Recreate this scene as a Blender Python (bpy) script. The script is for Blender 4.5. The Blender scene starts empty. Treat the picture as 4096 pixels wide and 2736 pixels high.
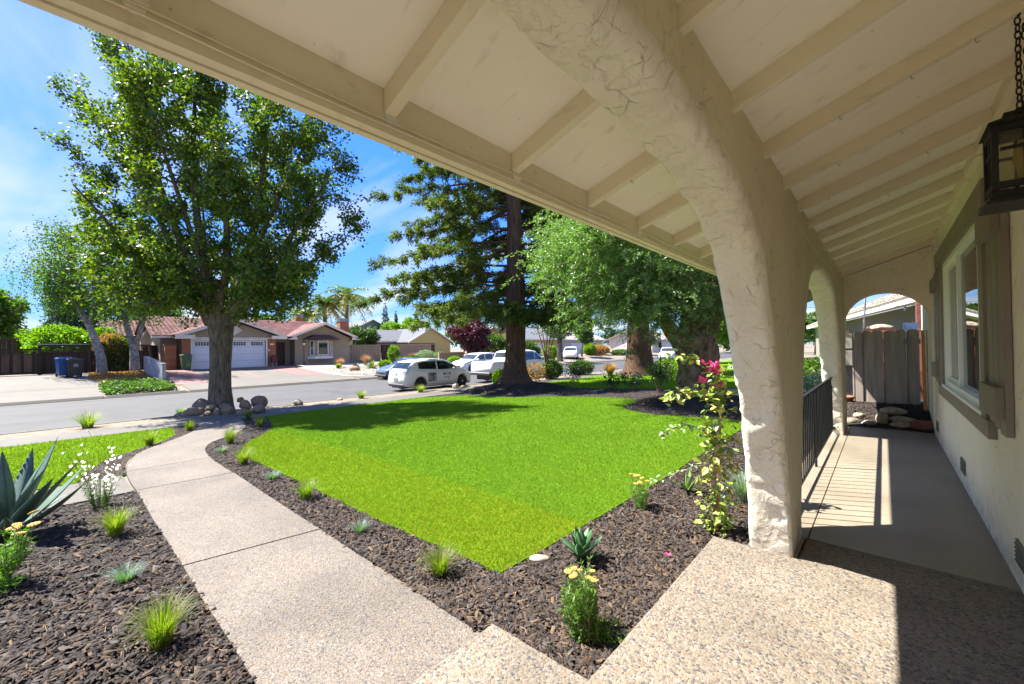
import bpy, bmesh, math, random
import numpy as np
from mathutils import Vector, Matrix, noise as mnoise

random.seed(7)
RNG = np.random.default_rng(11)
SC = bpy.context.scene
COL = SC.collection
R = math.radians

# ---------------------------------------------------------------- camera
cam_d = bpy.data.cameras.new('camera')
cam = bpy.data.objects.new('camera', cam_d)
COL.objects.link(cam)
YAW, PITCH, ROLL = R(41.861), R(0.657), R(-0.766)
Fv = Vector((-math.sin(YAW)*math.cos(PITCH), math.cos(YAW)*math.cos(PITCH), math.sin(PITCH)))
R0 = Vector((math.cos(YAW), math.sin(YAW), 0))
U0 = R0.cross(Fv)
Rv = R0*math.cos(ROLL)+U0*math.sin(ROLL)
Uv = U0*math.cos(ROLL)-R0*math.sin(ROLL)
M = Matrix((Rv, Uv, -Fv)).transposed().to_4x4()
M.translation = Vector((0, 0, 1.5))
cam.matrix_world = M
cam_d.sensor_width = 36
cam_d.lens = 36*1658/4096
cam_d.clip_start = 0.05
cam_d.clip_end = 3000
SC.camera = cam

# ---------------------------------------------------------------- sky, sun, exposure
SUN_EL = R(55.9)
TO_SUN = Vector((-0.893*math.cos(SUN_EL), -0.449*math.cos(SUN_EL), math.sin(SUN_EL))).normalized()
W = bpy.data.worlds.new('World')
SC.world = W
W.use_nodes = True
wt = W.node_tree
wt.nodes.clear()

def nd(t, typ, **kw):
    n = t.nodes.new(typ)
    for k, v in kw.items():
        setattr(n, k, v)
    return n

def lk(t, a, b):
    t.links.new(a, b)

def ramp(t, fac, stops):
    n = t.nodes.new('ShaderNodeValToRGB')
    cr = n.color_ramp
    while len(cr.elements) < len(stops):
        cr.elements.new(0.5)
    for e, (p, c) in zip(cr.elements, stops):
        e.position = p
        e.color = (*c, 1) if len(c) == 3 else c
    lk(t, fac, n.inputs[0])
    return n.outputs[0]

def g1(v):
    return (v, v, v)

def mixc(t, fac, a, b, mode='MIX'):
    n = t.nodes.new('ShaderNodeMix')
    n.data_type = 'RGBA'
    n.blend_type = mode
    for s, v in ((n.inputs[0], fac), (n.inputs[6], a), (n.inputs[7], b)):
        if isinstance(v, (int, float)):
            s.default_value = v
        elif isinstance(v, (tuple, list)):
            s.default_value = (*v, 1) if len(v) == 3 else v
        else:
            lk(t, v, s)
    return n.outputs[2]

def mth(t, op, a, b=None, c=None):
    n = t.nodes.new('ShaderNodeMath')
    n.operation = op
    for i, v in enumerate((a, b, c)):
        if v is None:
            continue
        if isinstance(v, (int, float)):
            n.inputs[i].default_value = v
        else:
            lk(t, v, n.inputs[i])
    return n.outputs[0]

SKY_STRENGTH = 0.095
CLOUD_AT = (5.5, 0.3, 0)
wo = nd(wt, 'ShaderNodeOutputWorld')
bg = nd(wt, 'ShaderNodeBackground')
bg.inputs[1].default_value = SKY_STRENGTH
sky = nd(wt, 'ShaderNodeTexSky', sky_type='NISHITA', sun_disc=False)
sky.sun_elevation = SUN_EL
sky.sun_rotation = math.atan2(TO_SUN.x, TO_SUN.y)
sky.altitude = 30
sky.air_density = 1.0
sky.dust_density = 0.1
sky.ozone_density = 2.5
hs = nd(wt, 'ShaderNodeHueSaturation')
hs.inputs['Saturation'].default_value = 1.22
# the camera's response: bright haze at the horizon is compressed
lum = nd(wt, 'ShaderNodeRGBToBW')
lk(wt, sky.outputs[0], lum.inputs[0])
shoulder = mth(wt, 'DIVIDE', 1.25, mth(wt, 'MULTIPLY_ADD', lum.outputs[0], 0.36, 1.0))
sq = nd(wt, 'ShaderNodeVectorMath', operation='SCALE')
lk(wt, sky.outputs[0], sq.inputs[0])
lk(wt, shoulder, sq.inputs['Scale'])
lk(wt, sq.outputs[0], hs.inputs['Color'])
tc = nd(wt, 'ShaderNodeTexCoord')
sx = nd(wt, 'ShaderNodeSeparateXYZ')
lk(wt, tc.outputs['Generated'], sx.inputs[0])
zc = mth(wt, 'MAXIMUM', sx.outputs[2], 0.02)
zp = mth(wt, 'ADD', zc, 0.16)
cx = nd(wt, 'ShaderNodeCombineXYZ')
lk(wt, mth(wt, 'DIVIDE', sx.outputs[0], zp), cx.inputs[0])
lk(wt, mth(wt, 'DIVIDE', sx.outputs[1], zp), cx.inputs[1])
mp = nd(wt, 'ShaderNodeMapping')
mp.inputs['Location'].default_value = CLOUD_AT
mp.inputs['Rotation'].default_value = (0, 0, R(-38))
mp.inputs['Scale'].default_value = (0.55, 1.5, 1)
lk(wt, cx.outputs[0], mp.inputs[0])
n1 = nd(wt, 'ShaderNodeTexNoise')
n1.inputs['Scale'].default_value = 0.8
n1.inputs['Detail'].default_value = 8
n1.inputs['Roughness'].default_value = 0.52
n1.inputs['Distortion'].default_value = 0.5
lk(wt, mp.outputs[0], n1.inputs['Vector'])
cir = ramp(wt, n1.outputs['Fac'], [(0.45, g1(0)), (0.58, g1(0.55)), (0.72, g1(0.95))])
# low cumulus heaps near the horizon
cu = nd(wt, 'ShaderNodeMapping')
cu.inputs['Scale'].default_value = (4.2, 4.2, 9)
cu.inputs['Location'].default_value = (0.35, 0.9, 0)
lk(wt, tc.outputs['Generated'], cu.inputs[0])
n2 = nd(wt, 'ShaderNodeTexNoise')
n2.inputs['Scale'].default_value = 1.0
n2.inputs['Detail'].default_value = 7
n2.inputs['Roughness'].default_value = 0.5
lk(wt, cu.outputs[0], n2.inputs['Vector'])
lowmask = ramp(wt, sx.outputs[2], [(0.0, g1(0.55)), (0.05, g1(0.5)), (0.15, g1(0.0))])
cuv = mth(wt, 'ADD', n2.outputs['Fac'], mth(wt, 'MULTIPLY_ADD', lowmask, 0.55, -0.25))
cum = ramp(wt, cuv, [(0.53, g1(0)), (0.60, g1(0.85))])
base = mixc(wt, 1.0, hs.outputs[0], (0.38, 0.55, 0.92), 'MULTIPLY')
c1 = mixc(wt, cir, base, (1.75, 1.88, 2.15))
c2 = mixc(wt, cum, c1, (1.85, 1.92, 2.1))
lk(wt, c2, bg.inputs[0])
lk(wt, bg.outputs[0], wo.inputs[0])

sun_d = bpy.data.lights.new('sun', 'SUN')
sun_d.energy = 3.3
sun_d.angle = R(0.55)
sun_d.color = (1.0, 0.955, 0.88)
sun = bpy.data.objects.new('sun', sun_d)
COL.objects.link(sun)
sun.rotation_euler = TO_SUN.to_track_quat('Z', 'Y').to_euler()
sun.location = TO_SUN*60

SC.view_settings.view_transform = 'Standard'
SC.view_settings.look = 'None'
SC.view_settings.exposure = 2.62
SC.view_settings.gamma = 1.0
SC.view_settings.use_curve_mapping = False
SC.render.engine = 'CYCLES'
SC.cycles.max_bounces = 14
SC.cycles.diffuse_bounces = 12
SC.cycles.transparent_max_bounces = 16
SC.cycles.use_denoising = True
SC.cycles.use_adaptive_sampling = True
SC.cycles.adaptive_threshold = 0.015

# ---------------------------------------------------------------- materials
MATS = {}

def new_mat(name):
    m = bpy.data.materials.new(name)
    m.use_nodes = True
    t = m.node_tree
    p = t.nodes['Principled BSDF']
    MATS[name] = m
    return m, t, p

def wpos(t, scale=None, rot=None):
    g = t.nodes.new('ShaderNodeNewGeometry')
    if scale is None and rot is None:
        return g.outputs['Position']
    q = t.nodes.new('ShaderNodeMapping')
    if scale:
        q.inputs['Scale'].default_value = scale
    if rot:
        q.inputs['Rotation'].default_value = rot
    lk(t, g.outputs['Position'], q.inputs[0])
    return q.outputs[0]

def noise(t, vec, scale, detail=4, rough=0.55, dist=0.0):
    n = t.nodes.new('ShaderNodeTexNoise')
    n.inputs['Scale'].default_value = scale
    n.inputs['Detail'].default_value = detail
    n.inputs['Roughness'].default_value = rough
    n.inputs['Distortion'].default_value = dist
    lk(t, vec, n.inputs['Vector'])
    return n.outputs['Fac']

def vor(t, vec, scale, feature='F1', out='Distance', rand=1.0):
    n = t.nodes.new('ShaderNodeTexVoronoi')
    n.feature = feature
    n.inputs['Scale'].default_value = scale
    n.inputs['Randomness'].default_value = rand
    lk(t, vec, n.inputs['Vector'])
    return n.outputs[out]

def bump(t, p, h, strength, dist=0.01, prev=None):
    b = t.nodes.new('ShaderNodeBump')
    b.inputs['Strength'].default_value = strength
    b.inputs['Distance'].default_value = dist
    lk(t, h, b.inputs['Height'])
    if prev is not None:
        lk(t, prev, b.inputs['Normal'])
    lk(t, b.outputs[0], p.inputs['Normal'])
    return b.outputs[0]

def simple(name, c, rough=0.6, c2=None, nscale=6.0, ndet=5, lo=0.35, hi=0.65, bs=None, bstr=0.3, bd=0.01, metal=0.0, spec=0.5, orand=0.0, stretch=None, island=0.0):
    """base colour c, drifting to c2 with a noise, optional bump and per-object / per-island shade"""
    m, t, p = new_mat(name)
    p.inputs['Roughness'].default_value = rough
    p.inputs['Metallic'].default_value = metal
    p.inputs['Specular IOR Level'].default_value = spec
    v = wpos(t, stretch)
    if c2 is None:
        c2 = tuple(x*0.8 for x in c)
    f = noise(t, v, nscale, ndet)
    col = ramp(t, f, [(lo, c), (hi, c2)])
    if orand:
        oi = t.nodes.new('ShaderNodeObjectInfo')
        f2 = mth(t, 'MULTIPLY_ADD', oi.outputs['Random'], 2*orand, 1-orand)
        hsv = t.nodes.new('ShaderNodeHueSaturation')
        lk(t, f2, hsv.inputs['Value'])
        lk(t, col, hsv.inputs['Color'])
        col = hsv.outputs[0]
    if island:
        g = t.nodes.new('ShaderNodeNewGeometry')
        f2 = mth(t, 'MULTIPLY_ADD', g.outputs['Random Per Island'], 2*island, 1-island)
        hsv = t.nodes.new('ShaderNodeHueSaturation')
        lk(t, f2, hsv.inputs['Value'])
        lk(t, col, hsv.inputs['Color'])
        col = hsv.outputs[0]
    lk(t, col, p.inputs['Base Color'])
    if bs:
        bump(t, p, noise(t, v, bs, 6), bstr, bd)
    return m

def leaf_mat(name, cols, rough=0.5, trans=0.35, tint=(0.30, 0.42, 0.05), spec=0.4):
    """leaves: colour picked per leaf (per island), light comes through a little"""
    m, t, p = new_mat(name)
    g = t.nodes.new('ShaderNodeNewGeometry')
    n = len(cols)
    col = ramp(t, g.outputs['Random Per Island'], [(i/max(1, n-1), c) for i, c in enumerate(cols)])
    big = noise(t, g.outputs['Position'], 0.55, 3)
    hsv = t.nodes.new('ShaderNodeHueSaturation')
    lk(t, mth(t, 'MULTIPLY_ADD', big, 0.9, 0.55), hsv.inputs['Value'])
    lk(t, col, hsv.inputs['Color'])
    col = hsv.outputs[0]
    lk(t, col, p.inputs['Base Color'])
    p.inputs['Roughness'].default_value = rough
    p.inputs['Specular IOR Level'].default_value = spec
    tr = t.nodes.new('ShaderNodeBsdfTranslucent')
    lk(t, mixc(t, 1.0, col, tuple(x*5 for x in tint), 'MULTIPLY'), tr.inputs[0])
    ms = t.nodes.new('ShaderNodeMixShader')
    ms.inputs[0].default_value = trans
    lk(t, p.outputs[0], ms.inputs[1])
    lk(t, tr.outputs[0], ms.inputs[2])
    lk(t, ms.outputs[0], t.nodes['Material Output'].inputs[0])
    return m

# stucco: rough knockdown on the arches, fine drag marks elsewhere
def stucco(name, c, c2, ridge, fine, dirt=0.25):
    m, t, p = new_mat(name)
    p.inputs['Roughness'].default_value = 0.85
    p.inputs['Specular IOR Level'].default_value = 0.25
    v = wpos(t)
    base = ramp(t, noise(t, v, 2.2, 5), [(0.35, c), (0.7, c2)])
    warp = t.nodes.new('ShaderNodeVectorMath')
    warp.operation = 'MULTIPLY_ADD'
    nn = t.nodes.new('ShaderNodeTexNoise')
    nn.inputs['Scale'].default_value = 7
    lk(t, v, nn.inputs['Vector'])
    lk(t, nn.outputs['Color'], warp.inputs[0])
    warp.inputs[1].default_value = (0.12, 0.12, 0.12)
    lk(t, v, warp.inputs[2])
    e = vor(t, warp.outputs[0], 7.5, 'DISTANCE_TO_EDGE')
    crack = ramp(t, e, [(0.0, g1(1)), (0.035, g1(0.0))])
    gate = ramp(t, noise(t, v, 5.0, 3), [(0.5, g1(0)), (0.62, g1(1))])
    cg = mth(t, 'MULTIPLY', crack, gate)
    st = wpos(t, (9, 9, 2.2))
    specks = ramp(t, noise(t, st, 3.2, 6, 0.65), [(0.60, g1(0)), (0.70, g1(1))])
    d = mth(t, 'MULTIPLY', mth(t, 'MAXIMUM', mth(t, 'MULTIPLY', cg, 1.0), mth(t, 'MULTIPLY', specks, 0.55)), dirt)
    lk(t, mixc(t, d, base, (0.16, 0.13, 0.08)), p.inputs['Base Color'])
    plate = ramp(t, noise(t, warp.outputs[0], 6.0, 2), [(0.42, g1(0)), (0.50, g1(0.75)), (0.66, g1(1))])
    plate2 = ramp(t, noise(t, warp.outputs[0], 15.0, 3, 0.6), [(0.47, g1(0)), (0.50, g1(1))])
    b0 = bump(t, p, plate, ridge, 0.012)
    b1 = bump(t, p, plate2, ridge*0.55, 0.006, b0)
    b2 = bump(t, p, mth(t, 'SUBTRACT', noise(t, v, 110, 6, 0.7), cg), fine, 0.005, b1)
    foot = t.nodes.new('ShaderNodeSeparateXYZ')
    lk(t, v, foot.inputs[0])
    grime = mth(t, 'MULTIPLY', ramp(t, foot.outputs[2], [(0.0, g1(1)), (0.30, g1(0))]), ramp(t, noise(t, v, 9, 6, 0.65), [(0.40, g1(0)), (0.68, g1(0.55))]))
    prev = p.inputs['Base Color'].links[0].from_socket
    lk(t, mixc(t, grime, prev, (0.20, 0.16, 0.11)), p.inputs['Base Color'])
    return m

stucco('stucco_rough', (0.80, 0.735, 0.60), (0.75, 0.68, 0.545), 1.0, 0.9, 0.16)
stucco('stucco_smooth', (0.74, 0.665, 0.50), (0.69, 0.615, 0.45), 0.2, 0.7, 0.40)
stucco('stucco_wall', (0.83, 0.775, 0.63), (0.78, 0.72, 0.575), 0.4, 0.9, 0.40)

def painted_wood(name, c, c2):
    m, t, p = new_mat(name)
    p.inputs['Roughness'].default_value = 0.55
    v = wpos(t)
    a = ramp(t, noise(t, v, 1.6, 5), [(0.35, c), (0.68, c2)])
    dots = ramp(t, noise(t, v, 26, 2), [(0.74, g1(0)), (0.79, g1(0.7))])
    smear = ramp(t, noise(t, wpos(t, (1.5, 7, 9)), 2.0, 6), [(0.60, g1(0)), (0.78, g1(0.35))])
    dd = mth(t, 'MAXIMUM', dots, smear)
    lk(t, mixc(t, dd, a, (0.22, 0.16, 0.08)), p.inputs['Base Color'])
    bump(t, p, noise(t, wpos(t, (4, 30, 30)), 3, 4), 0.12, 0.004)
    return m

painted_wood('rafter_paint', (0.74, 0.665, 0.49), (0.70, 0.62, 0.445))
painted_wood('ceiling_paint', (0.88, 0.835, 0.71), (0.85, 0.80, 0.67))
simple('taupe_trim', (0.235, 0.20, 0.15), 0.6, (0.20, 0.17, 0.125), 3, bs=40, bstr=0.12)
simple('vinyl_white', (0.78, 0.77, 0.70), 0.4, (0.74, 0.73, 0.66), 2)
simple('black_iron', (0.007, 0.007, 0.008), 0.5, (0.012, 0.011, 0.011), 12, spec=0.3)
simple('bronze_iron', (0.014, 0.011, 0.008), 0.5, (0.03, 0.022, 0.014), 14, spec=0.3)
simple('vent_metal', (0.16, 0.15, 0.13), 0.6)
simple('blind_slat', (0.62, 0.60, 0.53), 0.6, orand=0.06)
simple('room_dark', (0.20, 0.19, 0.17), 0.8)

def glass(name, tint=(0.9, 0.95, 0.93), refl=0.10):
    m, t, p = new_mat(name)
    t.nodes.remove(p)
    tr = t.nodes.new('ShaderNodeBsdfTransparent')
    tr.inputs[0].default_value = (*tint, 1)
    gl = t.nodes.new('ShaderNodeBsdfGlossy')
    gl.inputs['Roughness'].default_value = 0.015
    lw = t.nodes.new('ShaderNodeLayerWeight')
    lw.inputs[0].default_value = 0.25
    f = mth(t, 'MULTIPLY_ADD', lw.outputs['Fresnel'], 1.0, refl)
    f = mth(t, 'MINIMUM', f, 1.0)
    ms = t.nodes.new('ShaderNodeMixShader')
    lk(t, f, ms.inputs[0])
    lk(t, tr.outputs[0], ms.inputs[1])
    lk(t, gl.outputs[0], ms.inputs[2])
    lk(t, ms.outputs[0], t.nodes['Material Output'].inputs[0])
    return m

glass('window_glass')
glass('lantern_glass', (0.85, 0.84, 0.78), 0.04)
glass('dark_glass', (0.10, 0.12, 0.12), 0.10)
glass('bulb_glass', (0.95, 0.9, 0.8), 0.15)

# exposed pebble concrete
def aggregate(name, paste, scale, dark=1.0):
    m, t, p = new_mat(name)
    p.inputs['Roughness'].default_value = 0.75
    v = wpos(t)
    n = t.nodes.new('ShaderNodeTexVoronoi')
    n.inputs['Scale'].default_value = scale
    lk(t, v, n.inputs['Vector'])
    sep = t.nodes.new('ShaderNodeSeparateColor')
    lk(t, n.outputs['Color'], sep.inputs[0])
    k = dark*0.42
    paste = tuple(x*0.42 for x in paste)
    stone = ramp(t, sep.outputs[0], [(0.0, (0.085*k, 0.082*k, 0.088*k)), (0.12, (0.18*k, 0.165*k, 0.16*k)), (0.30, (0.28*k, 0.215*k, 0.155*k)), (0.50, (0.42*k, 0.31*k, 0.19*k)),
                                     (0.66, (0.32*k, 0.28*k, 0.235*k)), (0.8, (0.46*k, 0.41*k, 0.33*k)), (0.92, (0.30*k, 0.19*k, 0.12*k)), (1.0, (0.52*k, 0.49*k, 0.43*k))])
    big = ramp(t, n.outputs['Distance'], [(0.56, g1(1)), (0.74, g1(0))])
    rock = mth(t, 'MULTIPLY', big, mth(t, 'GREATER_THAN', sep.outputs[1], 0.10))
    patch = ramp(t, noise(t, v, 1.3, 5), [(0.35, g1(0.82)), (0.65, g1(1.12))])
    col = mixc(t, rock, paste, stone)
    stain = ramp(t, noise(t, v, 0.45, 4), [(0.35, g1(0.86)), (0.6, g1(1.04))])
    col = mixc(t, 1.0, col, mixc(t, 1.0, patch, stain, 'MULTIPLY'), 'MULTIPLY')
    lk(t, col, p.inputs['Base Color'])
    bump(t, p, rock, 0.8, 0.004)
    return m

aggregate('aggregate_landing', (0.44, 0.37, 0.27), 74, 1.12)
aggregate('aggregate_path', (0.30, 0.255, 0.215), 92, 0.90)

def concrete(name, c, c2, rough=0.8, stain=(0.10, 0.085, 0.05), stain_amt=0.35, k=0.42):
    c, c2, stain = (tuple(x*k for x in q) for q in (c, c2, stain))
    m, t, p = new_mat(name)
    p.inputs['Roughness'].default_value = rough
    v = wpos(t)
    a = ramp(t, noise(t, v, 0.9, 8, 0.6), [(0.36, c), (0.64, c2)])
    sp = ramp(t, noise(t, v, 45, 4, 0.7), [(0.35, g1(0.88)), (0.65, g1(1.08))])
    st = ramp(t, noise(t, wpos(t, (1, 1.6, 1)), 0.55, 7, 0.65), [(0.52, g1(0)), (0.72, g1(stain_amt))])
    c_ = mixc(t, st, mixc(t, 1.0, a, sp, 'MULTIPLY'), stain)
    lk(t, c_, p.inputs['Base Color'])
    bump(t, p, noise(t, v, 90, 5), 0.15, 0.003)
    return m

concrete('porch_concrete', (0.36, 0.305, 0.225), (0.28, 0.235, 0.165), 0.45, k=0.70)
concrete('sidewalk_concrete', (0.23, 0.208, 0.175), (0.185, 0.168, 0.142))
concrete('drive_concrete', (0.26, 0.232, 0.188), (0.215, 0.192, 0.155), stain_amt=0.25)
concrete('asphalt', (0.132, 0.129, 0.124), (0.102, 0.100, 0.098), stain=(0.07, 0.07, 0.07), stain_amt=0.4)
m, t, p = MATS['asphalt'], MATS['asphalt'].node_tree, MATS['asphalt'].node_tree.nodes['Principled BSDF']
v = wpos(t)
prev = p.inputs['Base Color'].links[0].from_socket
wv = t.nodes.new('ShaderNodeVectorMath')
wv.operation = 'MULTIPLY_ADD'
nn = t.nodes.new('ShaderNodeTexNoise')
nn.inputs['Scale'].default_value = 1.2
nn.inputs['Detail'].default_value = 6
lk(t, v, nn.inputs['Vector'])
lk(t, nn.outputs['Color'], wv.inputs[0])
wv.inputs[1].default_value = (1.6, 1.6, 0)
lk(t, v, wv.inputs[2])
crk = mth(t, 'MULTIPLY', ramp(t, vor(t, wv.outputs[0], 0.22, 'DISTANCE_TO_EDGE'), [(0.0, g1(1)), (0.012, g1(0))]), ramp(t, noise(t, v, 0.3, 3), [(0.48, g1(0)), (0.56, g1(0.7))]))
trk = ramp(t, noise(t, wpos(t, (1.1, 0.03, 1)), 1.0, 4), [(0.35, g1(0.86)), (0.65, g1(1.12))])
lk(t, mixc(t, crk, mixc(t, 1.0, prev, trk, 'MULTIPLY'), (0.02, 0.02, 0.02)), p.inputs['Base Color'])
concrete('joint_gap', (0.07, 0.06, 0.045), (0.04, 0.035, 0.025))
simple('dirt', (0.20, 0.165, 0.12), 0.95, (0.11, 0.09, 0.065), 5, 9, bs=30, bstr=0.6, bd=0.02)
simple('mulch_soil', (0.020, 0.014, 0.011), 0.95, (0.010, 0.007, 0.006), 20, 6, bs=60, bstr=0.8, bd=0.02)

def chip_mat(name, cols):
    m, t, p = new_mat(name)
    g = t.nodes.new('ShaderNodeNewGeometry')
    n = len(cols)
    col = ramp(t, g.outputs['Random Per Island'], [(i/(n-1), c) for i, c in enumerate(cols)])
    hsv = t.nodes.new('ShaderNodeHueSaturation')
    lk(t, mth(t, 'MULTIPLY_ADD', noise(t, g.outputs['Position'], 70, 3), 0.8, 0.6), hsv.inputs['Value'])
    lk(t, col, hsv.inputs['Color'])
    lk(t, hsv.outputs[0], p.inputs['Base Color'])
    p.inputs['Roughness'].default_value = 0.72
    p.inputs['Specular IOR Level'].default_value = 0.16
    return m

chip_mat('mulch_chip', [(0.007, 0.005, 0.004), (0.022, 0.0165, 0.014), (0.048, 0.037, 0.032), (0.013, 0.0095, 0.008), (0.066, 0.050, 0.042), (0.026, 0.020, 0.018), (0.085, 0.054, 0.032), (0.016, 0.012, 0.0105), (0.078, 0.068, 0.063), (0.035, 0.027, 0.023), (0.14, 0.095, 0.055)])
chip_mat('gravel_chip', [(0.30, 0.27, 0.23), (0.42, 0.39, 0.33), (0.24, 0.20, 0.16), (0.48, 0.44, 0.39)])

# turf
m, t, p = new_mat('turf_blade')
g = t.nodes.new('ShaderNodeNewGeometry')
col = ramp(t, g.outputs['Random Per Island'], [(0.0, (0.080, 0.165, 0.008)), (0.4, (0.125, 0.250, 0.011)), (0.8, (0.16, 0.29, 0.016)), (1.0, (0.22, 0.32, 0.035))])
hsv = t.nodes.new('ShaderNodeHueSaturation')
lk(t, mth(t, 'MULTIPLY_ADD', noise(t, g.outputs['Position'], 0.8, 6, 0.6), 0.85, 0.58), hsv.inputs['Value'])
lk(t, col, hsv.inputs['Color'])
# straight strip beside the path bed: yellower sheen of its nap put into colour
sp_ = t.nodes.new('ShaderNodeSeparateXYZ')
lk(t, g.outputs['Position'], sp_.inputs[0])
edge = mth(t, 'ADD', sp_.outputs[1], mth(t, 'MULTIPLY', noise(t, g.outputs['Position'], 9, 3), 0.16))
roll = ramp(t, mth(t, 'MULTIPLY', mth(t, 'SUBTRACT', edge, 2.0), 0.2), [(0.325, g1(1)), (0.352, g1(0))])
ytint = mixc(t, roll, (1.08, 1.0, 1.3), (1.85, 1.12, 0.9))
lk(t, mixc(t, 1.0, hsv.outputs[0], ytint, 'MULTIPLY'), p.inputs['Base Color'])
p.inputs['Roughness'].default_value = 0.6
p.inputs['Specular IOR Level'].default_value = 0.06
tr = t.nodes.new('ShaderNodeBsdfTranslucent')
tr.inputs[0].default_value = (0.16, 0.32, 0.012, 1)
ms = t.nodes.new('ShaderNodeMixShader')
ms.inputs[0].default_value = 0.3
lk(t, p.outputs[0], ms.inputs[1])
lk(t, tr.outputs[0], ms.inputs[2])
lk(t, ms.outputs[0], t.nodes['Material Output'].inputs[0])
simple('turf_base', (0.09, 0.185, 0.010), 0.9, (0.12, 0.215, 0.012), 7, 8, spec=0.0, bs=120, bstr=0.9, bd=0.02)

leaf_mat('gum_leaf', [(0.026, 0.058, 0.011), (0.044, 0.088, 0.014), (0.068, 0.115, 0.016), (0.105, 0.15, 0.020), (0.15, 0.165, 0.03)], 0.45, 0.40, (0.34, 0.40, 0.03), spec=0.28)
leaf_mat('birch_leaf', [(0.05, 0.105, 0.018), (0.085, 0.15, 0.026), (0.14, 0.17, 0.035)], 0.6, 0.35, spec=0.15)
leaf_mat('redwood_leaf', [(0.026, 0.054, 0.014), (0.048, 0.085, 0.020), (0.085, 0.120, 0.026), (0.13, 0.155, 0.038), (0.17, 0.12, 0.04)], 0.65, 0.32, spec=0.2)
leaf_mat('pepper_leaf', [(0.070, 0.125, 0.034), (0.105, 0.175, 0.052), (0.15, 0.225, 0.078), (0.22, 0.27, 0.13)], 0.38, 0.40, (0.30, 0.40, 0.09), spec=0.5)
leaf_mat('bright_leaf', [(0.07, 0.14, 0.010), (0.12, 0.20, 0.012), (0.20, 0.27, 0.016)], 0.5, 0.4)
leaf_mat('mid_leaf', [(0.025, 0.060, 0.010), (0.05, 0.095, 0.014), (0.085, 0.135, 0.022)], 0.5, 0.3)
leaf_mat('dark_leaf', [(0.010, 0.030, 0.012), (0.02, 0.05, 0.018), (0.03, 0.065, 0.022)], 0.5, 0.2)
leaf_mat('conifer_leaf', [(0.016, 0.045, 0.030), (0.028, 0.065, 0.042), (0.04, 0.08, 0.05)], 0.6, 0.15)
leaf_mat('plum_leaf', [(0.035, 0.012, 0.020), (0.065, 0.020, 0.032), (0.11, 0.035, 0.045)], 0.5, 0.25, (0.4, 0.08, 0.12))
leaf_mat('palm_leaf', [(0.05, 0.11, 0.02), (0.09, 0.16, 0.03), (0.17, 0.19, 0.03)], 0.5, 0.25)
leaf_mat('palm_gold', [(0.32, 0.22, 0.02), (0.22, 0.20, 0.03)], 0.5, 0.25)
leaf_mat('grass_tuft', [(0.075, 0.125, 0.014), (0.12, 0.175, 0.02), (0.18, 0.21, 0.03), (0.26, 0.22, 0.09), (0.11, 0.16, 0.02)], 0.5, 0.4)
leaf_mat('straw_tuft', [(0.24, 0.16, 0.05), (0.32, 0.22, 0.07), (0.20, 0.13, 0.05)], 0.7, 0.3, (0.4, 0.3, 0.1))
leaf_mat('pink_tuft', [(0.26, 0.16, 0.09), (0.34, 0.22, 0.14), (0.18, 0.15, 0.05)], 0.7, 0.3, (0.4, 0.25, 0.15))
leaf_mat('fescue_blade', [(0.14, 0.21, 0.17), (0.20, 0.28, 0.23), (0.10, 0.16, 0.11)], 0.6, 0.2)
leaf_mat('yarrow_leaf', [(0.065, 0.14, 0.018), (0.10, 0.19, 0.028), (0.16, 0.25, 0.045)], 0.5, 0.35)
leaf_mat('gaura_leaf', [(0.07, 0.14, 0.03), (0.10, 0.18, 0.045)], 0.5, 0.3)
leaf_mat('petal_white', [(0.72, 0.70, 0.64), (0.80, 0.78, 0.74)], 0.5, 0.3, (0.8, 0.8, 0.75))
leaf_mat('lavender_leaf', [(0.16, 0.22, 0.17), (0.22, 0.28, 0.21), (0.30, 0.34, 0.28)], 0.7, 0.2)
leaf_mat('ivy_leaf', [(0.04, 0.085, 0.014), (0.07, 0.13, 0.02), (0.11, 0.16, 0.03)], 0.55, 0.3)
simple('bougain_leaf', (0.20, 0.30, 0.025), 0.45, (0.12, 0.20, 0.02), 9, orand=0.35)
simple('bougain_leaf_gold', (0.32, 0.30, 0.05), 0.5, (0.22, 0.25, 0.04), 9, orand=0.3)
simple('bougain_leaf_pale', (0.20, 0.30, 0.16), 0.5, (0.14, 0.24, 0.10), 9, orand=0.25)
simple('bract_pink', (0.62, 0.03, 0.19), 0.5, (0.50, 0.02, 0.14), 40, orand=0.15)
simple('yarrow_flower', (0.46, 0.27, 0.045), 0.7, (0.54, 0.36, 0.10), 60)
simple('agave_leaf', (0.045, 0.085, 0.060), 0.45, (0.085, 0.135, 0.105), 5, orand=0.15)
simple('agave_green', (0.035, 0.10, 0.035), 0.45, (0.07, 0.15, 0.055), 9, orand=0.2)
simple('aloe_green', (0.10, 0.19, 0.03), 0.45, (0.16, 0.22, 0.05), 9, orand=0.2)
simple('yucca_green', (0.16, 0.25, 0.035), 0.5, (0.28, 0.33, 0.08), 3, orand=0.2)
simple('agave_spine', (0.03, 0.015, 0.01), 0.5)
simple('plant_stem', (0.13, 0.15, 0.05), 0.7, (0.18, 0.13, 0.06), 9)
simple('vine_wood', (0.22, 0.14, 0.07), 0.8, (0.30, 0.19, 0.09), 12)

def bark(name, c, c2, sc=(5, 5, 0.9), strength=0.9, dist=0.05, scale=3.0):
    m, t, p = new_mat(name)
    v = wpos(t, sc)
    f = noise(t, v, scale, 8, 0.62, 0.4)
    lk(t, ramp(t, f, [(0.34, c), (0.62, c2)]), p.inputs['Base Color'])
    p.inputs['Roughness'].default_value = 0.9
    p.inputs['Specular IOR Level'].default_value = 0.2
    bump(t, p, f, strength, dist)
    return m

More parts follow.
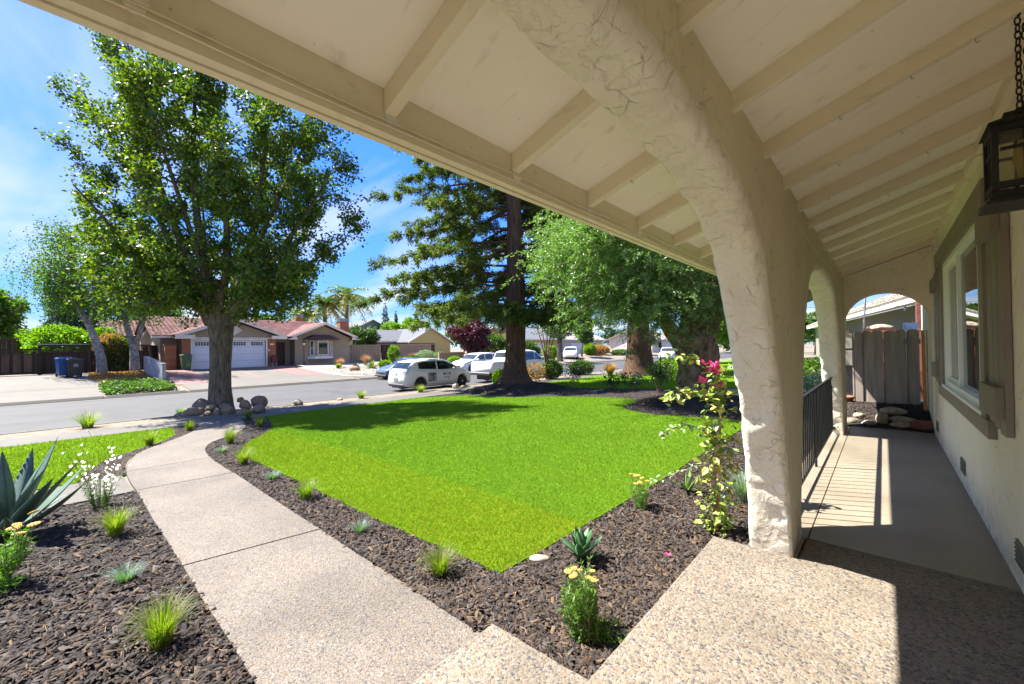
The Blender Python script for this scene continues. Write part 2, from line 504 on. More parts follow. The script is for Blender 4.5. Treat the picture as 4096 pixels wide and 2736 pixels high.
bark('gum_bark', (0.045, 0.034, 0.024), (0.165, 0.132, 0.092))
bark('redwood_bark', (0.024, 0.0145, 0.010), (0.135, 0.077, 0.047), (7, 7, 0.45), 1.0, 0.06)
bark('gnarl_bark', (0.060, 0.040, 0.022), (0.28, 0.19, 0.105), (2.4, 2.4, 1.2), 1.0, 0.08)
bark('birch_bark', (0.08, 0.07, 0.06), (0.34, 0.30, 0.26), (4, 4, 2.6), 0.7, 0.02, 2.2)
bark('myrtle_bark', (0.16, 0.10, 0.065), (0.30, 0.20, 0.13), (5, 5, 1), 0.4, 0.01)
bark('grey_bark', (0.09, 0.08, 0.07), (0.17, 0.155, 0.14), (5, 5, 1), 0.5, 0.02)

def rockmat(name, cols, bs=9):
    m, t, p = new_mat(name)
    tcn = t.nodes.new('ShaderNodeTexCoord')
    oi = t.nodes.new('ShaderNodeObjectInfo')
    col = ramp(t, oi.outputs['Random'], [(i/(len(cols)-1), c) for i, c in enumerate(cols)])
    f = noise(t, wpos(t), bs, 7, 0.6)
    col = mixc(t, 1.0, col, ramp(t, f, [(0.3, g1(0.62)), (0.7, g1(1.35))]), 'MULTIPLY')
    lk(t, col, p.inputs['Base Color'])
    p.inputs['Roughness'].default_value = 0.85
    bump(t, p, f, 0.6, 0.03)
    return m

rockmat('boulder', [(0.19, 0.135, 0.080), (0.26, 0.19, 0.115), (0.155, 0.115, 0.095), (0.25, 0.145, 0.07), (0.19, 0.16, 0.13)])
rockmat('flagstone', [(0.24, 0.19, 0.13), (0.33, 0.28, 0.21), (0.20, 0.16, 0.115)], 14)
simple('pebble_pale', (0.30, 0.255, 0.195), 0.6, (0.24, 0.205, 0.16), 20)
simple('brick_red', (0.22, 0.075, 0.045), 0.85, (0.16, 0.055, 0.035), 8, orand=0.2, bs=40)
simple('mortar', (0.30, 0.27, 0.23), 0.9)

# far house materials
simple('taupe_stucco', (0.34, 0.265, 0.185), 0.9, (0.305, 0.238, 0.165), 2, bs=40, bstr=0.2)
simple('white_paint', (0.74, 0.72, 0.68), 0.5, (0.68, 0.66, 0.62), 2)
simple('cream_trim', (0.66, 0.58, 0.47), 0.6, (0.60, 0.53, 0.43), 2)
simple('garage_white', (0.66, 0.66, 0.67), 0.45, (0.62, 0.62, 0.63), 1.5)
simple('lilac_stucco', (0.50, 0.46, 0.46), 0.9, (0.46, 0.42, 0.42), 2)
simple('roof_tile_red', (0.185, 0.072, 0.062), 0.85, (0.135, 0.050, 0.045), 1.2, 8, island=0.30)
simple('roof_deck_red', (0.13, 0.04, 0.03), 0.9)
simple('roof_grey', (0.105, 0.11, 0.125), 0.9, (0.085, 0.09, 0.10), 3, 8, bs=20)
simple('roof_brown', (0.10, 0.05, 0.035), 0.8, (0.075, 0.04, 0.03), 5)
simple('roof_tan', (0.36, 0.31, 0.25), 0.9, (0.29, 0.25, 0.20), 4, 8, bs=30)
simple('teal_wall', (0.13, 0.18, 0.18), 0.8, (0.12, 0.165, 0.165), 2)
simple('yellow_wall', (0.50, 0.38, 0.14), 0.8, (0.46, 0.35, 0.14), 2)
simple('beige_wall', (0.42, 0.35, 0.26), 0.8, (0.38, 0.32, 0.24), 2)
simple('grey_wall', (0.235, 0.205, 0.17), 0.85, (0.21, 0.185, 0.15), 2, bs=30, bstr=0.2)
simple('bluewhite_trim', (0.66, 0.70, 0.76), 0.5, (0.62, 0.66, 0.72), 2)
simple('fence_brown', (0.060, 0.032, 0.020), 0.85, (0.035, 0.02, 0.013), 3, 6, orand=0.35, stretch=(3, 3, 0.4))
simple('fence_tan', (0.15, 0.085, 0.05), 0.85, (0.09, 0.05, 0.03), 3, 6, orand=0.3, stretch=(3, 3, 0.4))
simple('gate_board', (0.33, 0.27, 0.225), 0.85, (0.21, 0.17, 0.14), 2.5, 8, lo=0.3, hi=0.7, orand=0.25, stretch=(6, 6, 0.5), bs=9, bstr=0.35)
simple('new_cedar', (0.52, 0.27, 0.10), 0.7, (0.44, 0.22, 0.075), 3, stretch=(5, 5, 0.5))
simple('lattice_pale', (0.42, 0.42, 0.45), 0.7)
simple('screen_block', (0.40, 0.30, 0.22), 0.9, (0.35, 0.26, 0.19), 4, orand=0.08)
simple('grey_block', (0.33, 0.33, 0.34), 0.9, (0.27, 0.27, 0.28), 5, orand=0.1)
simple('blue_bin', (0.018, 0.075, 0.24), 0.4, (0.016, 0.065, 0.21), 4)
simple('black_bin', (0.022, 0.026, 0.022), 0.45, (0.03, 0.035, 0.03), 4)
simple('green_bin', (0.045, 0.085, 0.035), 0.5, (0.055, 0.10, 0.04), 4)
simple('lime_panel', (0.10, 0.24, 0.05), 0.6)
simple('sign_yellow', (0.72, 0.48, 0.01), 0.5)
simple('ink_dark', (0.03, 0.03, 0.035), 0.6)
simple('ink_grey', (0.22, 0.24, 0.27), 0.6)
simple('ink_blue', (0.05, 0.09, 0.18), 0.6)
simple('ink_red', (0.42, 0.10, 0.08), 0.6)
simple('ink_green', (0.10, 0.22, 0.05), 0.6)
simple('utility_box', (0.26, 0.24, 0.20), 0.6)
simple('terracotta', (0.32, 0.12, 0.06), 0.8)
simple('dusty_gold', (0.55, 0.40, 0.06), 0.6)
simple('metal_grey', (0.35, 0.35, 0.36), 0.4, metal=0.6)

def pavers(name, c, c2, mort, sc):
    m, t, p = new_mat(name)
    b = t.nodes.new('ShaderNodeTexBrick')
    b.inputs['Scale'].default_value = sc
    b.inputs['Color1'].default_value = (*c, 1)
    b.inputs['Color2'].default_value = (*c2, 1)
    b.inputs['Mortar'].default_value = (*mort, 1)
    b.inputs['Mortar Size'].default_value = 0.012
    v = t.nodes.new('ShaderNodeNewGeometry').outputs['Position']
    lk(t, v, b.inputs['Vector'])
    lk(t, mixc(t, 1.0, b.outputs[0], ramp(t, noise(t, v, 1.2, 6), [(0.3, g1(0.8)), (0.7, g1(1.15))]), 'MULTIPLY'), p.inputs['Base Color'])
    p.inputs['Roughness'].default_value = 0.85
    return m

pavers('red_pavers', (0.20, 0.100, 0.085), (0.17, 0.085, 0.073), (0.16, 0.10, 0.085), 2.4)

def wallbrick(name, c, c2, mort, axis):
    m, t, p = new_mat(name)
    b = t.nodes.new('ShaderNodeTexBrick')
    b.inputs['Scale'].default_value = 2.1
    b.inputs['Color1'].default_value = (*c, 1)
    b.inputs['Color2'].default_value = (*c2, 1)
    b.inputs['Mortar'].default_value = (*mort, 1)
    b.inputs['Mortar Size'].default_value = 0.01
    q = t.nodes.new('ShaderNodeMapping')
    q.inputs['Rotation'].default_value = (R(90), 0, R(90)) if axis == 'x' else (R(90), 0, 0)
    lk(t, t.nodes.new('ShaderNodeNewGeometry').outputs['Position'], q.inputs[0])
    lk(t, q.outputs[0], b.inputs['Vector'])
    lk(t, b.outputs[0], p.inputs['Base Color'])
    p.inputs['Roughness'].default_value = 0.9
    return m

wallbrick('brick_orange', (0.34, 0.13, 0.055), (0.28, 0.10, 0.045), (0.30, 0.17, 0.10), 'x')

def carpaint(name, c, rough=0.22):
    m, t, p = new_mat(name)
    p.inputs['Base Color'].default_value = (*c, 1)
    f = noise(t, wpos(t), 3.0, 6, 0.65)
    lk(t, ramp(t, f, [(0.35, c), (0.75, tuple(x*0.88 for x in c))]), p.inputs['Base Color'])
    lk(t, ramp(t, f, [(0.3, g1(rough)), (0.7, g1(rough+0.14))]), p.inputs['Roughness'])
    p.inputs['Coat Weight'].default_value = 0.6
    p.inputs['Coat Roughness'].default_value = 0.06
    return m

carpaint('pearl_white', (0.70, 0.69, 0.62))
carpaint('pure_white', (0.74, 0.75, 0.77))
carpaint('slate_blue', (0.06, 0.09, 0.15))
m, t, p = new_mat('car_glass')
p.inputs['Base Color'].default_value = (0.012, 0.02, 0.02, 1)
p.inputs['Roughness'].default_value = 0.03
p.inputs['Specular IOR Level'].default_value = 0.9
lk(t, ramp(t, noise(t, wpos(t), 1.6, 3), [(0.42, (0.010, 0.014, 0.016)), (0.62, (0.035, 0.055, 0.05))]), p.inputs['Base Color'])
simple('tyre_rubber', (0.016, 0.016, 0.017), 0.8)
simple('wheel_alloy', (0.62, 0.62, 0.63), 0.35)
simple('black_plastic', (0.02, 0.02, 0.022), 0.55)
simple('tail_red', (0.35, 0.02, 0.02), 0.2)
simple('lamp_clear', (0.55, 0.58, 0.62), 0.12, metal=0.3)
# ---------------------------------------------------------------- helpers
def put(name, me, parent=None, loc=None, kind=None):
    o = bpy.data.objects.new(name, me)
    COL.objects.link(o)
    if parent is not None:
        o.parent = parent
    if loc is not None:
        o.location = loc
    if kind:
        o['kind'] = kind
    return o

def tag(o, label, cat, group=None):
    o['label'] = label
    o['category'] = cat
    if group:
        o['group'] = group
    return o

def thing(name, label, cat, loc=(0, 0, 0), rz=0.0, group=None):
    o = bpy.data.objects.new(name, None)
    o.empty_display_size = 0.2
    COL.objects.link(o)
    o.location = loc
    o.rotation_euler = (0, 0, rz)
    return tag(o, label, cat, group)

def copy_tree(o, parent=None):
    c = o.copy()
    COL.objects.link(c)
    c.parent = parent
    for ch in list(o.children):
        copy_tree(ch, c)
    return c

class MB:
    """collects simple shapes into one mesh"""
    def __init__(s):
        s.v, s.f, s.m = [], [], []
    def add(s, vs, fs, mi=0):
        b = len(s.v)
        s.v += [tuple(v) for v in vs]
        s.f += [tuple(i+b for i in f) for f in fs]
        s.m += [mi]*len(fs)
        return s
    def box(s, c, d, rz=0.0, mi=0, rot=None, bev=0.0):
        """box of size d centred at c; bev chamfers the vertical edges"""
        x, y, z = d[0]/2, d[1]/2, d[2]/2
        if bev:
            b = bev
            ring = [(-x+b, -y), (x-b, -y), (x, -y+b), (x, y-b), (x-b, y), (-x+b, y), (-x, y-b), (-x, -y+b)]
            P = [(a, q, -z) for a, q in ring]+[(a, q, z-b) for a, q in ring]+[(a*(x-b)/x, q*(y-b)/y, z) for a, q in ring]
            F = []
            for k in range(2):
                for i in range(8):
                    j = (i+1) % 8
                    F.append((k*8+i, k*8+j, k*8+8+j, k*8+8+i))
            F.append(tuple(range(7, -1, -1)))
            F.append(tuple(range(16, 24)))
        else:
            P = [(-x, -y, -z), (x, -y, -z), (x, y, -z), (-x, y, -z), (-x, -y, z), (x, -y, z), (x, y, z), (-x, y, z)]
            F = [(3, 2, 1, 0), (4, 5, 6, 7), (0, 1, 5, 4), (1, 2, 6, 5), (2, 3, 7, 6), (3, 0, 4, 7)]
        if rot is None:
            rot = Matrix.Rotation(rz, 3, 'Z')
        P = [rot @ Vector(q)+Vector(c) for q in P]
        return s.add(P, F, mi)
    def b2(s, lo, hi, mi=0, bev=0.0):
        return s.box([(a+b)/2 for a, b in zip(lo, hi)], [b-a for a, b in zip(lo, hi)], mi=mi, bev=bev)
    def prism(s, poly, a, b, axis='z', mi=0):
        """poly of 2D points extruded from a to b along axis (x: poly is (y,z); y: (x,z); z: (x,y))"""
        def P(u, v, w):
            return {'x': (w, u, v), 'y': (u, w, v), 'z': (u, v, w)}[axis]
        n = len(poly)
        vs = [P(u, v, a) for u, v in poly]+[P(u, v, b) for u, v in poly]
        fs = [tuple(range(n-1, -1, -1)), tuple(range(n, 2*n))]
        fs += [(i, (i+1) % n, n+(i+1) % n, n+i) for i in range(n)]
        return s.add(vs, fs, mi)
    def tube(s, pts, rad, n=6, mi=0, cap=True, twist=None):
        pts = [Vector(p) for p in pts]
        if not hasattr(rad, '__len__'):
            rad = [rad]*len(pts)
        up = None
        vs = []
        for i, p in enumerate(pts):
            d = (pts[min(i+1, len(pts)-1)]-pts[max(i-1, 0)])
            d = d.normalized() if d.length > 1e-9 else Vector((0, 0, 1))
            if up is None:
                up = Vector((1, 0, 0)) if abs(d.x) < 0.9 else Vector((0, 1, 0))
            a = (up-d*up.dot(d)).normalized()
            up = a
            b = d.cross(a)
            for k in range(n):
                t_ = 2*math.pi*k/n+(twist[i] if twist else 0)
                vs.append(p+(a*math.cos(t_)+b*math.sin(t_))*rad[i])
        fs = []
        for i in range(len(pts)-1):
            for k in range(n):
                k2 = (k+1) % n
                fs.append((i*n+k, i*n+k2, (i+1)*n+k2, (i+1)*n+k))
        if cap:
            fs.append(tuple(range(n-1, -1, -1)))
            fs.append(tuple((len(pts)-1)*n+k for k in range(n)))
        return s.add(vs, fs, mi)
    def lathe(s, prof, c=(0, 0, 0), n=16, mi=0, axis='z'):
        vs, fs = [], []
        for r_, h in prof:
            for k in range(n):
                t_ = 2*math.pi*k/n
                q = (r_*math.cos(t_), r_*math.sin(t_), h)
                if axis == 'x':
                    q = (q[2], q[0], q[1])
                elif axis == 'y':
                    q = (q[1], q[2], q[0])
                vs.append((q[0]+c[0], q[1]+c[1], q[2]+c[2]))
        for i in range(len(prof)-1):
            for k in range(n):
                k2 = (k+1) % n
                fs.append((i*n+k, i*n+k2, (i+1)*n+k2, (i+1)*n+k))
        fs.append(tuple(range(n-1, -1, -1)))
        fs.append(tuple((len(prof)-1)*n+k for k in range(n)))
        return s.add(vs, fs, mi)
    def mesh(s, name, mats, smooth=False):
        me = bpy.data.meshes.new(name)
        me.from_pydata(s.v, [], s.f)
        for m_ in ([mats] if isinstance(mats, str) else mats):
            me.materials.append(MATS[m_])
        if any(s.m):
            me.polygons.foreach_set('material_index', s.m)
        if smooth:
            me.polygons.foreach_set('use_smooth', [True]*len(me.polygons))
        me.update()
        return me
    def build(s, name, mats, parent=None, smooth=False, loc=None, kind=None):
        return put(name, s.mesh(name, mats, smooth), parent, loc, kind)

def mesh_np(name, V, F, mats, MI=None, smooth=False):
    """V (N,3), F (M,k) with one k"""
    me = bpy.data.meshes.new(name)
    n, k = F.shape
    me.vertices.add(len(V))
    me.vertices.foreach_set('co', np.asarray(V, np.float32).ravel())
    me.loops.add(n*k)
    me.loops.foreach_set('vertex_index', np.asarray(F, np.int32).ravel())
    me.polygons.add(n)
    me.polygons.foreach_set('loop_start', np.arange(n, dtype=np.int32)*k)
    try:
        me.polygons.foreach_set('loop_total', np.full(n, k, np.int32))
    except Exception:
        pass
    for m_ in ([mats] if isinstance(mats, str) else mats):
        me.materials.append(MATS[m_])
    if MI is not None:
        me.polygons.foreach_set('material_index', np.asarray(MI, np.int32))
    if smooth:
        me.polygons.foreach_set('use_smooth', np.ones(n, dtype=bool))
    me.update(calc_edges=True)
    return me

def unit(a):
    return a/np.maximum(np.linalg.norm(a, axis=-1, keepdims=True), 1e-9)

def cards(P, D, S, Wd, fold=0.25, rng=RNG, flat=None):
    """leaf cards: 4-point diamonds from P along D, length S, half width Wd; returns V, F"""
    n = len(P)
    D = unit(D)
    rnd = rng.normal(size=(n, 3)) if flat is None else flat+rng.normal(size=(n, 3))*0.35
    side = unit(np.cross(D, rnd))
    nor = np.cross(side, D)
    S = np.asarray(S).reshape(-1, 1)
    Wd = np.asarray(Wd).reshape(-1, 1)
    mid = P+D*S*0.45
    a = P
    b = mid+side*Wd+nor*Wd*fold
    c = P+D*S
    d = mid-side*Wd+nor*Wd*fold
    V = np.stack([a, b, c, d], 1).reshape(-1, 3)
    F = np.arange(4*n).reshape(n, 4)
    return V, F

def in_poly(x, y, poly):
    poly = np.asarray(poly)
    ins = np.zeros(len(x), bool)
    j = len(poly)-1
    for i in range(len(poly)):
        xi, yi = poly[i]
        xj, yj = poly[j]
        c = ((yi > y) != (yj > y)) & (x < (xj-xi)*(y-yi)/((yj-yi) if yj != yi else 1e-9)+xi)
        ins ^= c
        j = i
    return ins

def smooth_poly(pts, it=2):
    pts = [np.array(p, float) for p in pts]
    for _ in range(it):
        q = [pts[0]]
        for a, b in zip(pts[:-1], pts[1:]):
            q += [a*0.75+b*0.25, a*0.25+b*0.75]
        q.append(pts[-1])
        pts = q
    return [tuple(p) for p in pts]

TP = [(-400, .1), (-38, .1), (-30, -.55), (-28.55, -.66), (-28.4, -.80), (-17.55, -.76), (-17.45, -.64), (-16.1, -.62), (-14.7, -.61), (-7.3, -.35), (-1.9, -.31), (60, -.31)]
TX = [p_[0] for p_ in TP]
TZ = [p_[1] for p_ in TP]

def T(x):
    return np.interp(x, TX, TZ)

def sheet(name, poly, dz, mat, parent=None, kind='structure', thick=0.0, label=None):
    """a ground polygon cut where the terrain bends, laid dz above it, thick gives it a rim"""
    bm = bmesh.new()
    vs = [bm.verts.new((x, y, 0)) for x, y in poly]
    bm.faces.new(vs)
    xs = [p[0] for p in poly]
    for bx in TX:
        if min(xs)+1e-4 < bx < max(xs)-1e-4:
            bmesh.ops.bisect_plane(bm, geom=bm.verts[:]+bm.edges[:]+bm.faces[:], plane_co=(bx, 0, 0), plane_no=(1, 0, 0))
    bmesh.ops.triangulate(bm, faces=bm.faces[:])
    bmesh.ops.recalc_face_normals(bm, faces=bm.faces[:])
    if sum(f.normal.z for f in bm.faces) < 0:
        bmesh.ops.reverse_faces(bm, faces=bm.faces[:])
    for v in bm.verts:
        v.co.z = float(T(v.co.x))+dz
    if thick:
        ed = [e for e in bm.edges if e.is_boundary]
        r_ = bmesh.ops.extrude_edge_only(bm, edges=ed)
        for v in [g_ for g_ in r_['geom'] if isinstance(g_, bmesh.types.BMVert)]:
            v.co.z -= thick
        bmesh.ops.recalc_face_normals(bm, faces=bm.faces[:])
    me = bpy.data.meshes.new(name)
    bm.to_mesh(me)
    bm.free()
    me.materials.append(MATS[mat])
    o = put(name, me, parent, None, kind)
    if label:
        o['label'] = label
    return o

# ---------------------------------------------------------------- ground
bm = MB()
xs_ = TX[:-1]+[0.5, 60]
ys_ = [-300, -40, 0, 40, 90, 400]
vs, fs = [], []
for x in xs_:
    for y in ys_:
        vs.append((x, y, float(T(x))-0.02))
ny = len(ys_)
for i in range(len(xs_)-1):
    for j in range(ny-1):
        fs.append((i*ny+j, (i+1)*ny+j, (i+1)*ny+j+1, i*ny+j+1))
bm.add(vs, fs).build('ground', 'dirt', kind='structure')

LAWN = [(-2.31, 2.40), (-4.03, 2.33), (-5.52, 2.33), (-7.77, 2.30), (-8.8, 2.36), (-9.48, 2.55), (-10.1, 2.86), (-10.59, 3.2), (-11.2, 3.6), (-11.96, 3.9), (-13.2, 4.25), (-14.62, 4.6),
        (-14.62, 7.1), (-14.6, 10.4), (-13.29, 11.85), (-12.0, 11.8), (-10.64, 11.9), (-9.69, 12.6), (-8.11, 13.1), (-6.6, 13.25), (-5.9, 13.0), (-5.9, 12.5), (-5.95, 11.6), (-5.5, 10.95), (-4.63, 10.5), (-3.8, 10.6), (-3.0, 10.9),
        (-2.27, 10.4), (-2.26, 7.2), (-2.24, 5.5), (-2.26, 4.1), (-2.28, 3.0)]
PR = smooth_poly([(-1.9, 1.80), (-7.39, 1.84), (-8.56, 1.87), (-9.41, 1.94), (-10.08, 2.06), (-10.73, 2.28), (-11.19, 2.66), (-11.82, 3.14), (-12.76, 3.54), (-14.70, 3.92)], 2)
PL = smooth_poly([(-1.9, .74), (-7.34, .76), (-8.65, .79), (-9.5, .84), (-10.21, .97), (-11.0, 1.24), (-11.6, 1.6), (-12.3, 2.05), (-13.48, 2.62), (-14.70, 2.86)], 2)
LEFT_LAWN = [(-14.66, -9), (-14.66, 1.2), (-14.5, 2.25), (-13.04, 2.06), (-12.21, 1.78), (-11.43, 1.28), (-10.58, .68), (-9.4, .36), (-8.76, .26), (-8.80, -.2), (-8.9, -9)]

lawn = sheet('lawn', LAWN, 0.012, 'turf_base', thick=0.03)
sheet('lawn', LEFT_LAWN, 0.012, 'turf_base', thick=0.03)
NEIGHBOUR_LAWN = [(-14.66, 15.8), (-14.66, 60), (-3.5, 60), (-3.5, 20), (-6.5, 17.1), (-9.5, 16.4), (-12.5, 15.9)]
sheet('lawn', NEIGHBOUR_LAWN, 0.008, 'turf_base')

# path of separate pebble-concrete slabs
path = thing('garden_path', 'curving exposed pebble concrete path between lawn and mulch', 'path')
del path['category']
path['kind'] = 'structure'

def ip(pl, x):
    xs = [-p[0] for p in pl]
    return float(np.interp(-x, xs, [p[1] for p in pl]))
cuts = [-1.60, -4.35, -7.36, -8.95, -14.70]
skew = [0, 0.09, 0.05, 0.0, 0.0]
for k in range(4):
    a, b = cuts[k]-0.011, cuts[k+1]+0.011
    n = 40 if k == 3 else 5
    xr = np.linspace(a+skew[k], b+skew[k+1], n)
    xl = np.linspace(a-skew[k], b-skew[k+1], n)
    poly = [(x, ip(PR, x)+(0.004*math.sin(x*23))) for x in xr]+[(x, ip(PL, x)+0.004*math.sin(x*31)) for x in xl[::-1]]
    sheet('paving_slab', poly, 0.018, 'aggregate_path', path, None, thick=0.06)
MBj = MB()
sheet('path_bed', [(-1.65, .80), (-1.65, 1.74)]+[(x, ip(PR, x)-.05) for x in np.linspace(-2, -14.6, 30)]+[(x, ip(PL, x)+.05) for x in np.linspace(-14.6, -2, 30)], -0.004, 'joint_gap', path, None)

# side strip of smooth concrete from the path to the driveway
side = thing('side_walk', 'pale smooth concrete strip leaving the path beside the big agave', 'path')
del side['category']
side['kind'] = 'structure'
for y0, y1 in ((.74, -.55), (-.57, -1.8), (-1.82, -3.1), (-3.12, -6)):
    sheet('concrete_slab', [(-7.42, y0), (-8.70, y0), (-8.70, y1), (-7.42, y1)], 0.014, 'sidewalk_concrete', side, None, thick=0.06)

# mulch beds (soil sheets under the chips)
BED_R = [(-1.0, -1.0), (-1.0, 3.5), (-.60, 3.5), (-.60, 13.2), (-2.6, 14.5)]+[p for p in [(-2.9, 10.9), (-2.25, 10.4), (-2.24, 7.2), (-2.22, 5.5), (-2.24, 4.1), (-2.26, 3.0), (-2.29, 2.38)]]+[(-4.03, 2.31), (-5.52, 2.31), (-7.77, 2.28), (-8.8, 2.34), (-9.48, 2.53), (-10.1, 2.84), (-10.59, 3.18), (-11.2, 3.58), (-11.96, 3.88), (-13.2, 4.23), (-14.66, 4.6)]+[(-14.66, 3.95)]+[(x, ip(PR, x)) for x in np.linspace(-14.5, -2, 40)]+[(-1.7, 1.80), (-1.7, -1.0)]
BED_L = [(-1.75, -5), (-1.75, .74), (-7.38, .76), (-7.38, -5)]
BED_I = [(-8.72, .74), (-8.72, .28), (-9.4, .38), (-10.58, .70), (-11.43, 1.30), (-12.21, 1.80), (-13.04, 2.08), (-14.5, 2.27), (-14.66, 2.30), (-14.66, 2.84)]+[(x, ip(PL, x)) for x in np.linspace(-14.5, -8.8, 30)]
BED_T = [(-14.6, 10.6), (-13.29, 11.87), (-12.0, 11.82), (-10.64, 11.92), (-9.69, 12.62), (-8.11, 13.12), (-6.6, 13.27), (-5.92, 13.02), (-5.92, 12.5), (-5.97, 11.6), (-5.52, 10.93), (-4.63, 10.48), (-3.8, 10.58), (-3.0, 10.88), (-2.25, 10.4), (-1.2, 12), (-1.2, 17.5), (-6.4, 17.3), (-9.5, 16.6), (-12.5, 16.3), (-14.66, 16.4)]
for pl in (BED_R, BED_L, BED_I, BED_T):
    sheet('mulch_bed', pl, 0.0, 'mulch_soil')

# mounds of mulch under the redwood and under the gnarled tree
def mound(c, rx, ry, h, seed):
    n, mrings = 40, 10
    vs, fs = [], []
    for i in range(mrings+1):
        r_ = i/mrings
        for k in range(n):
            a = 2*math.pi*k/n
            w = 1+0.15*mnoise.noise((math.cos(a)*1.3+seed, math.sin(a)*1.3, 0))
            x, y = c[0]+rx*r_*w*math.cos(a), c[1]+ry*r_*w*math.sin(a)
            z = float(T(x))+h*(1-r_**1.5)-0.02+0.03*mnoise.noise((x*1.5, y*1.5, seed))
            vs.append((x, y, z))
    for i in range(mrings):
        for k in range(n):
            k2 = (k+1) % n
            fs.append((i*n+k, (i+1)*n+k, (i+1)*n+k2, i*n+k2))
    return MB().add(vs, fs).build('mulch_mound', 'mulch_soil', kind='structure', smooth=True)
MOUNDS = [((-13.2, 15.0), 2.6, 2.6, 0.42, 3.0), ((-4.5, 13.9), 2.0, 2.3, 0.26, 8.0)]
for mo in MOUNDS:
    mound(*mo)

def mz(x, y):
    z = T(x)
    for c, rx, ry, h, s_ in MOUNDS:
        r_ = np.sqrt(((x-c[0])/rx)**2+((y-c[1])/ry)**2)
        z = np.maximum(z, T(x)+np.where(r_ < 1, h*(1-np.minimum(r_, 1)**1.5)-0.02, -1))
    return z

# pavement, verge, kerbs, road
pav = thing('pavement', 'grey concrete pavement along the near side of the street', 'pavement')
del pav['category']
pav['kind'] = 'structure'
for k in range(-7, 24):
    y0, y1 = k*1.83+0.7, k*1.83+2.52
    sheet('pavement_slab', [(-14.70, y0), (-16.08, y0), (-16.08, y1), (-14.70, y1)], 0.012, 'sidewalk_concrete', pav, None, thick=0.05)
sheet('verge', [(-16.08, -60), (-17.32, -60), (-17.32, 120), (-16.08, 120)], 0.002, 'dirt')
sheet('kerb', [(-17.30, -60), (-17.47, -60), (-17.47, 120), (-17.30, 120)], 0.016, 'sidewalk_concrete', thick=0.2)
sheet('road', [(-17.46, -80), (-28.42, -80), (-28.42, 160), (-17.46, 160)], 0.004, 'asphalt')
MBk = MB()
sheet('gutter', [(-17.46, -60), (-17.85, -60), (-17.85, 120), (-17.46, 120)], 0.009, 'sidewalk_concrete')
sheet('gutter', [(-28.0, -60), (-28.42, -60), (-28.42, 120), (-28.0, 120)], 0.009, 'sidewalk_concrete')
for y0, y1 in ((-60, -8), (1.9, 5.0), (15.2, 120)):
    sheet('kerb', [(-28.42, y0), (-28.60, y0), (-28.60, y1), (-28.42, y1)], 0.012, 'sidewalk_concrete', thick=0.2)
sheet('pavement', [(-28.60, 15.2), (-29.9, 15.2), (-29.9, 120), (-28.60, 120)], 0.012, 'drive_concrete')
# driveways across the street
sheet('driveway', [(-28.43, 5.2), (-28.43, 14.9), (-31.6, 14.4), (-36.4, 13.4), (-38.9, 13.2), (-38.9, 6.4), (-31, 5.2)], 0.010, 'drive_concrete', thick=0.02)
sheet('paver_band', [(-31.3, 14.45), (-36.4, 13.6), (-38.9, 13.4), (-39.9, 14.8), (-39.9, 11.9), (-38.2, 11.4), (-31.9, 12.2)], 0.016, 'red_pavers')
sheet('paver_band', [(-30.8, 5.0), (-31.2, 7.0), (-38.6, 7.1), (-44, 6.2), (-44, 5.2), (-34, 4.85)], 0.016, 'red_pavers')
sheet('paver_band', [(-31.9, 9.5), (-31.9, 9.8), (-37.8, 9.7), (-37.8, 9.4)], 0.016, 'red_pavers')
sheet('driveway', [(-28.43, -7.9), (-28.43, 1.75), (-32.2, 1.95), (-36.2, 1.5), (-40.5, 1.4), (-40.5, -12)], 0.010, 'drive_concrete', thick=0.02)
sheet('drive_joint', [(-31.9, -8), (-31.9, 1.8), (-31.97, 1.8), (-31.97, -8)], 0.013, 'joint_gap')
sheet('gravel_yard', [(-29.9, 15.0), (-31.1, 14.5), (-36.4, 13.8), (-40.0, 15.0), (-40.0, 26), (-46, 27), (-50, 40), (-29.9, 46)], 0.006, 'pebble_pale')

# ---------------------------------------------------------------- our porch
def roof_z(x):
    """underside of the rafters"""
    return 2.557+0.34*(x+0.525)

def grid_slab(name, x0, x1, y0, y1, z, t_, mat, parent):
    return MB().b2((x0, y0, z-t_), (x1, y1, z)).build(name, mat, parent)

porch = thing('porch_floor', 'porch floor of pebble landing and smooth concrete walk', 'floor')
del porch['category']
porch['kind'] = 'structure'
def rough_slab(name, poly, z, t_, mat, parent, seed=0.0):
    """slab with a slightly rounded, uneven rim"""
    pts = []
    n = len(poly)
    for i in range(n):
        a, b = Vector(poly[i]), Vector(poly[(i+1) % n])
        m_ = max(1, int((b-a).length/0.06))
        for k in range(m_):
            q = a.lerp(b, k/m_)
            w = 0.006*mnoise.noise((q.x*7+seed, q.y*7, 0))
            pts.append((q.x+w, q.y+w))
    c = np.mean(np.array(poly), 0)
    ins = [(x+(0.012 if x < c[0] else -0.012), y+(0.012 if y < c[1] else -0.012)) for x, y in pts]
    N = len(pts)
    vs = [(x, y, z-t_) for x, y in pts]+[(x, y, z-0.012) for x, y in pts]+[(x, y, z) for x, y in ins]
    fs = []
    for k in range(2):
        for i in range(N):
            j = (i+1) % N
            fs.append((k*N+i, k*N+j, (k+1)*N+j, (k+1)*N+i))
    fs.append(tuple(range(2*N, 3*N)))
    return MB().add(vs, fs).build(name, mat, parent)
rough_slab('landing', [(-1.02, -4), (.60, -4), (.60, 3.865), (-.47, 3.865), (-.47, 3.48), (-1.02, 3.475)], 0.0, 0.34, 'aggregate_landing', porch)
rough_slab('step', [(-1.775, -3), (-1.0, -3), (-1.0, 1.785), (-1.775, 1.777)], -0.15, 0.25, 'aggregate_landing', porch, 4)
MB().b2((-.452, 3.873, -.34), (.60, 9.55, .003)).build('walk_slab', 'porch_concrete', porch)
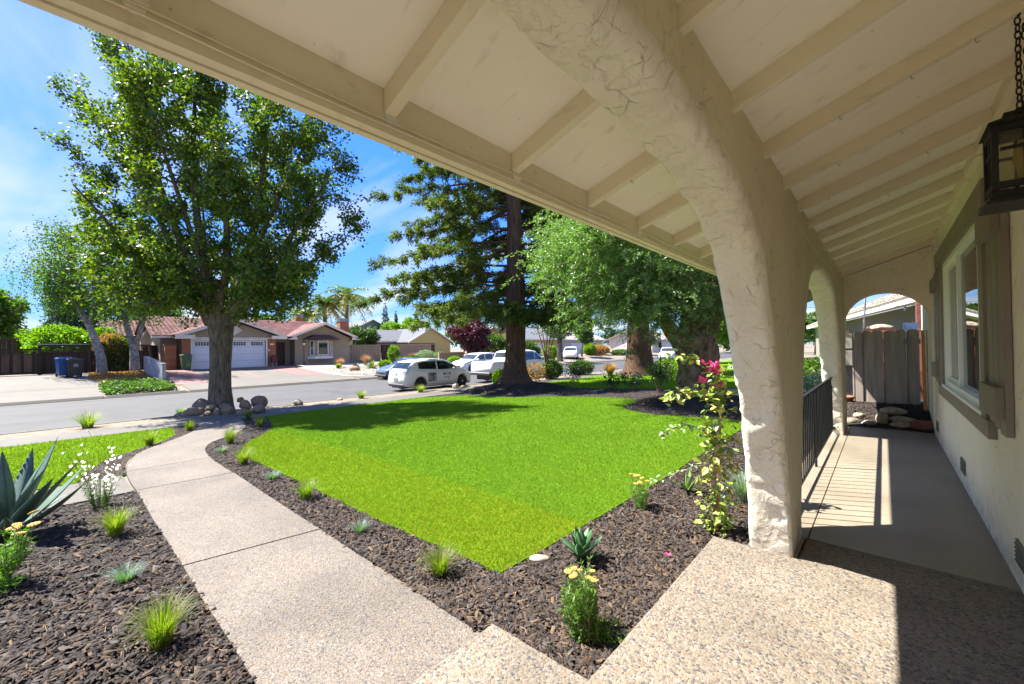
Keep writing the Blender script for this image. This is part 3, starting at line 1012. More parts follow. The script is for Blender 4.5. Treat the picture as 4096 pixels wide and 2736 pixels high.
MB().b2((-.78, 3.49, -.34), (-.478, 3.863, -.002)).b2((-.78, 3.868, -.34), (-.462, 9.55, .001)).build('edge_strip', 'porch_concrete', porch)
MB().b2((-.77, 3.5, -.34), (.59, 9.5, -.03)).build('slab_core', 'joint_gap', porch)

house = thing('house', 'cream stucco house with arched porch and exposed rafters', 'house')

# ---- arcade wall swept along Y
ARC = [(-3.1, -.04), (-2.56, -.04), (-2.55, .0), (-2.40, .65), (-2.2, 1.2), (-1.98, 1.62), (-1.73, 1.95), (-1.48, 2.15), (-1.2, 2.27), (-.6, 2.34), (.2, 2.365), (.9, 2.37), (1.5, 2.345), (2.0, 2.28), (2.32, 2.19), (2.52, 2.08),
       (2.70, 1.94), (2.90, 1.64), (3.11, 1.2), (3.33, .62), (3.455, .06), (3.468, .0), (3.472, -.04), (3.878, -.04), (3.882, .0), (3.89, .06), (4.02, .5), (4.20, 1.18), (4.36, 1.60), (4.55, 1.89), (4.80, 2.09), (5.15, 2.22), (5.7, 2.29), (6.3, 2.30), (6.9, 2.27), (7.4, 2.16),
       (7.72, 1.96), (8.0, 1.62), (8.25, 1.15), (8.43, .55), (8.51, .06), (8.52, .0), (8.525, -.04), (9.36, -.04)]

def resample(pts, step):
    P = [np.array(p, float) for p in pts]
    out = [P[0]]
    for a, b in zip(P[:-1], P[1:]):
        n = max(1, int(np.linalg.norm(b-a)/step))
        for k in range(1, n+1):
            out.append(a+(b-a)*k/n)
    return np.array(out)
base_pts = resample(smooth_poly(ARC, 2), 0.022)
keep = [0]
for i in range(1, len(base_pts)):
    if base_pts[i, 0]-base_pts[keep[-1], 0] > 0.0012:
        keep.append(i)
bp = base_pts[keep]
d_ = np.gradient(bp, axis=0)
d_ = unit(d_)
nrm = np.stack([-d_[:, 1], d_[:, 0]], 1)     # points up into the wall
XI, XO, RR = -0.50, -0.76, 0.055
ROWS = 34
prof = []
ztop = 2.66
for s in np.linspace(0, 1, ROWS):
    prof.append(('o', 1-s))
for a in (20, 45, 70):
    prof.append(('ro', a))
for s in (0.0, 0.2, 0.4, 0.6, 0.8, 1.0):
    prof.append(('b', s))
for a in (70, 45, 20):
    prof.append(('ri', a))
for s in np.linspace(0, 1, ROWS):
    prof.append(('i', s))
N, K = len(bp), len(prof)
V = np.zeros((N, K, 3))
shoulder = np.clip((bp[:, 1]-0.15)/0.6, 0, 1)
rr = RR*(0.35+0.65*shoulder)
for k, (w, s) in enumerate(prof):
    lowp = bp+nrm*rr[:, None]
    if w in 'oi':
        V[:, k, 0] = XO if w == 'o' else XI
        e = s**0.8
        V[:, k, 1] = lowp[:, 0]*(1-e)+bp[:, 0]*e
        V[:, k, 2] = np.minimum(lowp[:, 1], ztop-0.06)*(1-e)+ztop*e
    elif w == 'b':
        V[:, k, 0] = XO+rr+(XI-XO-2*rr)*s
        V[:, k, 1] = bp[:, 0]
        V[:, k, 2] = bp[:, 1]
    else:
        c_, s_ = math.cos(R(s)), math.sin(R(s))
        q = bp+nrm*(rr*(1-s_))[:, None]
        V[:, k, 0] = (XO+rr*(1-c_)) if w == 'ro' else (XI-rr*(1-c_))
        V[:, k, 1] = q[:, 0]
        V[:, k, 2] = q[:, 1]
idx = np.arange(N*K).reshape(N, K)
Fq = np.stack([idx[:-1, :-1], idx[:-1, 1:], idx[1:, 1:], idx[1:, :-1]], -1).reshape(-1, 4)
mi = np.array([1 if prof[k][0] == 'i' and prof[k][1] > 0.02 else 0 for k in range(K-1)])
MI = np.tile(mi, N-1)
Vf = V.reshape(-1, 3)
# trowelled plaster: plates and hollows pushed along the wall
tmp = mesh_np('tmp', Vf, Fq, 'stucco_rough', smooth=True)
nr = np.zeros(len(Vf)*3, np.float32)
tmp.vertices.foreach_get('normal', nr)
nr = nr.reshape(-1, 3)
kk = np.tile(np.array([0.35 if w == 'i' else 1.0 for w, s in prof]), N)
for i in range(len(Vf)):
    p_ = Vf[i]
    if kk[i] < 0.5:
        h = 0.006*mnoise.noise((p_[0]*3, p_[1]*2.2, p_[2]*2.2))
    else:
        q = Vector((p_[0]*5+0.6*mnoise.noise((p_[1]*4, p_[2]*4, 1)), p_[1]*5, p_[2]*4))
        a = mnoise.noise(q)
        b = mnoise.noise(q*2.3+Vector((7, 1, 3)))
        h = 0.009*a+(0.007 if a+0.5*b > 0.12 else 0.0)+0.003*b
    Vf[i] = p_+nr[i]*h
bpy.data.meshes.remove(tmp)
put('arcade_wall', mesh_np('arcade_wall', Vf, Fq, ['stucco_rough', 'stucco_smooth'], MI, True), house)

# ---- far end wall with its round arch
FA = [(-.80, -.0), (-.515, -.0), (-.512, .9), (-.505, 1.55), (-.498, 1.83), (-.47, 1.99), (-.41, 2.10), (-.30, 2.22), (-.15, 2.295), (.02, 2.315), (.18, 2.295), (.33, 2.22), (.46, 2.10), (.53, 1.99), (.556, 1.85), (.560, 1.5), (.562, .8), (.562, 0), (.70, 0)]
fp = resample(smooth_poly(FA, 2), 0.03)
mb = MB()
Y0, Y1 = 9.20, 9.42
n = len(fp)
tops = [roof_z(min(max(x, -.8), .7))+0.06 for x, z in fp]
vs = []
for (x, z), zt in zip(fp, tops):
    x2 = x
    vs += [(x2, Y0, zt), (x, Y0, min(z+.02, zt)), (x, Y0+.02, z), (x, Y1-.02, z), (x, Y1, min(z+.02, zt)), (x2, Y1, zt)]
fs = []
for i in range(n-1):
    for k in range(5):
        fs.append((i*6+k, i*6+k+1, (i+1)*6+k+1, (i+1)*6+k))
mb.add(vs, fs)
mb.build('end_wall', 'stucco_wall', house, smooth=False)

# ---- house wall with a window opening
WY0, WY1, WZ0, WZ1 = 4.78, 7.60, 0.955, 2.475
mb = MB()
zt = 3.02
for (y0, y1, z0, z1) in ((-4, WY0, -.34, zt), (WY1, 12, -.34, zt), (WY0, WY1, -.34, WZ0), (WY0, WY1, WZ1, zt)):
    mb.b2((.59, y0, z0), (.79, y1, z1))
wall = mb.build('wall', 'stucco_wall', house)
MB().b2((.79, 3, -.3), (.80, 9.2, 0)).b2((3.2, 3, 0), (3.25, 9.2, 2.6)).b2((.80, 3, 2.6), (3.25, 9.2, 2.65)).b2((.8, 2.95, 0), (3.25, 3, 2.6)).b2((.8, 9.2, 0), (3.25, 9.25, 2.6)).b2((.8, 3, -.05), (3.25, 9.2, 0)).build('room_shell', 'room_dark', house)

win = bpy.data.objects.new('window', None)
COL.objects.link(win)
win.parent = house
fr = MB()
x0, x1 = .575, .66
for (y0, y1, z0, z1) in ((WY0, WY0+.055, WZ0, WZ1), (WY1-.055, WY1, WZ0, WZ1), (WY0+.055, WY1-.055, WZ0, WZ0+.055), (WY0+.055, WY1-.055, WZ1-.055, WZ1)):
    fr.b2((x0, y0, z0), (x1, y1, z1))
for ym in (5.20, 6.55):
    fr.b2((.60, ym-.035, WZ0+.055), (.652, ym+.035, WZ1-.055))
for y0, y1 in ((WY0+.055, 5.165), (6.585, WY1-.055)):
    for a, b in ((y0, y0+.045), (y1-.045, y1)):
        fr.b2((.615, a, WZ0+.055), (.648, b, WZ1-.055))
    for a, b in ((WZ0+.055, WZ0+.10), (WZ1-.10, WZ1-.055)):
        fr.b2((.615, y0+.045, a), (.648, y1-.045, b))
fr.build('frame', 'vinyl_white', win)
MB().b2((.545, WY0-.02, WZ0-.03), (.640, WY1+.02, WZ0-.002)).build('sill', 'vinyl_white', win)
for y0, y1 in ((WY0+.10, 5.12), (5.235, 6.515), (6.63, WY1-.10)):
    MB().b2((.630, y0, WZ0+.06), (.634, y1, WZ1-.06)).build('pane', 'window_glass', win)
y = WY0+.09
slat = MB().box((0, 0, 0), (.004, .088, 1.42)).mesh('blind_slat', 'blind_slat')
while y < WY1-.06:
    o = put('blind_slat', slat, win, (.72, y, (WZ0+WZ1)/2))
    o.rotation_euler = (0, 0, R(24+random.uniform(-4, 4)))
    y += .078
# taupe boards round the window
tb = MB()
tb.b2((.545, 4.52, 2.478), (.589, 8.18, 2.68))
tb.build('trim_board', 'taupe_trim', house)
MB().b2((.545, 4.47, .795), (.589, 8.05, .922)).build('trim_board', 'taupe_trim', house)
MB().b2((.550, 4.60, .925), (.5885, 4.775, 2.474)).build('trim_board', 'taupe_trim', house)
MB().b2((.550, 7.605, .925), (.5885, 7.76, 2.474)).build('trim_board', 'taupe_trim', house)

def shutter(y0, wid, nb):
    s = bpy.data.objects.new('shutter', None)
    COL.objects.link(s)
    s.parent = house
    bw = wid/nb
    for k in range(nb):
        MB().b2((.553, y0+k*bw+.006, .90+.02*k), (.586, y0+(k+1)*bw-.006, 2.46)).build('board', 'taupe_trim', s)
    for z0, z1 in ((1.00, 1.20), (2.20, 2.38)):
        MB().b2((.516, y0+.04, z0), (.552, y0+wid+.10, z1)).build('cleat', 'taupe_trim', s)
shutter(3.92, .54, 3)
shutter(7.98, .54, 3)
# foundation vents
for y0, y1 in ((6.09, 6.36), (8.80, 9.02), (3.72, 3.94)):
    v = MB().b2((.578, y0, .15), (.5895, y1, .29))
    for k in range(5):
        v.b2((.572, y0+.01, .163+k*.025), (.5785, y1-.01, .170+k*.025))
    v.build('wall_vent', 'vent_metal', house)

# ---- rafters, ceiling, ledger, blocking, fascia
SL = 0.34
NU = math.sqrt(1+SL*SL)
XE, XW = -1.262, .588
HD = .085

def sloped(x0, x1, y0, y1, h0, h1):
    """box following the roof slope, between heights h0..h1 above the rafter underside"""
    P = []
    for x in (x0, x1):
        for y in (y0, y1):
            for h in (h0, h1):
                P.append((x, y, roof_z(x)+h))
    F_ = [(0, 1, 3, 2), (4, 6, 7, 5), (0, 4, 5, 1), (2, 3, 7, 6), (0, 2, 6, 4), (1, 5, 7, 3)]
    return P, F_
raf_y = [1.445+.657*k for k in range(-8, 13)]
for i, y in enumerate(raf_y):
    if y > 9.15:
        continue
    P, F_ = sloped(XE, XW, -.022, .022, 0, HD)
    o = MB().add(P, F_).build('rafter', 'rafter_paint', house, loc=(0, y, 0))
for a, b in zip(raf_y[:-1], raf_y[1:]):
    P, F_ = sloped(XE, XW, a+.0015, min(b, 9.6)-.0015, HD+.001, HD+.016)
    MB().add(P, F_).build('ceiling_panel', 'ceiling_paint', house)
    if b < 9.2:
        MB().b2((.545, a+.024, roof_z(.545)-.005), (.5895, b-.024, roof_z(.56)+HD)).build('blocking', 'rafter_paint', house)
        MB().b2((-.635, a+.024, roof_z(-.63)+.02), (-.60, b-.024, roof_z(-.63)+HD)).build('blocking', 'rafter_paint', house)
MB().b2((-.58, -4.6, 2.44), (-.497, 9.2, roof_z(-.5)-.012)).build('wall_plate', 'stucco_smooth', house)
MB().b2((-1.300, -6, 2.242), (-1.263, 11.0, 2.415)).b2((-1.332, -6, 2.236), (-1.302, 11.0, 2.43)).build('fascia', 'rafter_paint', house)
P, F_ = sloped(-1.36, 6.0, -6, 11.45, .105, .16)  # lengthened beyond the end wall, out of view, to shade the board gate
MB().add(P, F_).build('roof', 'roof_tan', house)
MB().b2((6.0, -6, -.3), (6.1, 12, 4.9)).b2((.8, 11.9, -.3), (6.0, 12, 3.0)).build('back_wall', 'stucco_wall', house)
# drip gutter lip outside
MB().b2((-1.365, -6, 2.40), (-1.334, 11.0, 2.45)).build('gutter_lip', 'rafter_paint', house)

hk = MB().tube([(0, 0, .0), (0, 0, -.018), (.006, 0, -.028), (.014, 0, -.026), (.016, 0, -.016)], .0018, 5).mesh('hook', 'bronze_iron')
for i, (x, k) in enumerate(((-.15, 10), (.12, 10), (.33, 10), (-.2, 11), (.1, 11), (-.3, 12), (.25, 12), (-1.0, 9), (-.95, 11), (.05, 13), (.3, 9))):
    put('hook', hk, house, (x, raf_y[k], roof_z(x)-.0005)).scale = (.7, .7, .7)
# putty patches where wires are clipped under the rafters
for k, y in enumerate(raf_y):
    if -1 < y < 6:
        me_ = MB()
        n = 9
        ring = [(0.024*(1+0.35*math.sin(3*a+k))*math.cos(a), 0.026*(1+0.3*math.cos(2*a+k))*math.sin(a)) for a in [2*math.pi*i/n for i in range(n)]]
        me_.prism(ring, 0, .004, 'x')
        o = me_.build('putty_patch', 'white_paint' if k % 2 else 'ceiling_paint', house)
        o.location = (-1.2625, y+.005*(k % 3), 2.292)
# cables stapled along the fascia
for nm, z0, amp, ph, lab in (('cable', 2.293, .016, 0.0, 'cream painted cable stapled high along the fascia board'), ('cable', 2.268, .012, 2.0, 'lower thin cream cable sagging along the fascia board')):
    pts = []
    for i in range(160):
        y = -2+8.5*i/159
        s = abs(math.sin(math.pi*(y-1.445)/.657/2))
        pts.append((-1.2575+.002*math.sin(y*9), y, z0-amp*s*(0.5+0.5*math.sin(y*1.3+ph))+.008*math.sin(y*.8+ph)))
    tag(MB().tube(pts, .0035, 6).build(nm, 'rafter_paint', smooth=True), lab, 'cable', 'cables along the fascia')

# ---- iron railing
rail = thing('iron_railing', 'black wrought iron railing between the porch columns', 'railing', (-.63, 0, 0))
MB().b2((-.016, 4.02, .935), (.016, 8.55, .952)).b2((-.011, 4.02, .918), (.011, 8.55, .935)).build('handrail', 'black_iron', rail)
MB().b2((-.009, 3.96, .095), (.009, 8.50, .113)).build('bottom_rail', 'black_iron', rail)
bar = MB()
tw = [i*0.25 for i in range(25)]
bar.tube([(0, 0, .113+.81*i/24) for i in range(25)], .0075, 4)
barm = bar.mesh('bar', 'black_iron')
ys = np.arange(4.13, 8.5, .146)
for i, y in enumerate(ys):
    put('bar', barm, rail, (0, float(y), 0))
for y in (6.18,):
    MB().b2((-.012, y-.012, .004), (.012, y+.012, .918)).build('post', 'black_iron', rail)
kn = MB().lathe([(0.001, .0), (.022, .006), (.030, .02), (.024, .035), (.010, .045), (.001, .05)], (0, 8.50, .955), 10)
kn.box((0, 8.52, .93), (.05, .03, .09))
kn.box((0, 8.50, .11), (.05, .03, .05))
kn.build('wall_bracket', 'black_iron', rail)

# ---- hanging lantern
LX, LY = .45, 2.76
lan = thing('hanging_lantern', 'black square porch lantern hanging from its chain', 'lantern', (LX, LY, 0), R(0))
b = MB()
hw = .085
zb, zt_ = 2.135, 2.405
for sx_ in (-1, 1):
    for sy_ in (-1, 1):
        b.box((sx_*hw, sy_*hw, (zb+zt_)/2), (.021, .021, zt_-zb))
for z in (zb+.018, zt_-.012):
    for s_ in (-1, 1):
        b.box((s_*hw, 0, z), (.018, 2*hw-.021, .028))
        b.box((0, s_*hw, z), (2*hw-.021, .018, .028))
for s_ in (-1, 1):
    b.box((s_*hw, 0, (zb+zt_)/2), (.012, .012, zt_-zb-.05))
    b.box((0, s_*hw, (zb+zt_)/2), (.012, .012, zt_-zb-.05))
    b.box((s_*hw, 0, zt_-.10), (.0115, 2*hw-.03, .012))
    b.box((0, s_*hw, zt_-.10), (2*hw-.03, .0115, .012))
b.build('cage', 'black_iron', lan)
def frustum(w0, z0, w1, z1):
    P = [(-w0, -w0, z0), (w0, -w0, z0), (w0, w0, z0), (-w0, w0, z0), (-w1, -w1, z1), (w1, -w1, z1), (w1, w1, z1), (-w1, w1, z1)]
    return P, [(3, 2, 1, 0), (4, 5, 6, 7), (0, 1, 5, 4), (1, 2, 6, 5), (2, 3, 7, 6), (3, 0, 4, 7)]
cap = MB().add(*frustum(.108, zt_+.002, .103, zt_+.016)).add(*frustum(.101, zt_+.018, .058, zt_+.040)).add(*frustum(.058, zt_+.042, .052, zt_+.062)).add(*frustum(.024, zt_+.064, .010, zt_+.085))
cap.build('cap', 'black_iron', lan)
MB().add(*frustum(.112, zb-.060, .112, zb-.048)).add(*frustum(.108, zb-.046, .092, zb-.004)).build('base', 'black_iron', lan)
for s_ in (-1, 1):
    MB().box((s_*(hw-.004), 0, (zb+zt_)/2), (.003, 2*hw-.028, zt_-zb-.06)).build('pane', 'lantern_glass', lan)
    MB().box((0, s_*(hw-.004), (zb+zt_)/2), (2*hw-.028, .003, zt_-zb-.06)).build('pane', 'lantern_glass', lan)
MB().lathe([(.012, 0), (.012, .05), (.020, .08), (.026, .11), (.018, .15), (.002, .185)], (0, 0, zb+.03), 10).build('bulb', 'dusty_gold', lan, smooth=True)
def chain(n, p0, dz, rz0, slack=0.0):
    out = []
    for k in range(n):
        q = MB()
        pts = [(0.0095*math.cos(a), 0, 0.019*math.sin(a)) for a in [2*math.pi*i/12 for i in range(13)]]
        q.tube(pts, .0032, 5, cap=False)
        out.append((p0[0]+slack*math.sin(math.pi*k/n), p0[1], p0[2]+k*dz, rz0+(R(90) if k % 2 else 0)))
    return q.mesh('chain_link', 'bronze_iron', True), out
ch = MB()
me_, places = chain(13, (0, 0, zt_+.097), .030, .4)
for p in places:
    o = put('chain_link', me_, lan, p[:3])
    o.rotation_euler = (0, 0, p[3])
me2, places = chain(11, (.014, .006, zt_+.085), .034, 1.1, .012)
for p in places:
    o = put('chain_link', me2, lan, p[:3])
    o.rotation_euler = (0, R(8), p[3])
MB().tube([(0, 0, zt_+.47), (.012, 0, zt_+.50), (0, 0, zt_+.52), (-.004, 0, zt_+.60)], .005, 6).build('hook', 'bronze_iron', lan)
# ---------------------------------------------------------------- turf blades
def scatter(polys, n, bias=None):
    """n points inside polygons, denser near the camera by 1/(d^2)"""
    out = []
    for pl in polys:
        pl = np.array(pl)
        lo, hi = pl.min(0), pl.max(0)
        got = 0
        while got < n:
            m_ = n*4
            x = RNG.uniform(lo[0], hi[0], m_)
            y = RNG.uniform(lo[1], hi[1], m_)
            d = np.hypot(x, y)
            w = np.minimum(1, (bias/np.maximum(d, bias))**2) if bias else np.ones(m_)
            ok = (RNG.uniform(size=m_) < w) & in_poly(x, y, pl)
            q = np.stack([x[ok], y[ok]], 1)[:n-got]
            out.append(q)
            got += len(q)
    return np.concatenate(out)

def blades(name, XY, h0, h1, w, mat, zoff, parent=None):
    n = len(XY)
    d = np.hypot(XY[:, 0], XY[:, 1])
    sc = np.clip(d/5.0, 1, 2.6)
    a = RNG.uniform(0, 2*np.pi, n)
    lean = RNG.uniform(.25, 1.05, n)
    h = RNG.uniform(h0, h1, n)*np.clip(d/6, 1, 1.5)
    XY = XY+RNG.normal(0, .007, XY.shape)
    z = T(XY[:, 0])+zoff
    ww = w*sc
    rz = RNG.uniform(0, 2*np.pi, n)
    bx, by = np.cos(rz)*ww, np.sin(rz)*ww
    P0 = np.stack([XY[:, 0]-bx, XY[:, 1]-by, z], 1)
    P1 = np.stack([XY[:, 0]+bx, XY[:, 1]+by, z], 1)
    P2 = np.stack([XY[:, 0]+np.cos(a)*h*lean, XY[:, 1]+np.sin(a)*h*lean, z+h], 1)
    V = np.stack([P0, P1, P2], 1).reshape(-1, 3)
    F = np.arange(3*n).reshape(n, 3)
    return put(name, mesh_np(name, V, F, mat), parent, kind='stuff')
blades('turf', scatter([LAWN], 400000, 4.5), .012, .025, .0027, 'turf_blade', .012)
blades('turf', scatter([LEFT_LAWN], 60000, 7.5), .016, .032, .0034, 'turf_blade', .012)
blades('turf', scatter([NEIGHBOUR_LAWN], 30000, 18), .02, .04, .006, 'turf_blade', .008)

# ---------------------------------------------------------------- mulch chips
def chips(name, XY, L, W_, Hh, mat, zf, lift=.012, tilt=.35):
    n = len(XY)
    q_ = RNG.uniform(0, 1, n)**2.2
    l = L[0]*.55+(L[1]*1.15-L[0]*.55)*q_
    w = RNG.uniform(*W_, n)*(.55+.75*q_)
    h = RNG.uniform(*Hh, n)
    a = RNG.uniform(0, 2*np.pi, n)
    tx = RNG.normal(0, tilt, n)
    ty = RNG.normal(0, tilt, n)
    ax = np.stack([np.cos(a), np.sin(a), tx], 1)
    ay = np.stack([-np.sin(a), np.cos(a), ty], 1)
    ax, ay = unit(ax), unit(ay)
    az = np.cross(ax, ay)
    z = zf(XY[:, 0], XY[:, 1])+RNG.uniform(.004, lift, n)
    c = np.stack([XY[:, 0], XY[:, 1], z], 1)
    V = []
    k = RNG.uniform(.25, 1.0, (n, 4))
    for i, (u, v, t_) in enumerate(((-1, -.6, 0), (.9, -1, 0), (1, .7, 0), (-.8, 1, 0), (-.75, -.4, 1), (.7, -.75, 1), (.8, .5, 1), (-.6, .75, 1))):
        uu = u*(0.6+0.4*k[:, i % 4])
        vv = v*(0.6+0.4*k[:, (i+1) % 4])
        V.append(c+ax*(uu*l/2)[:, None]+ay*(vv*w/2)[:, None]+az*(t_*h)[:, None])
    V = np.stack(V, 1).reshape(-1, 3)
    b = np.arange(n)[:, None]*8
    F = np.concatenate([b+np.array(f) for f in ((4, 5, 6, 7), (0, 1, 5, 4), (1, 2, 6, 5), (2, 3, 7, 6), (3, 0, 4, 7))])
    return put(name, mesh_np(name, V, F, mat), None, kind='stuff')
near = scatter([[(-6, -1), (-6, .74), (-1.8, .74), (-1.8, -2)], BED_L], 9000, 4.0)
chips('mulch', scatter([BED_L], 32000, 3.6), (.032, .105), (.014, .034), (.003, .008), 'mulch_chip', mz, .022, .42)
chips('mulch', scatter([BED_R], 52000, 3.2), (.030, .10), (.013, .032), (.003, .008), 'mulch_chip', mz, .020, .40)
chips('mulch', scatter([BED_I], 5000, 8), (.03, .08), (.012, .03), (.005, .012), 'mulch_chip', mz)
mp_ = []
for c, rx, ry, h, s_ in MOUNDS:
    mp_.append([(c[0]+rx*.97*math.cos(a), c[1]+ry*.97*math.sin(a)) for a in np.linspace(0, 6.28, 24)])
chips('mulch', scatter([BED_T]+mp_, 6000, 12), (.04, .11), (.015, .04), (.006, .014), 'mulch_chip', mz)
# thin shredded strands lying on the chips
def strands(polys, n, bias):
    XY = scatter(polys, n, bias)
    n = len(XY)
    a = RNG.uniform(0, 2*np.pi, n)
    l = RNG.uniform(.04, .13, n)
    cv = RNG.normal(0, .4, n)
    z = mz(XY[:, 0], XY[:, 1])+RNG.uniform(.012, .024, n)
    V = []
    for s in (0, .5, 1):
        aa = a+cv*s
        x = XY[:, 0]+np.cos(aa)*l*s
        y = XY[:, 1]+np.sin(aa)*l*s
        zz = z+.012*math.sin(s*3.1)*RNG.uniform(0, 1, n)
        V.append(np.stack([x-np.sin(aa)*.0018, y+np.cos(aa)*.0018, zz], 1))
        V.append(np.stack([x+np.sin(aa)*.0018, y-np.cos(aa)*.0018, zz+.002], 1))
    V = np.stack(V, 1).reshape(-1, 3)
    b = np.arange(n)[:, None]*6
    F = np.concatenate([b+np.array(f) for f in ((0, 1, 3, 2), (2, 3, 5, 4))])
    put('mulch_strands', mesh_np('mulch_strands', V, F, 'strand'), None, kind='stuff')
chip_mat('strand', [(0.08, 0.05, 0.03), (0.17, 0.11, 0.06), (0.06, 0.04, 0.025), (0.24, 0.16, 0.09)])
strands([BED_L, BED_R], 1800, 3.2)

# ---------------------------------------------------------------- small plants
def arc_blades(n, h, spread, w, rng, droop=0.6, base=.05, segs=4):
    """grass clump: curved tapering blades from one crown"""
    a = rng.uniform(0, 2*np.pi, n)
    r0 = base*np.sqrt(rng.uniform(size=n))
    L = h*rng.uniform(.65, 1.12, n)
    out = spread*rng.uniform(.15, 1.0, n)
    a2 = a+rng.normal(0, .5, n)
    ww = w*rng.uniform(.7, 1.3, n)
    V = []
    for i in range(segs+1):
        s = i/segs
        rad = out*s**1.8
        x = np.cos(a)*r0+np.cos(a2)*rad
        y = np.sin(a)*r0+np.sin(a2)*rad
        z = L*s*(1-droop*s*s*out/max(spread, 1e-6)*.55)
        wv = ww*(1-s)**.7
        V.append(np.stack([x-np.sin(a2)*wv, y+np.cos(a2)*wv, z], 1))
        V.append(np.stack([x+np.sin(a2)*wv, y-np.cos(a2)*wv, z], 1))
    V = np.stack(V, 1).reshape(-1, 3)
    b = np.arange(n)[:, None]*(2*segs+2)
    F = np.concatenate([b+np.array((2*i, 2*i+1, 2*i+3, 2*i+2)) for i in range(segs)])
    return V, F

def tuft(name, label, x, y, h, spread, n, w=.0025, mat='grass_tuft', group=None, cat='grass clump', z=None, seed=None, droop=.6):
    rng = np.random.default_rng(int(abs(x*131+y*977)*10) % 99991 if seed is None else seed)
    V, F = arc_blades(n, h, spread, w, rng, droop, base=.14*spread+.02)
    o = put(name, mesh_np(name, V, F, mat), None, (x, y, float(mz(x, y)) if z is None else z))
    return tag(o, label, cat, group)
GT = 'feathery grass clumps along the path'
tuft('grass_clump', 'lime feathery grass clump in the front left mulch, nearest the path joint', -3.36, .46, .33, .24, 420, .0022, group=GT)
tuft('grass_clump', 'lime feathery grass clump in the left mulch below the white flowers', -5.76, .44, .34, .25, 380, .0025, group=GT)
tuft('grass_clump', 'lime feathery grass clump at the tip of the big lawn corner', -2.66, 2.07, .26, .21, 420, .0022, group=GT)
tuft('grass_clump', 'lime feathery grass clump between path and lawn, halfway along the straight bed', -5.29, 2.09, .28, .22, 320, .0025, group=GT)
tuft('grass_clump', 'lime feathery grass clump on the bed where the path starts to bend', -7.85, 2.12, .32, .24, 300, .003, group=GT)
tuft('grass_clump', 'tall lime grass clump in the mulch at the inner bend of the path', -10.2, 2.52, .40, .26, 280, .0035, group=GT)
tuft('grass_clump', 'lime grass clump in the dark mulch island beyond the path bend', -12.3, 3.72, .36, .26, 220, .004, group=GT)
tuft('grass_clump', 'lime grass clump at the pavement end of the mulch strip', -14.5, 4.05, .36, .28, 200, .0045, group=GT)
tuft('grass_clump', 'lime grass clump on the edge of the left lawn beside the path', -11.7, 1.42, .40, .28, 240, .004, group=GT)
tuft('grass_clump', 'small brownish grass clump in the pointed bed left of the path end', -13.4, 2.42, .34, .26, 200, .0045, 'grass_tuft', GT)
VG = 'grass clumps on the dirt verge'
tuft('grass_clump', 'wide tangled grass clump on the verge at far left by the road', -16.75, .72, .55, .62, 220, .006, group=VG)
tuft('grass_clump', 'low arching grass clump on the verge left of the white hatchback', -16.7, 8.92, .42, .48, 200, .006, group=VG)
tuft('grass_clump', 'bright low grass clump on the verge before the rear wheel of the hatchback', -16.6, 11.9, .45, .55, 220, .007, group=VG)
FG = 'blue grey fescue clumps'
tuft('fescue', 'blue grey fescue clump in the left mulch near the path edge', -4.52, .40, .14, .17, 240, .002, 'fescue_blade', FG, 'fescue', droop=.3)
tuft('fescue', 'blue grey fescue clump between path and lawn, nearest the house', -3.89, 2.05, .13, .14, 220, .002, 'fescue_blade', FG, 'fescue', droop=.3)
tuft('fescue', 'blue grey fescue clump between path and lawn, middle one of the row', -6.49, 2.11, .13, .15, 200, .0025, 'fescue_blade', FG, 'fescue', droop=.3)
tuft('fescue', 'small blue grey fescue clump at the start of the path bend', -9.3, 2.16, .13, .16, 160, .003, 'fescue_blade', FG, 'fescue', droop=.3)

# agaves: every leaf a part
def agave_leaf(L, w, curl, spines, mat, thick=.012, ch=.35, n=14):
    mb = MB()
    vs, fs = [], []
    for i in range(n+1):
        s = i/n
        prof_ = (0.55+0.45*min(1, s/.38)) if s < .38 else (1-((s-.38)/.62)**1.7)
        ww = max(.0008, w*prof_)
        x = L*s*math.cos(curl*s*.5)
        z = L*s*math.sin(curl*s*.5)*1.0
        th = thick*(1-s)+.0015
        vs += [(x, -ww, z+ww*ch), (x, 0, z-th*.1), (x, ww, z+ww*ch), (x, ww*.5, z-th+ww*ch*.35), (x, -ww*.5, z-th+ww*ch*.35)]
    for i in range(n):
        a, b = i*5, i*5+5
        for k in range(5):
            k2 = (k+1) % 5
            fs.append((a+k, b+k, b+k2, a+k2))
    fs.append((n*5, n*5+1, n*5+2, n*5+3, n*5+4))
    mb.add(vs, fs, 0)
    if spines:
        for i in range(2, spines):
            s = i/spines
            j = min(n-1, int(s*n))
            for sg in (0, 2):
                p = Vector(vs[j*5+sg]).lerp(Vector(vs[(j+1)*5+sg]), s*n-j)
                d = -1 if sg == 0 else 1
                mb.add([p+Vector((-.004, 0, 0)), p+Vector((.004, 0, 0)), p+Vector((.004, d*.007, .003))], [(0, 1, 2)], 1)
    tip = Vector(vs[-4])
    prev = Vector(vs[-9])
    mb.tube([tip-(tip-prev)*.1, tip+(tip-prev).normalized()*L*.035], [.0035, .0005], 5, 1)
    return mb.mesh('leaf', [mat, 'agave_spine'], True)

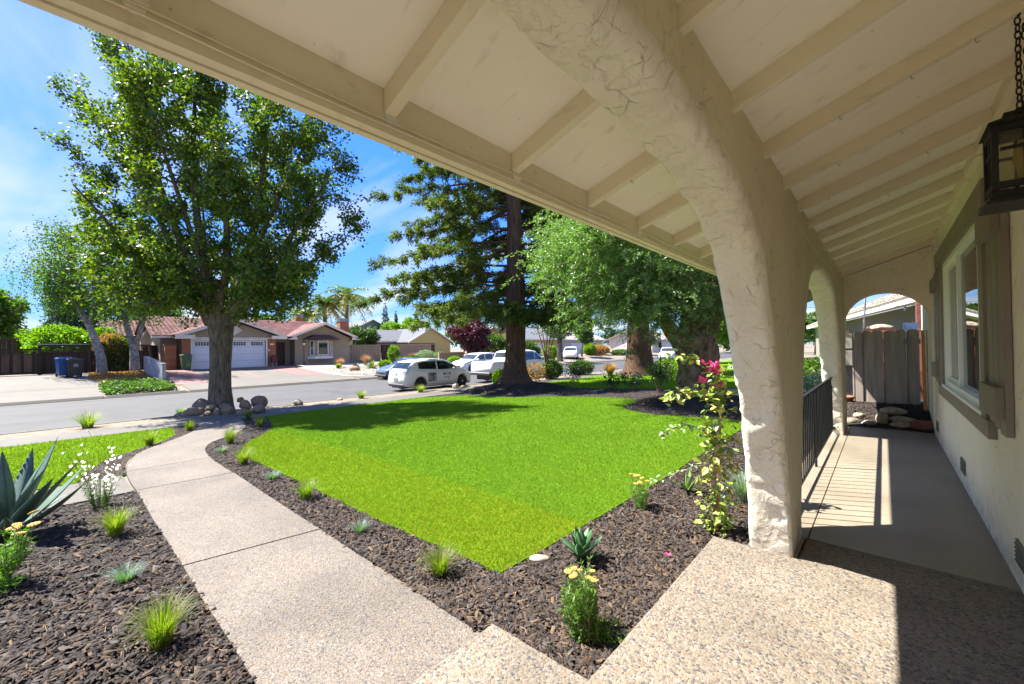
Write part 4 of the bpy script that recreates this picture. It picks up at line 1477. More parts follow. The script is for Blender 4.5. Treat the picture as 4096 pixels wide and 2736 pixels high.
def rosette(name, label, cat, loc, L, w, nleaf, el0, el1, mat, spines=14, curl=.35, seed=1, r0=.02, ch=.35):
    rnd = random.Random(seed)
    root = thing(name, label, cat, loc)
    meshes = [agave_leaf(1.0, w/L*k, curl*c_, spines, mat, .02, ch) for k, c_ in ((1, 1), (.86, -.5), (1.1, .4))]
    for i in range(nleaf):
        s = i/(nleaf-1)
        o = put('leaf', meshes[i % 3], root)
        el = el0+(el1-el0)*s+rnd.uniform(-.08, .08)
        az = i*2.39996+rnd.uniform(-.15, .15)
        l = L*(0.92+0.2*rnd.random())*(1-.18*abs(s-.4))
        o.scale = (l, l, l)
        o.rotation_euler = (rnd.uniform(-.12, .12), -el, az)
        o.location = (r0*math.cos(az), r0*math.sin(az), .03+.05*s*L)
    return root
rosette('agave', 'large blue green agave with toothed leaves at the left edge', 'agave', (-6.62, -.30, float(T(-6.62))-.02), .88, .078, 22, .22, 1.45, 'agave_leaf', 26, .45, 5, .035)
rosette('agave', 'small dark green agave in the mulch by the lawn corner', 'agave', (-1.92, 2.98, float(T(-1.9))-.01), .25, .046, 18, .45, 1.42, 'agave_green', 0, .25, 9, .012)
rosette('aloe', 'small yellow green aloe in the mulch left of the vine', 'aloe', (-1.81, 5.2, float(T(-1.8))-.01), .25, .020, 14, .3, 1.4, 'aloe_green', 0, .5, 3, .012)

def ferny(P0, P1, n, l, w, rng, droop=.2):
    """leaflets along stems P0->P1"""
    k = len(P0)
    s = rng.uniform(.05, 1, (k, n))
    P = P0[:, None]+(P1-P0)[:, None]*s[..., None]
    D = rng.normal(size=(k, n, 3))*np.array([1, 1, .6])+np.array([0, 0, .25])
    return cards(P.reshape(-1, 3), D.reshape(-1, 3), rng.uniform(.6, 1.2, k*n)*l, rng.uniform(.7, 1.2, k*n)*w, .2, rng)

def yarrow(label, x, y, h, spread, ns, heads, seed, lean=(0, 0), side=None, hs_=.03):
    rng = np.random.default_rng(seed)
    root = thing('yarrow', label, 'yarrow', (x, y, float(mz(x, y))-.005))
    a = rng.uniform(0, 6.28, ns)
    r0 = spread*.35*np.sqrt(rng.uniform(size=ns))
    P0 = np.stack([np.cos(a)*r0, np.sin(a)*r0, np.zeros(ns)], 1)
    hh = h*rng.uniform(.45, 1.0, ns)
    hh[:heads] = h*rng.uniform(.82, 1.0, heads)
    r1 = spread*np.sqrt(rng.uniform(.02, 1, ns))*.75
    P1 = np.stack([np.cos(a)*r1+lean[0]*hh/h, np.sin(a)*r1+lean[1]*hh/h, hh], 1)
    st = MB()
    for p, q in zip(P0, P1):
        m_ = (Vector(p)+Vector(q))/2+Vector((p[0]*.4, p[1]*.4, 0))
        st.tube([p, m_, q], [.003, .0025, .002], 4)
    st.build('stem', 'plant_stem', root, kind='stuff')
    lowtop = P0+(P1-P0)*np.where(np.arange(ns) < heads, .80, 1.0)[:, None]
    V, F = ferny(P0, lowtop, 64, .040*h/.43, .0042*h/.43, rng)
    if side is not None:
        m_ = 9
        Q0 = np.tile([[0, 0, .03]], (m_, 1))+rng.normal(0, .02, (m_, 3))
        Q1 = np.array(side)[None]*rng.uniform(.5, 1.05, (m_, 1))+rng.normal(0, .035, (m_, 3))
        V2, F2 = ferny(Q0, Q1, 90, .036, .005, rng)
        F = np.concatenate([F, F2+len(V)])
        V = np.concatenate([V, V2])
    put('foliage', mesh_np('foliage', V, F, 'yarrow_leaf'), root, kind='stuff')
    fl = MB()
    for i in range(9):
        for r_, nn in ((0, 1), (.012, 6), (.024, 11)):
            pass
    for r_, nn in ((0, 1), (.011, 6), (.021, 10)):
        for k in range(nn):
            t_ = 6.283*k/nn+r_*40
            fl.lathe([(.001, -.003), (.0062, 0), (.0055, .004), (.001, .006)], (r_*math.cos(t_), r_*math.sin(t_), .006-r_*r_*9), 6)
    fm = fl.mesh('flower_head', 'yarrow_flower')
    for i in range(heads):
        o = put('flower_head', fm, root, P1[i])
        k = hs_/.03*rng.uniform(.8, 1.3)
        o.scale = (k, k, k)
        o.rotation_euler = (rng.normal(0, .2), rng.normal(0, .2), rng.uniform(0, 6))
    return root
yarrow('yarrow with round golden heads beside the front landing', -1.40, 2.20, .42, .19, 58, 9, 5, (-.07, .03), (.17, .12, .05), .026)
yarrow('yarrow with flat pale yellow heads at the lawn edge', -2.02, 4.36, .36, .17, 26, 9, 8, (-.03, -.02))
yarrow('bushy yarrow with orange yellow heads at far left before the agave', -5.25, -.34, .50, .34, 60, 9, 12, (.05, .05), (.36, .22, .12), .04)

# white gaura
rng = np.random.default_rng(21)
ga = thing('gaura', 'airy white flowering gaura beside the concrete strip', 'gaura', (-6.99, .40, float(T(-7))))
ns = 40
a = rng.uniform(0, 6.28, ns)
P0 = np.stack([np.cos(a)*.05, np.sin(a)*.05, np.zeros(ns)], 1)
hh = rng.uniform(.28, .78, ns)
P1 = np.stack([np.cos(a)*.33*hh*rng.uniform(.3, 1.3, ns)-.05, np.sin(a)*.45*hh*rng.uniform(.3, 1.3, ns), hh], 1)
st = MB()
for p, q in zip(P0, P1):
    st.tube([p, (p+q)/2+np.array([0, 0, .05]), q], [.0025, .002, .0012], 4)
st.build('stem', 'plant_stem', ga, kind='stuff')
V, F = ferny(P0, P0+(P1-P0)*.6, 16, .035, .006, rng)
put('foliage', mesh_np('foliage', V, F, 'gaura_leaf'), ga, kind='stuff')
fl = MB()
for k in range(4):
    t_ = -.7+k*.46
    d_ = Vector((math.cos(t_)*.2, math.sin(t_), .5+.3*math.cos(t_)))
    d_.normalize()
    sd = d_.cross(Vector((1, 0, 0))).normalized()
    fl.add([(0, 0, 0), d_*.016+sd*.008, d_*.026, d_*.016-sd*.008], [(0, 1, 2, 3)])
fm = fl.mesh('flower', 'petal_white')
for i in range(95):
    j = rng.integers(ns)
    s = rng.uniform(.55, 1.0)
    q = P0[j]+(P1[j]-P0[j])*s
    o = put('flower', fm, ga, q+rng.normal(0, .015, 3))
    o.rotation_euler = rng.uniform(-1, 1, 3)*np.array([.8, .8, 3.1])
    k = rng.uniform(.8, 1.25)
    o.scale = (k, k, k)

# lavender bush behind the vine
tuft('lavender', 'silver grey lavender bush behind the vine at the column', -1.22, 5.3, .42, .32, 420, .004, 'lavender_leaf', None, 'lavender')
tuft('lavender', 'pale grey lavender in the bed farther along the porch', -1.15, 6.6, .36, .30, 260, .004, 'lavender_leaf', None, 'lavender')

# bougainvillea
bo = thing('bougainvillea', 'young bougainvillea vine climbing beside the front column', 'vine', (-1.23, 4.30, -.32))
CR = np.array([Rv.x, Rv.y, 0])/math.hypot(Rv.x, Rv.y)
rng = np.random.default_rng(4)
stems = []
def vine(pts, r0, r1):
    P = [Vector(p) for p in smooth_poly([tuple(p) for p in pts], 2)]
    P = [p+Vector((rng.normal(0, .006), rng.normal(0, .006), 0)) for p in P]
    stems.append((P, r0, r1))
    return P
def rel(l, z, d=0.0):
    """offset along the bed (l, towards the lawn corner is negative), height, depth"""
    return (.745*l-.667*d, .667*l+.745*d, z)
main = vine([rel(0, 0), rel(.02, .35, .03), rel(-.02, .75, -.03), rel(.05, 1.1), rel(.06, 1.42)], .011, .007)
stake = MB().tube([rel(.02, -.05, .02), rel(.075, 1.30, .02)], .008, 6).build('stake', 'new_cedar', bo)
v2 = vine([rel(.0, 0), rel(-.06, .4), rel(.03, .8, .05), rel(-.03, 1.0)], .008, .004)
b1 = vine([rel(.06, 1.38), rel(.02, 1.52), rel(-.12, 1.62), rel(-.28, 1.70), rel(-.44, 1.735)], .005, .002)
b2 = vine([rel(.05, 1.28), rel(-.08, 1.34), rel(-.24, 1.36), rel(-.46, 1.31)], .005, .002)
b3 = vine([rel(-.02, .92), rel(-.18, 1.02), rel(-.34, 1.04), rel(-.52, .95)], .004, .0015)
b4 = vine([rel(-.0, .62), rel(-.15, .66), rel(-.36, .58), rel(-.66, .50)], .004, .0012)
b5_ = vine([rel(.06, 1.40), rel(.11, 1.50), rel(.13, 1.62)], .004, .0015)
b6 = vine([rel(.0, .20), rel(-.09, .32), rel(-.17, .34), rel(-.19, .26)], .003, .001)
b7 = vine([rel(.02, .5), rel(.12, .62), rel(.17, .80)], .004, .0015)
mb = MB()
for P, r0, r1 in stems:
    mb.tube(P, list(np.linspace(r0, r1, len(P))), 5)
mb.build('stem', 'vine_wood', bo, True, kind='stuff')
lf = MB()
vs = [(0, 0, 0), (.016, .016, .004), (.034, .018, .005), (.052, .009, .002), (.064, 0, -.004), (.052, -.009, .002), (.034, -.018, .005), (.016, -.016, .004), (.033, 0, -.002)]
lf.add(vs, [(0, 8, 2, 1), (2, 8, 4, 3), (0, 7, 6, 8), (6, 5, 4, 8)])
lms = {}
for m_ in ('bougain_leaf', 'bougain_leaf_gold', 'bougain_leaf_pale'):
    lms[m_] = lf.mesh('leaf', m_)
def leaves_on(P, n, s0, s1, mix, sz=1.0, jit=.03):
    for i in range(n):
        s = s0+(s1-s0)*rng.uniform()
        k = s*(len(P)-1)
        j = min(int(k), len(P)-2)
        q = P[j].lerp(P[j+1], k-j)
        r_ = rng.uniform()
        m_ = 'bougain_leaf_gold' if r_ < mix[0] else ('bougain_leaf_pale' if r_ < mix[0]+mix[1] else 'bougain_leaf')
        o = put('leaf', lms[m_], bo, q+Vector(rng.normal(0, jit, 3)))
        o.rotation_euler = (rng.normal(0, .5), rng.uniform(-.5, 1.0), rng.uniform(0, 6.28))
        k = sz*rng.uniform(.7, 1.25)
        o.scale = (k, k, k)
leaves_on(main, 240, .02, 1, (.40, .08), 1.25, .075)
leaves_on(v2, 150, .02, 1, (.42, .12), 1.25, .075)
leaves_on(b1, 60, .05, 1, (.35, .05), 1.05, .025)
leaves_on(b2, 95, .05, 1, (.45, .05), 1.2, .035)
leaves_on(b3, 52, .1, 1, (.1, .7), .75, .02)
leaves_on(b4, 30, .15, 1, (.05, .75), .7, .018)
leaves_on(b5_, 8, .1, 1, (.2, .2), .8, .02)
leaves_on(b6, 18, .2, 1, (.7, 0), .8, .02)
leaves_on(b7, 26, .2, 1, (.2, .1), 1.3, .035)
br = MB()
for k in range(3):
    t_ = k*2.094
    d_ = Vector((math.cos(t_), math.sin(t_), .55))
    sd = Vector((-math.sin(t_), math.cos(t_), 0))
    br.add([(0, 0, 0), d_*.016+sd*.015, d_*.036+Vector((0, 0, .006)), d_*.016-sd*.015, d_*.018-Vector((0, 0, .003))], [(0, 4, 2, 1), (0, 3, 2, 4)])
brm = br.mesh('bract', 'bract_pink')
for l, z in ((.0, 1.62), (-.03, 1.58), (.03, 1.60), (-.01, 1.555), (.045, 1.565), (-.055, 1.56), (.02, 1.53), (.05, 1.62), (-.115, 1.47), (-.10, 1.455), (.055, 1.41), (.045, 1.43), (-.075, 1.625), (.0, 1.60)):
    o = put('bract', brm, bo, rel(l, z, rng.normal(0, .02)))
    o.scale = (1.45, 1.45, 1.45)
    o.rotation_euler = (rng.normal(0, .7), rng.normal(0, .7), rng.uniform(0, 6))
fallen = MB()
for k in range(5):
    t_ = k*1.257
    fallen.add([(0, 0, 0), (.019*math.cos(t_-.45), .019*math.sin(t_-.45), .012), (.034*math.cos(t_), .034*math.sin(t_), .020), (.019*math.cos(t_+.45), .019*math.sin(t_+.45), .012)], [(0, 1, 2, 3)])
tag(fallen.build('fallen_flower', 'bract_pink', loc=(-1.38, 3.47, float(T(-1.4))+.034)), 'single magenta flower fallen on the mulch near the landing', 'flower')

# stones
def rock(name, label, cat, loc, size, seed, mat='boulder', group=None, rz=0.0, parent=None, rough=.22, sub=3):
    bm = bmesh.new()
    bmesh.ops.create_icosphere(bm, subdivisions=sub, radius=1)
    for v in bm.verts:
        p = v.co.copy()
        k = 1+rough*mnoise.noise(p*1.1+Vector((seed*3.7, seed, 0)))+rough*.45*mnoise.noise(p*2.6+Vector((0, seed*1.3, 5)))
        q = p*k
        for ax_, lim in ((Vector((.3, .8, .5)), .86), (Vector((-.7, -.2, .68)), .84), (Vector((.6, -.75, .2)), .85)):
            a_ = ax_.normalized()
            d = q.dot(a_)-lim
            if d > 0:
                q -= a_*d*.75
        v.co = Vector((q.x*size[0], q.y*size[1], q.z*size[2]))
    me = bpy.data.meshes.new(name)
    bm.to_mesh(me)
    bm.free()
    me.materials.append(MATS[mat])
    me.polygons.foreach_set('use_smooth', [True]*len(me.polygons))
    o = put(name, me, parent, loc)
    o.rotation_euler = (0, 0, rz)
    if label:
        tag(o, label, cat, group)
    return o
rock('flat_stone', 'smooth pale flat stone on the mulch at the lawn corner', 'stone', (-2.19, 2.75, float(T(-2.2))+.030), (.085, .055, .022), 3, 'pebble_pale', rz=.7, rough=.08)
GR = 'boulders ringed round the street tree'
# position from the ring seen along the pavement: (across, toward house, height)
TB = Vector((-17.0, 3.93, 0))
def ring(l, d):
    q = TB+Vector((.745, .667, 0))*l-Vector((-.667, .745, 0))*d
    return q.x, q.y
for (l, d, sz, zz, lab, sd) in (
        (-.66, .12, (.34, .30, .33), .32, 'tall brown boulder left of the street tree, top of the ring', 1),
        (-.62, .50, (.42, .28, .24), .10, 'broad orange brown boulder at front left of the tree ring', 2),
        (-.09, .38, (.21, .18, .17), .26, 'grey brown boulder at the foot of the street tree trunk', 3),
        (-.02, .66, (.20, .16, .13), .06, 'low grey stone in the front middle of the tree ring', 4),
        (.34, .26, (.24, .17, .15), .30, 'pale grey boulder touching the right of the trunk foot', 5),
        (.30, .60, (.13, .13, .19), .12, 'narrow upright stone in the front of the tree ring', 6),
        (.60, .48, (.22, .20, .23), .16, 'round purple grey boulder in the front of the tree ring', 7),
        (.56, -.30, (.13, .13, .13), .50, 'small stone perched behind the tree ring', 8),
        (.98, .05, (.24, .20, .22), .34, 'mottled grey boulder in the right of the tree ring', 9),
        (1.22, .25, (.14, .14, .15), .30, 'small rounded stone between the two right boulders', 10),
        (1.42, -.12, (.32, .26, .30), .42, 'big tan boulder at the top right of the tree ring', 11),
        (1.66, .28, (.28, .22, .20), .18, 'smooth brown boulder at the right end of the ring', 12),
        (1.24, .56, (.29, .22, .19), .08, 'broad pale boulder at the front right of the ring', 13),
        (-1.10, .62, (.22, .16, .13), .02, 'pale pointed stone at the left end of the ring', 14),
        (-1.02, .10, (.17, .14, .13), .16, 'small brown stone behind the left end of the ring', 15)):
    x, y = ring(l*.88, d*.9)
    zz = zz*.8
    rock('boulder', lab, 'boulder', (x, y, float(T(-16.8))+zz), (sz[0]*.84, sz[1]*.84, sz[2]*.74), sd, 'boulder', GR, sd*.7)
rock('verge_stone', 'pale craggy stone on the verge right of the tree ring', 'stone', (-16.75, 6.38, -.55), (.20, .16, .14), 21, 'flagstone')
rock('verge_stone', 'small flat stone on the verge left of the grass clump', 'stone', (-16.95, 8.1, -.60), (.14, .11, .06), 22, 'flagstone')
rock('verge_stone', 'squarish stone on the verge under the front of the hatchback', 'stone', (-16.55, 14.05, -.52), (.20, .16, .16), 23, 'flagstone')
rock('verge_stone', 'smaller round stone right of the squarish verge stone', 'stone', (-16.25, 14.25, -.56), (.16, .13, .11), 24, 'flagstone')
tuft('weed', 'bright green weed at the left end of the boulder ring', -17.0+.745*-1.35-.1, 3.93-.667*1.35, .34, .30, 120, .014, 'bright_leaf', None, 'weed')

# ---------------------------------------------------------------- trees
def limb_curve(a, b, sag=0.12, up=0.0, n=6, rng=random):
    a, b = Vector(a), Vector(b)
    L = (b-a).length
    j = Vector((rng.uniform(-1, 1), rng.uniform(-1, 1), rng.uniform(-.5, .5)))*L*sag
    pts = []
    for i in range(n+1):
        s = i/n
        p = a.lerp(b, s)+j*math.sin(math.pi*s)+Vector((0, 0, up*L*math.sin(math.pi*s)))
        pts.append(p)
    return pts

def attach(targets, limbs, mb, r_ratio, sag, up, rng, n=5, minr=.006, pull=.55):
    """joins each target to the nearest lower point on the limbs with a tapering branch"""
    pts, rad = [], []
    for P, r_ in limbs:
        for p, q in zip(P[1:], r_[1:]):
            pts.append(p)
            rad.append(q)
    A = np.array([tuple(p) for p in pts])
    rd = np.array(rad)
    out = []
    for t_ in targets:
        d = np.linalg.norm(A-np.array(t_), axis=1)+np.maximum(0, A[:, 2]-t_[2]+.2*d_h(A, t_))*pull
        i = int(np.argmin(d))
        P = limb_curve(A[i], t_, sag, up, n, rng)
        r0 = max(minr, rd[i]*r_ratio)
        r_ = list(np.linspace(r0, minr*.6, len(P)))
        mb.tube(P, r_, 5, cap=False)
        out.append((P, r_))
    return out

def d_h(A, t_):
    return np.hypot(A[:, 0]-t_[0], A[:, 1]-t_[1])

def leaf_cloud(ends, per, spread, L, W_, rng, down=.0, outc=None, outw=.6):
    E = np.repeat(np.array(ends), per, 0)
    n = len(E)
    P = E+rng.normal(size=(n, 3))*spread
    D = rng.normal(size=(n, 3))+np.array([0, 0, -down])
    if outc is not None:
        D += unit(P-np.array(outc))*outw
    return cards(P, D, rng.uniform(.7, 1.3, n)*L, rng.uniform(.7, 1.3, n)*W_, .3, rng)

def sample_crown(fn, n, lo, hi, rng):
    out = []
    while len(out) < n:
        p = rng.uniform(lo, hi)
        if fn(p):
            out.append(p)
    return np.array(out)

def trunk_mesh(mb, pts, rad, n=14, flare=0, ridges=0.10, seed=0.0):
    """ribbed tapering trunk"""
    P = [Vector(p) for p in pts]
    vs, fs = [], []
    for i, p in enumerate(P):
        for k in range(n):
            a = 2*math.pi*k/n
            w = 1+ridges*mnoise.noise((math.cos(a)*1.6+seed, math.sin(a)*1.6, p.z*.35))+ridges*.8*math.cos(a*3+seed)*(1 if i < len(P)*.5 else .4)
            r_ = rad[i]*w
            vs.append((p.x+r_*math.cos(a), p.y+r_*math.sin(a), p.z))
    for i in range(len(P)-1):
        for k in range(n):
            k2 = (k+1) % n
            fs.append((i*n+k, i*n+k2, (i+1)*n+k2, (i+1)*n+k))
    mb.add(vs, fs)

# --- the big street tree
rng = np.random.default_rng(31)
rnd = random.Random(31)
gt = thing('street_tree', 'large leafy street tree with boulders round its trunk', 'tree', (0, 0, 0))
gb = MB()
bx, by = TB.x-.15, TB.y+.05
gz = -.7
trunk_mesh(gb, [(bx, by, gz), (bx, by, gz+.25), (bx-.02, by-.02, .2), (bx-.03, by, 1.0), (bx-.02, by+.02, 1.9), (bx, by, 2.5), (bx, by, 2.8)], [.43, .36, .315, .295, .335, .40, .34], 28, ridges=.10)
SR = np.array([.745, .667, 0])
SD = np.array([-.667, .745, 0])
def S3(l, d, z):
    return np.array([bx, by, 0])+SR*l+SD*d+np.array([0, 0, z])
limbs = []
tops = [(-3.6, .5, 9.6), (-2.3, -1.0, 11.6), (-1.1, .8, 11.9), (-.2, -.6, 12.2), (.9, 1.2, 11.6), (2.0, -.3, 10.9), (3.0, .6, 9.6), (4.0, -.4, 7.4), (-4.0, -.2, 7.0), (-4.4, .2, 5.4), (4.1, .6, 5.4), (.2, 2.6, 9.5), (-.4, -2.6, 9.0), (1.6, -2.6, 7.5), (-2.4, 2.4, 8.0), (-2.6, -2.4, 6.4), (2.6, 2.4, 7.6), (3.4, -1.6, 4.2), (-3.4, 1.4, 4.4)]
for l, d, z in tops:
    a = S3(rnd.uniform(-.2, .2)+.10*np.sign(l), rnd.uniform(-.2, .2), rnd.uniform(2.2, 2.75))
    b = S3(l, d, z)
    P = limb_curve(a, b, .06, .06 if abs(l) > 3 else -.02, 9, rnd)
    r_ = list(np.linspace(rnd.uniform(.13, .19), .022, len(P)))
    gb.tube(P, r_, 8, cap=False)
    limbs.append((P, r_))
def gum_in(p):
    q = p-np.array([bx, by, 0])
    l, d, z = q@SR, q@SD, p[2]
    if z < 2.4:
        return False
    # vase: wider upward to z=6, rounded top
    cl = .05
    w = 3.65 if z < 7.0 else 3.65*math.sqrt(max(0, 1-((z-7.0)/5.0)**2))
    if z < 4.5:
        w *= .72+.28*(z-2.4)/2.1
    e = abs(l-cl)/w if w > 0 else 9
    return e*e+(d/(w*.78+.01))**2 < 1 and (z > 2.9 or abs(l) > .8)
T1 = sample_crown(gum_in, 330, np.array([bx-7, by-7, 2.4]), np.array([bx+7, by+7, 12.4]), rng)
# stray shoots that break the outline
shoots = [S3(-5.6, 0, 10.6), S3(-5.2, .2, 9.6), S3(-4.0, .1, 11.9), S3(-3.5, -.2, 11.3), S3(-3.2, .5, 11.0), S3(-5.5, 0, 8.8), S3(-4.6, 0, 10.0), S3(3.9, 0, 9.2), S3(4.5, .3, 8.2), S3(3.0, .2, 10.4), S3(4.5, -.2, 6.6), S3(4.5, 0, 5.6), S3(4.0, 0, 4.6), S3(-4.9, .2, 5.6), S3(-4.8, 0, 4.2), S3(-5.0, .3, 6.6), S3(-4.2, -.3, 3.6), S3(-3.6, .2, 3.2), S3(-2.8, 0, 2.9), S3(2.6, .4, 3.1), S3(2.0, -.6, 3.0)]
low_ = np.array([S3(rng.uniform(-3.6, 3.8), rng.uniform(-2.6, 2.2), rng.uniform(2.7, 4.2)) for _ in range(46)])
T1 = np.concatenate([T1, low_, np.array(shoots), np.array(shoots)+rng.normal(0, .3, (len(shoots), 3))])
L2 = attach(T1, limbs, gb, .5, .10, .02, rnd, 5, .010)
T2 = []
for P, r_ in L2:
    # twigs sweep up and outward from the outer half of each branch
    for k in range(5):
        s = rng.uniform(.35, 1.0)
        q = np.array(P[int(s*(len(P)-1))])
        out = q-np.array([bx, by, 3.0])
        out[2] *= .5
        T2.append(q+unit(out)*rng.uniform(.1, .5)+np.array([0, 0, rng.uniform(.05, .55)])+rng.normal(0, .24, 3))
L3 = attach(np.array(T2), L2, gb, .6, .10, 0, rnd, 3, .006)
gb.build('trunk', 'gum_bark', gt, True)
# leaves sit in tight sprays along the twigs, so light and gaps show between sprays
Pn, Dn = [], []
for P, r_ in L3+L2:
    if rng.uniform() < .13:
        continue
    A = np.array([tuple(p) for p in P])
    m_ = 36 if len(P) == 4 else 78
    s = rng.uniform(.30, 1.06, m_)*(len(A)-1)
    i = np.minimum(s.astype(int), len(A)-2)
    q = A[i]+(A[i+1]-A[i])*(s-i)[:, None]
    ax = unit(A[-1]-A[0])
    Pn.append(q+rng.normal(0, .105, (m_, 3)))
    Dn.append(ax*.5+rng.normal(0, .8, (m_, 3))+np.array([0, 0, -.15]))
Pn, Dn = np.concatenate(Pn), np.concatenate(Dn)
V, F = cards(Pn, Dn, rng.uniform(.085, .15, len(Pn)), rng.uniform(.030, .052, len(Pn)), .3, rng)
put('crown', mesh_np('crown', V, F, 'gum_leaf'), gt)

# --- redwood
rng = np.random.default_rng(41)
rnd = random.Random(41)
rw = thing('redwood', 'tall redwood with a straight brown trunk on a mulch mound', 'tree', (0, 0, 0))
rb = MB()
rx, ry = -13.25, 15.0
zs = [-.35, -.1, .15, .5, 1.0, 2, 4, 7, 10, 14, 18, 21]
rs = [1.05, .82, .66, .56, .50, .47, .43, .38, .31, .2, .1, .02]
trunk_mesh(rb, [(rx+.12*math.sin(z*.3), ry, z) for z in zs], rs, 36, ridges=.09, seed=2)
spr_P, spr_D = [], []
limbsR = []
for i in range(160):
    z = 2.9+15.5*(i/160)**1.15+rnd.uniform(-.2, .2)
    az = i*2.4+rnd.uniform(-.3, .3)
    # the camera-left side carries the long limbs
    dirv = np.array([math.cos(az), math.sin(az), 0])
    if -(dirv@SD) > 0 and abs(dirv@SR) < .86 and 3.6 < z < 13:
        continue
    left = -(dirv@SR)
    Lb = (4.6+2.9*max(0, left))*(1-.75*max(0, (z-7)/13))*rnd.uniform(.75, 1.05)
    if z < 4.5:
        Lb *= .9
    if -(dirv@SD) > 0 and z > 2:
        Lb *= .24 if abs(dirv@SR) < .72 else .75
    n = 10
    P = []
    r0 = .42-.02*z
    for k in range(n+1):
        s = k/n
        rr_ = max(0.1, r0*.6)+Lb*s
        zz = z+Lb*(.05*s-.14*s*s)+.25*math.sin(3.1*s)*rnd.uniform(-.3, .5)
        P.append(Vector((rx, ry, 0))+Vector(dirv)*rr_+Vector((-dirv[1], dirv[0], 0))*(.25*math.sin(2.5*s+i))+Vector((0, 0, zz)))
    r_ = list(np.linspace(.065, .010, n+1))
    rb.tube(P, r_, 6, cap=False)
    # side twigs with hanging sprays
    for k in range(2 if Lb > 3 else 4, n+1):
        for w in range(3 if k > 4 else 1):
            sgn = rnd.choice((-1, 1))
            ln = rnd.uniform(.35, 1.0)*(1-.35*k/n)
            q = P[k]
            dq = np.array([-dirv[1]*sgn, dirv[0]*sgn, 0])*ln+dirv*ln*rnd.uniform(.2, .9)+np.array([0, 0, rnd.uniform(-.35, .1)])
            rb.tube([q, q+Vector(dq)], [.010, .004], 4, cap=False)
            for s in np.linspace(.10, 1.05, 9):
                spr_P.append(np.array(q)+dq*s)
                spr_D.append(unit(dq))
rb.build('trunk', 'redwood_bark', rw, True)
SP, SDr = np.array(spr_P), np.array(spr_D)
rep = 13
P = np.repeat(SP, rep, 0)+rng.normal(0, .085, (len(SP)*rep, 3))
D = np.repeat(SDr, rep, 0)*.8+rng.normal(0, .6, (len(SP)*rep, 3))+np.array([0, 0, -.25])
V, F = cards(P, D, rng.uniform(.12, .27, len(P)), rng.uniform(.016, .034, len(P)), .1, rng)
put('crown', mesh_np('crown', V, F, 'redwood_leaf'), rw)

# --- second redwood farther along, only its lower trunk and low limbs show
r2 = thing('redwood', 'thick dark redwood trunk beyond the shaded lawn', 'tree', (0, 0, 0))
mb = MB()
qx, qy = -12.1, 26.0
trunk_mesh(mb, [(qx, qy, z) for z in (-.6, -.3, .2, .9, 2, 5, 9, 14)], [1.35, 1.1, .9, .80, .74, .62, .45, .2], 30, ridges=.09, seed=5)
spP = []
for i in range(46):
    z = 4.2+9*i/46
    az = i*2.4
    d_ = np.array([math.cos(az), math.sin(az), 0])
    Lb = 4.2*(1-.5*i/46)
    P = [Vector((qx, qy, z))+Vector(d_)*(.5+Lb*s)+Vector((0, 0, -.15*Lb*s*s)) for s in np.linspace(0, 1, 6)]
    mb.tube(P, list(np.linspace(.06, .012, 6)), 5, cap=False)
    for s in np.linspace(.2, 1, 12):
        for k in range(4):
            spP.append(np.array([qx, qy, z])+d_*(.5+Lb*s)+np.array([0, 0, -.15*Lb*s*s])+rng.normal(0, .35, 3))
mb.build('trunk', 'redwood_bark', r2, True)
V, F = leaf_cloud(spP, 7, .15, .34, .06, rng, .4)
put('crown', mesh_np('crown', V, F, 'redwood_leaf'), r2)

# --- gnarled pepper tree with a hanging bright crown
rng = np.random.default_rng(51)
rnd = random.Random(51)
pt = thing('pepper_tree', 'old gnarled pepper tree with swollen trunk and hanging bright foliage', 'tree', (0, 0, 0))
mb = MB()
gx, gy = -4.5, 13.9
def gp(l, d, z):
    return Vector((gx, gy, 0))+Vector(SR)*l+Vector(SD)*d+Vector((0, 0, z))
def burl(mb, pts, rad, n=30, amp=.22, fr=2.2, seed=0):
    P = [Vector(p) for p in smooth_poly([tuple(p) for p in pts], 2)]
    r_ = np.interp(np.linspace(0, 1, len(P)), np.linspace(0, 1, len(rad)), rad)
    Q = []
    for i in range(len(P)-1):
        for k in range(3):
            Q.append((P[i].lerp(P[i+1], k/3), r_[i]+(r_[i+1]-r_[i])*k/3))
    vs, fs = [], []
    for i, (p, q) in enumerate(Q):
        j = min(i+1, len(Q)-1)
        d = (Q[j][0]-Q[max(0, i-1)][0]).normalized()
        a = (Vector(SR)-d*Vector(SR).dot(d)).normalized()
        b = d.cross(a)
        for k in range(n):
            t_ = 2*math.pi*k/n
            u = a*math.cos(t_)+b*math.sin(t_)
            w = p+u*q
            h = 1+amp*mnoise.noise(w*fr+Vector((seed, 0, 0)))+amp*.5*mnoise.noise(w*fr*2.3)
            vs.append(p+u*q*h)
    for i in range(len(Q)-1):
        for k in range(n):
            k2 = (k+1) % n
            fs.append((i*n+k, i*n+k2, (i+1)*n+k2, (i+1)*n+k))
    mb.add(vs, fs)
burl(mb, [gp(0, 0, -.35), gp(-.02, 0, .1), gp(.05, 0, .7), gp(.0, 0, 1.3), gp(.05, .1, 1.9), gp(.2, .2, 2.5), gp(.25, .3, 3.4), gp(.0, .5, 4.6)], [.92, .68, .56, .58, .60, .45, .31, .17], 34, .26, 2.3, 1)
burl(mb, [gp(-.25, -.1, .95), gp(-.62, -.15, 1.6), gp(-1.0, -.2, 2.15), gp(-1.7, -.2, 2.9), gp(-2.8, -.1, 4.0)], [.31, .26, .22, .17, .09], 22, .22, 3, 4)
burl(mb, [gp(.25, -.1, 1.5), gp(.45, -.3, 2.2), gp(.5, -.35, 3.0), gp(.3, -.6, 4.2)], [.23, .22, .18, .10], 22, .25, 3, 7)
limbs = []
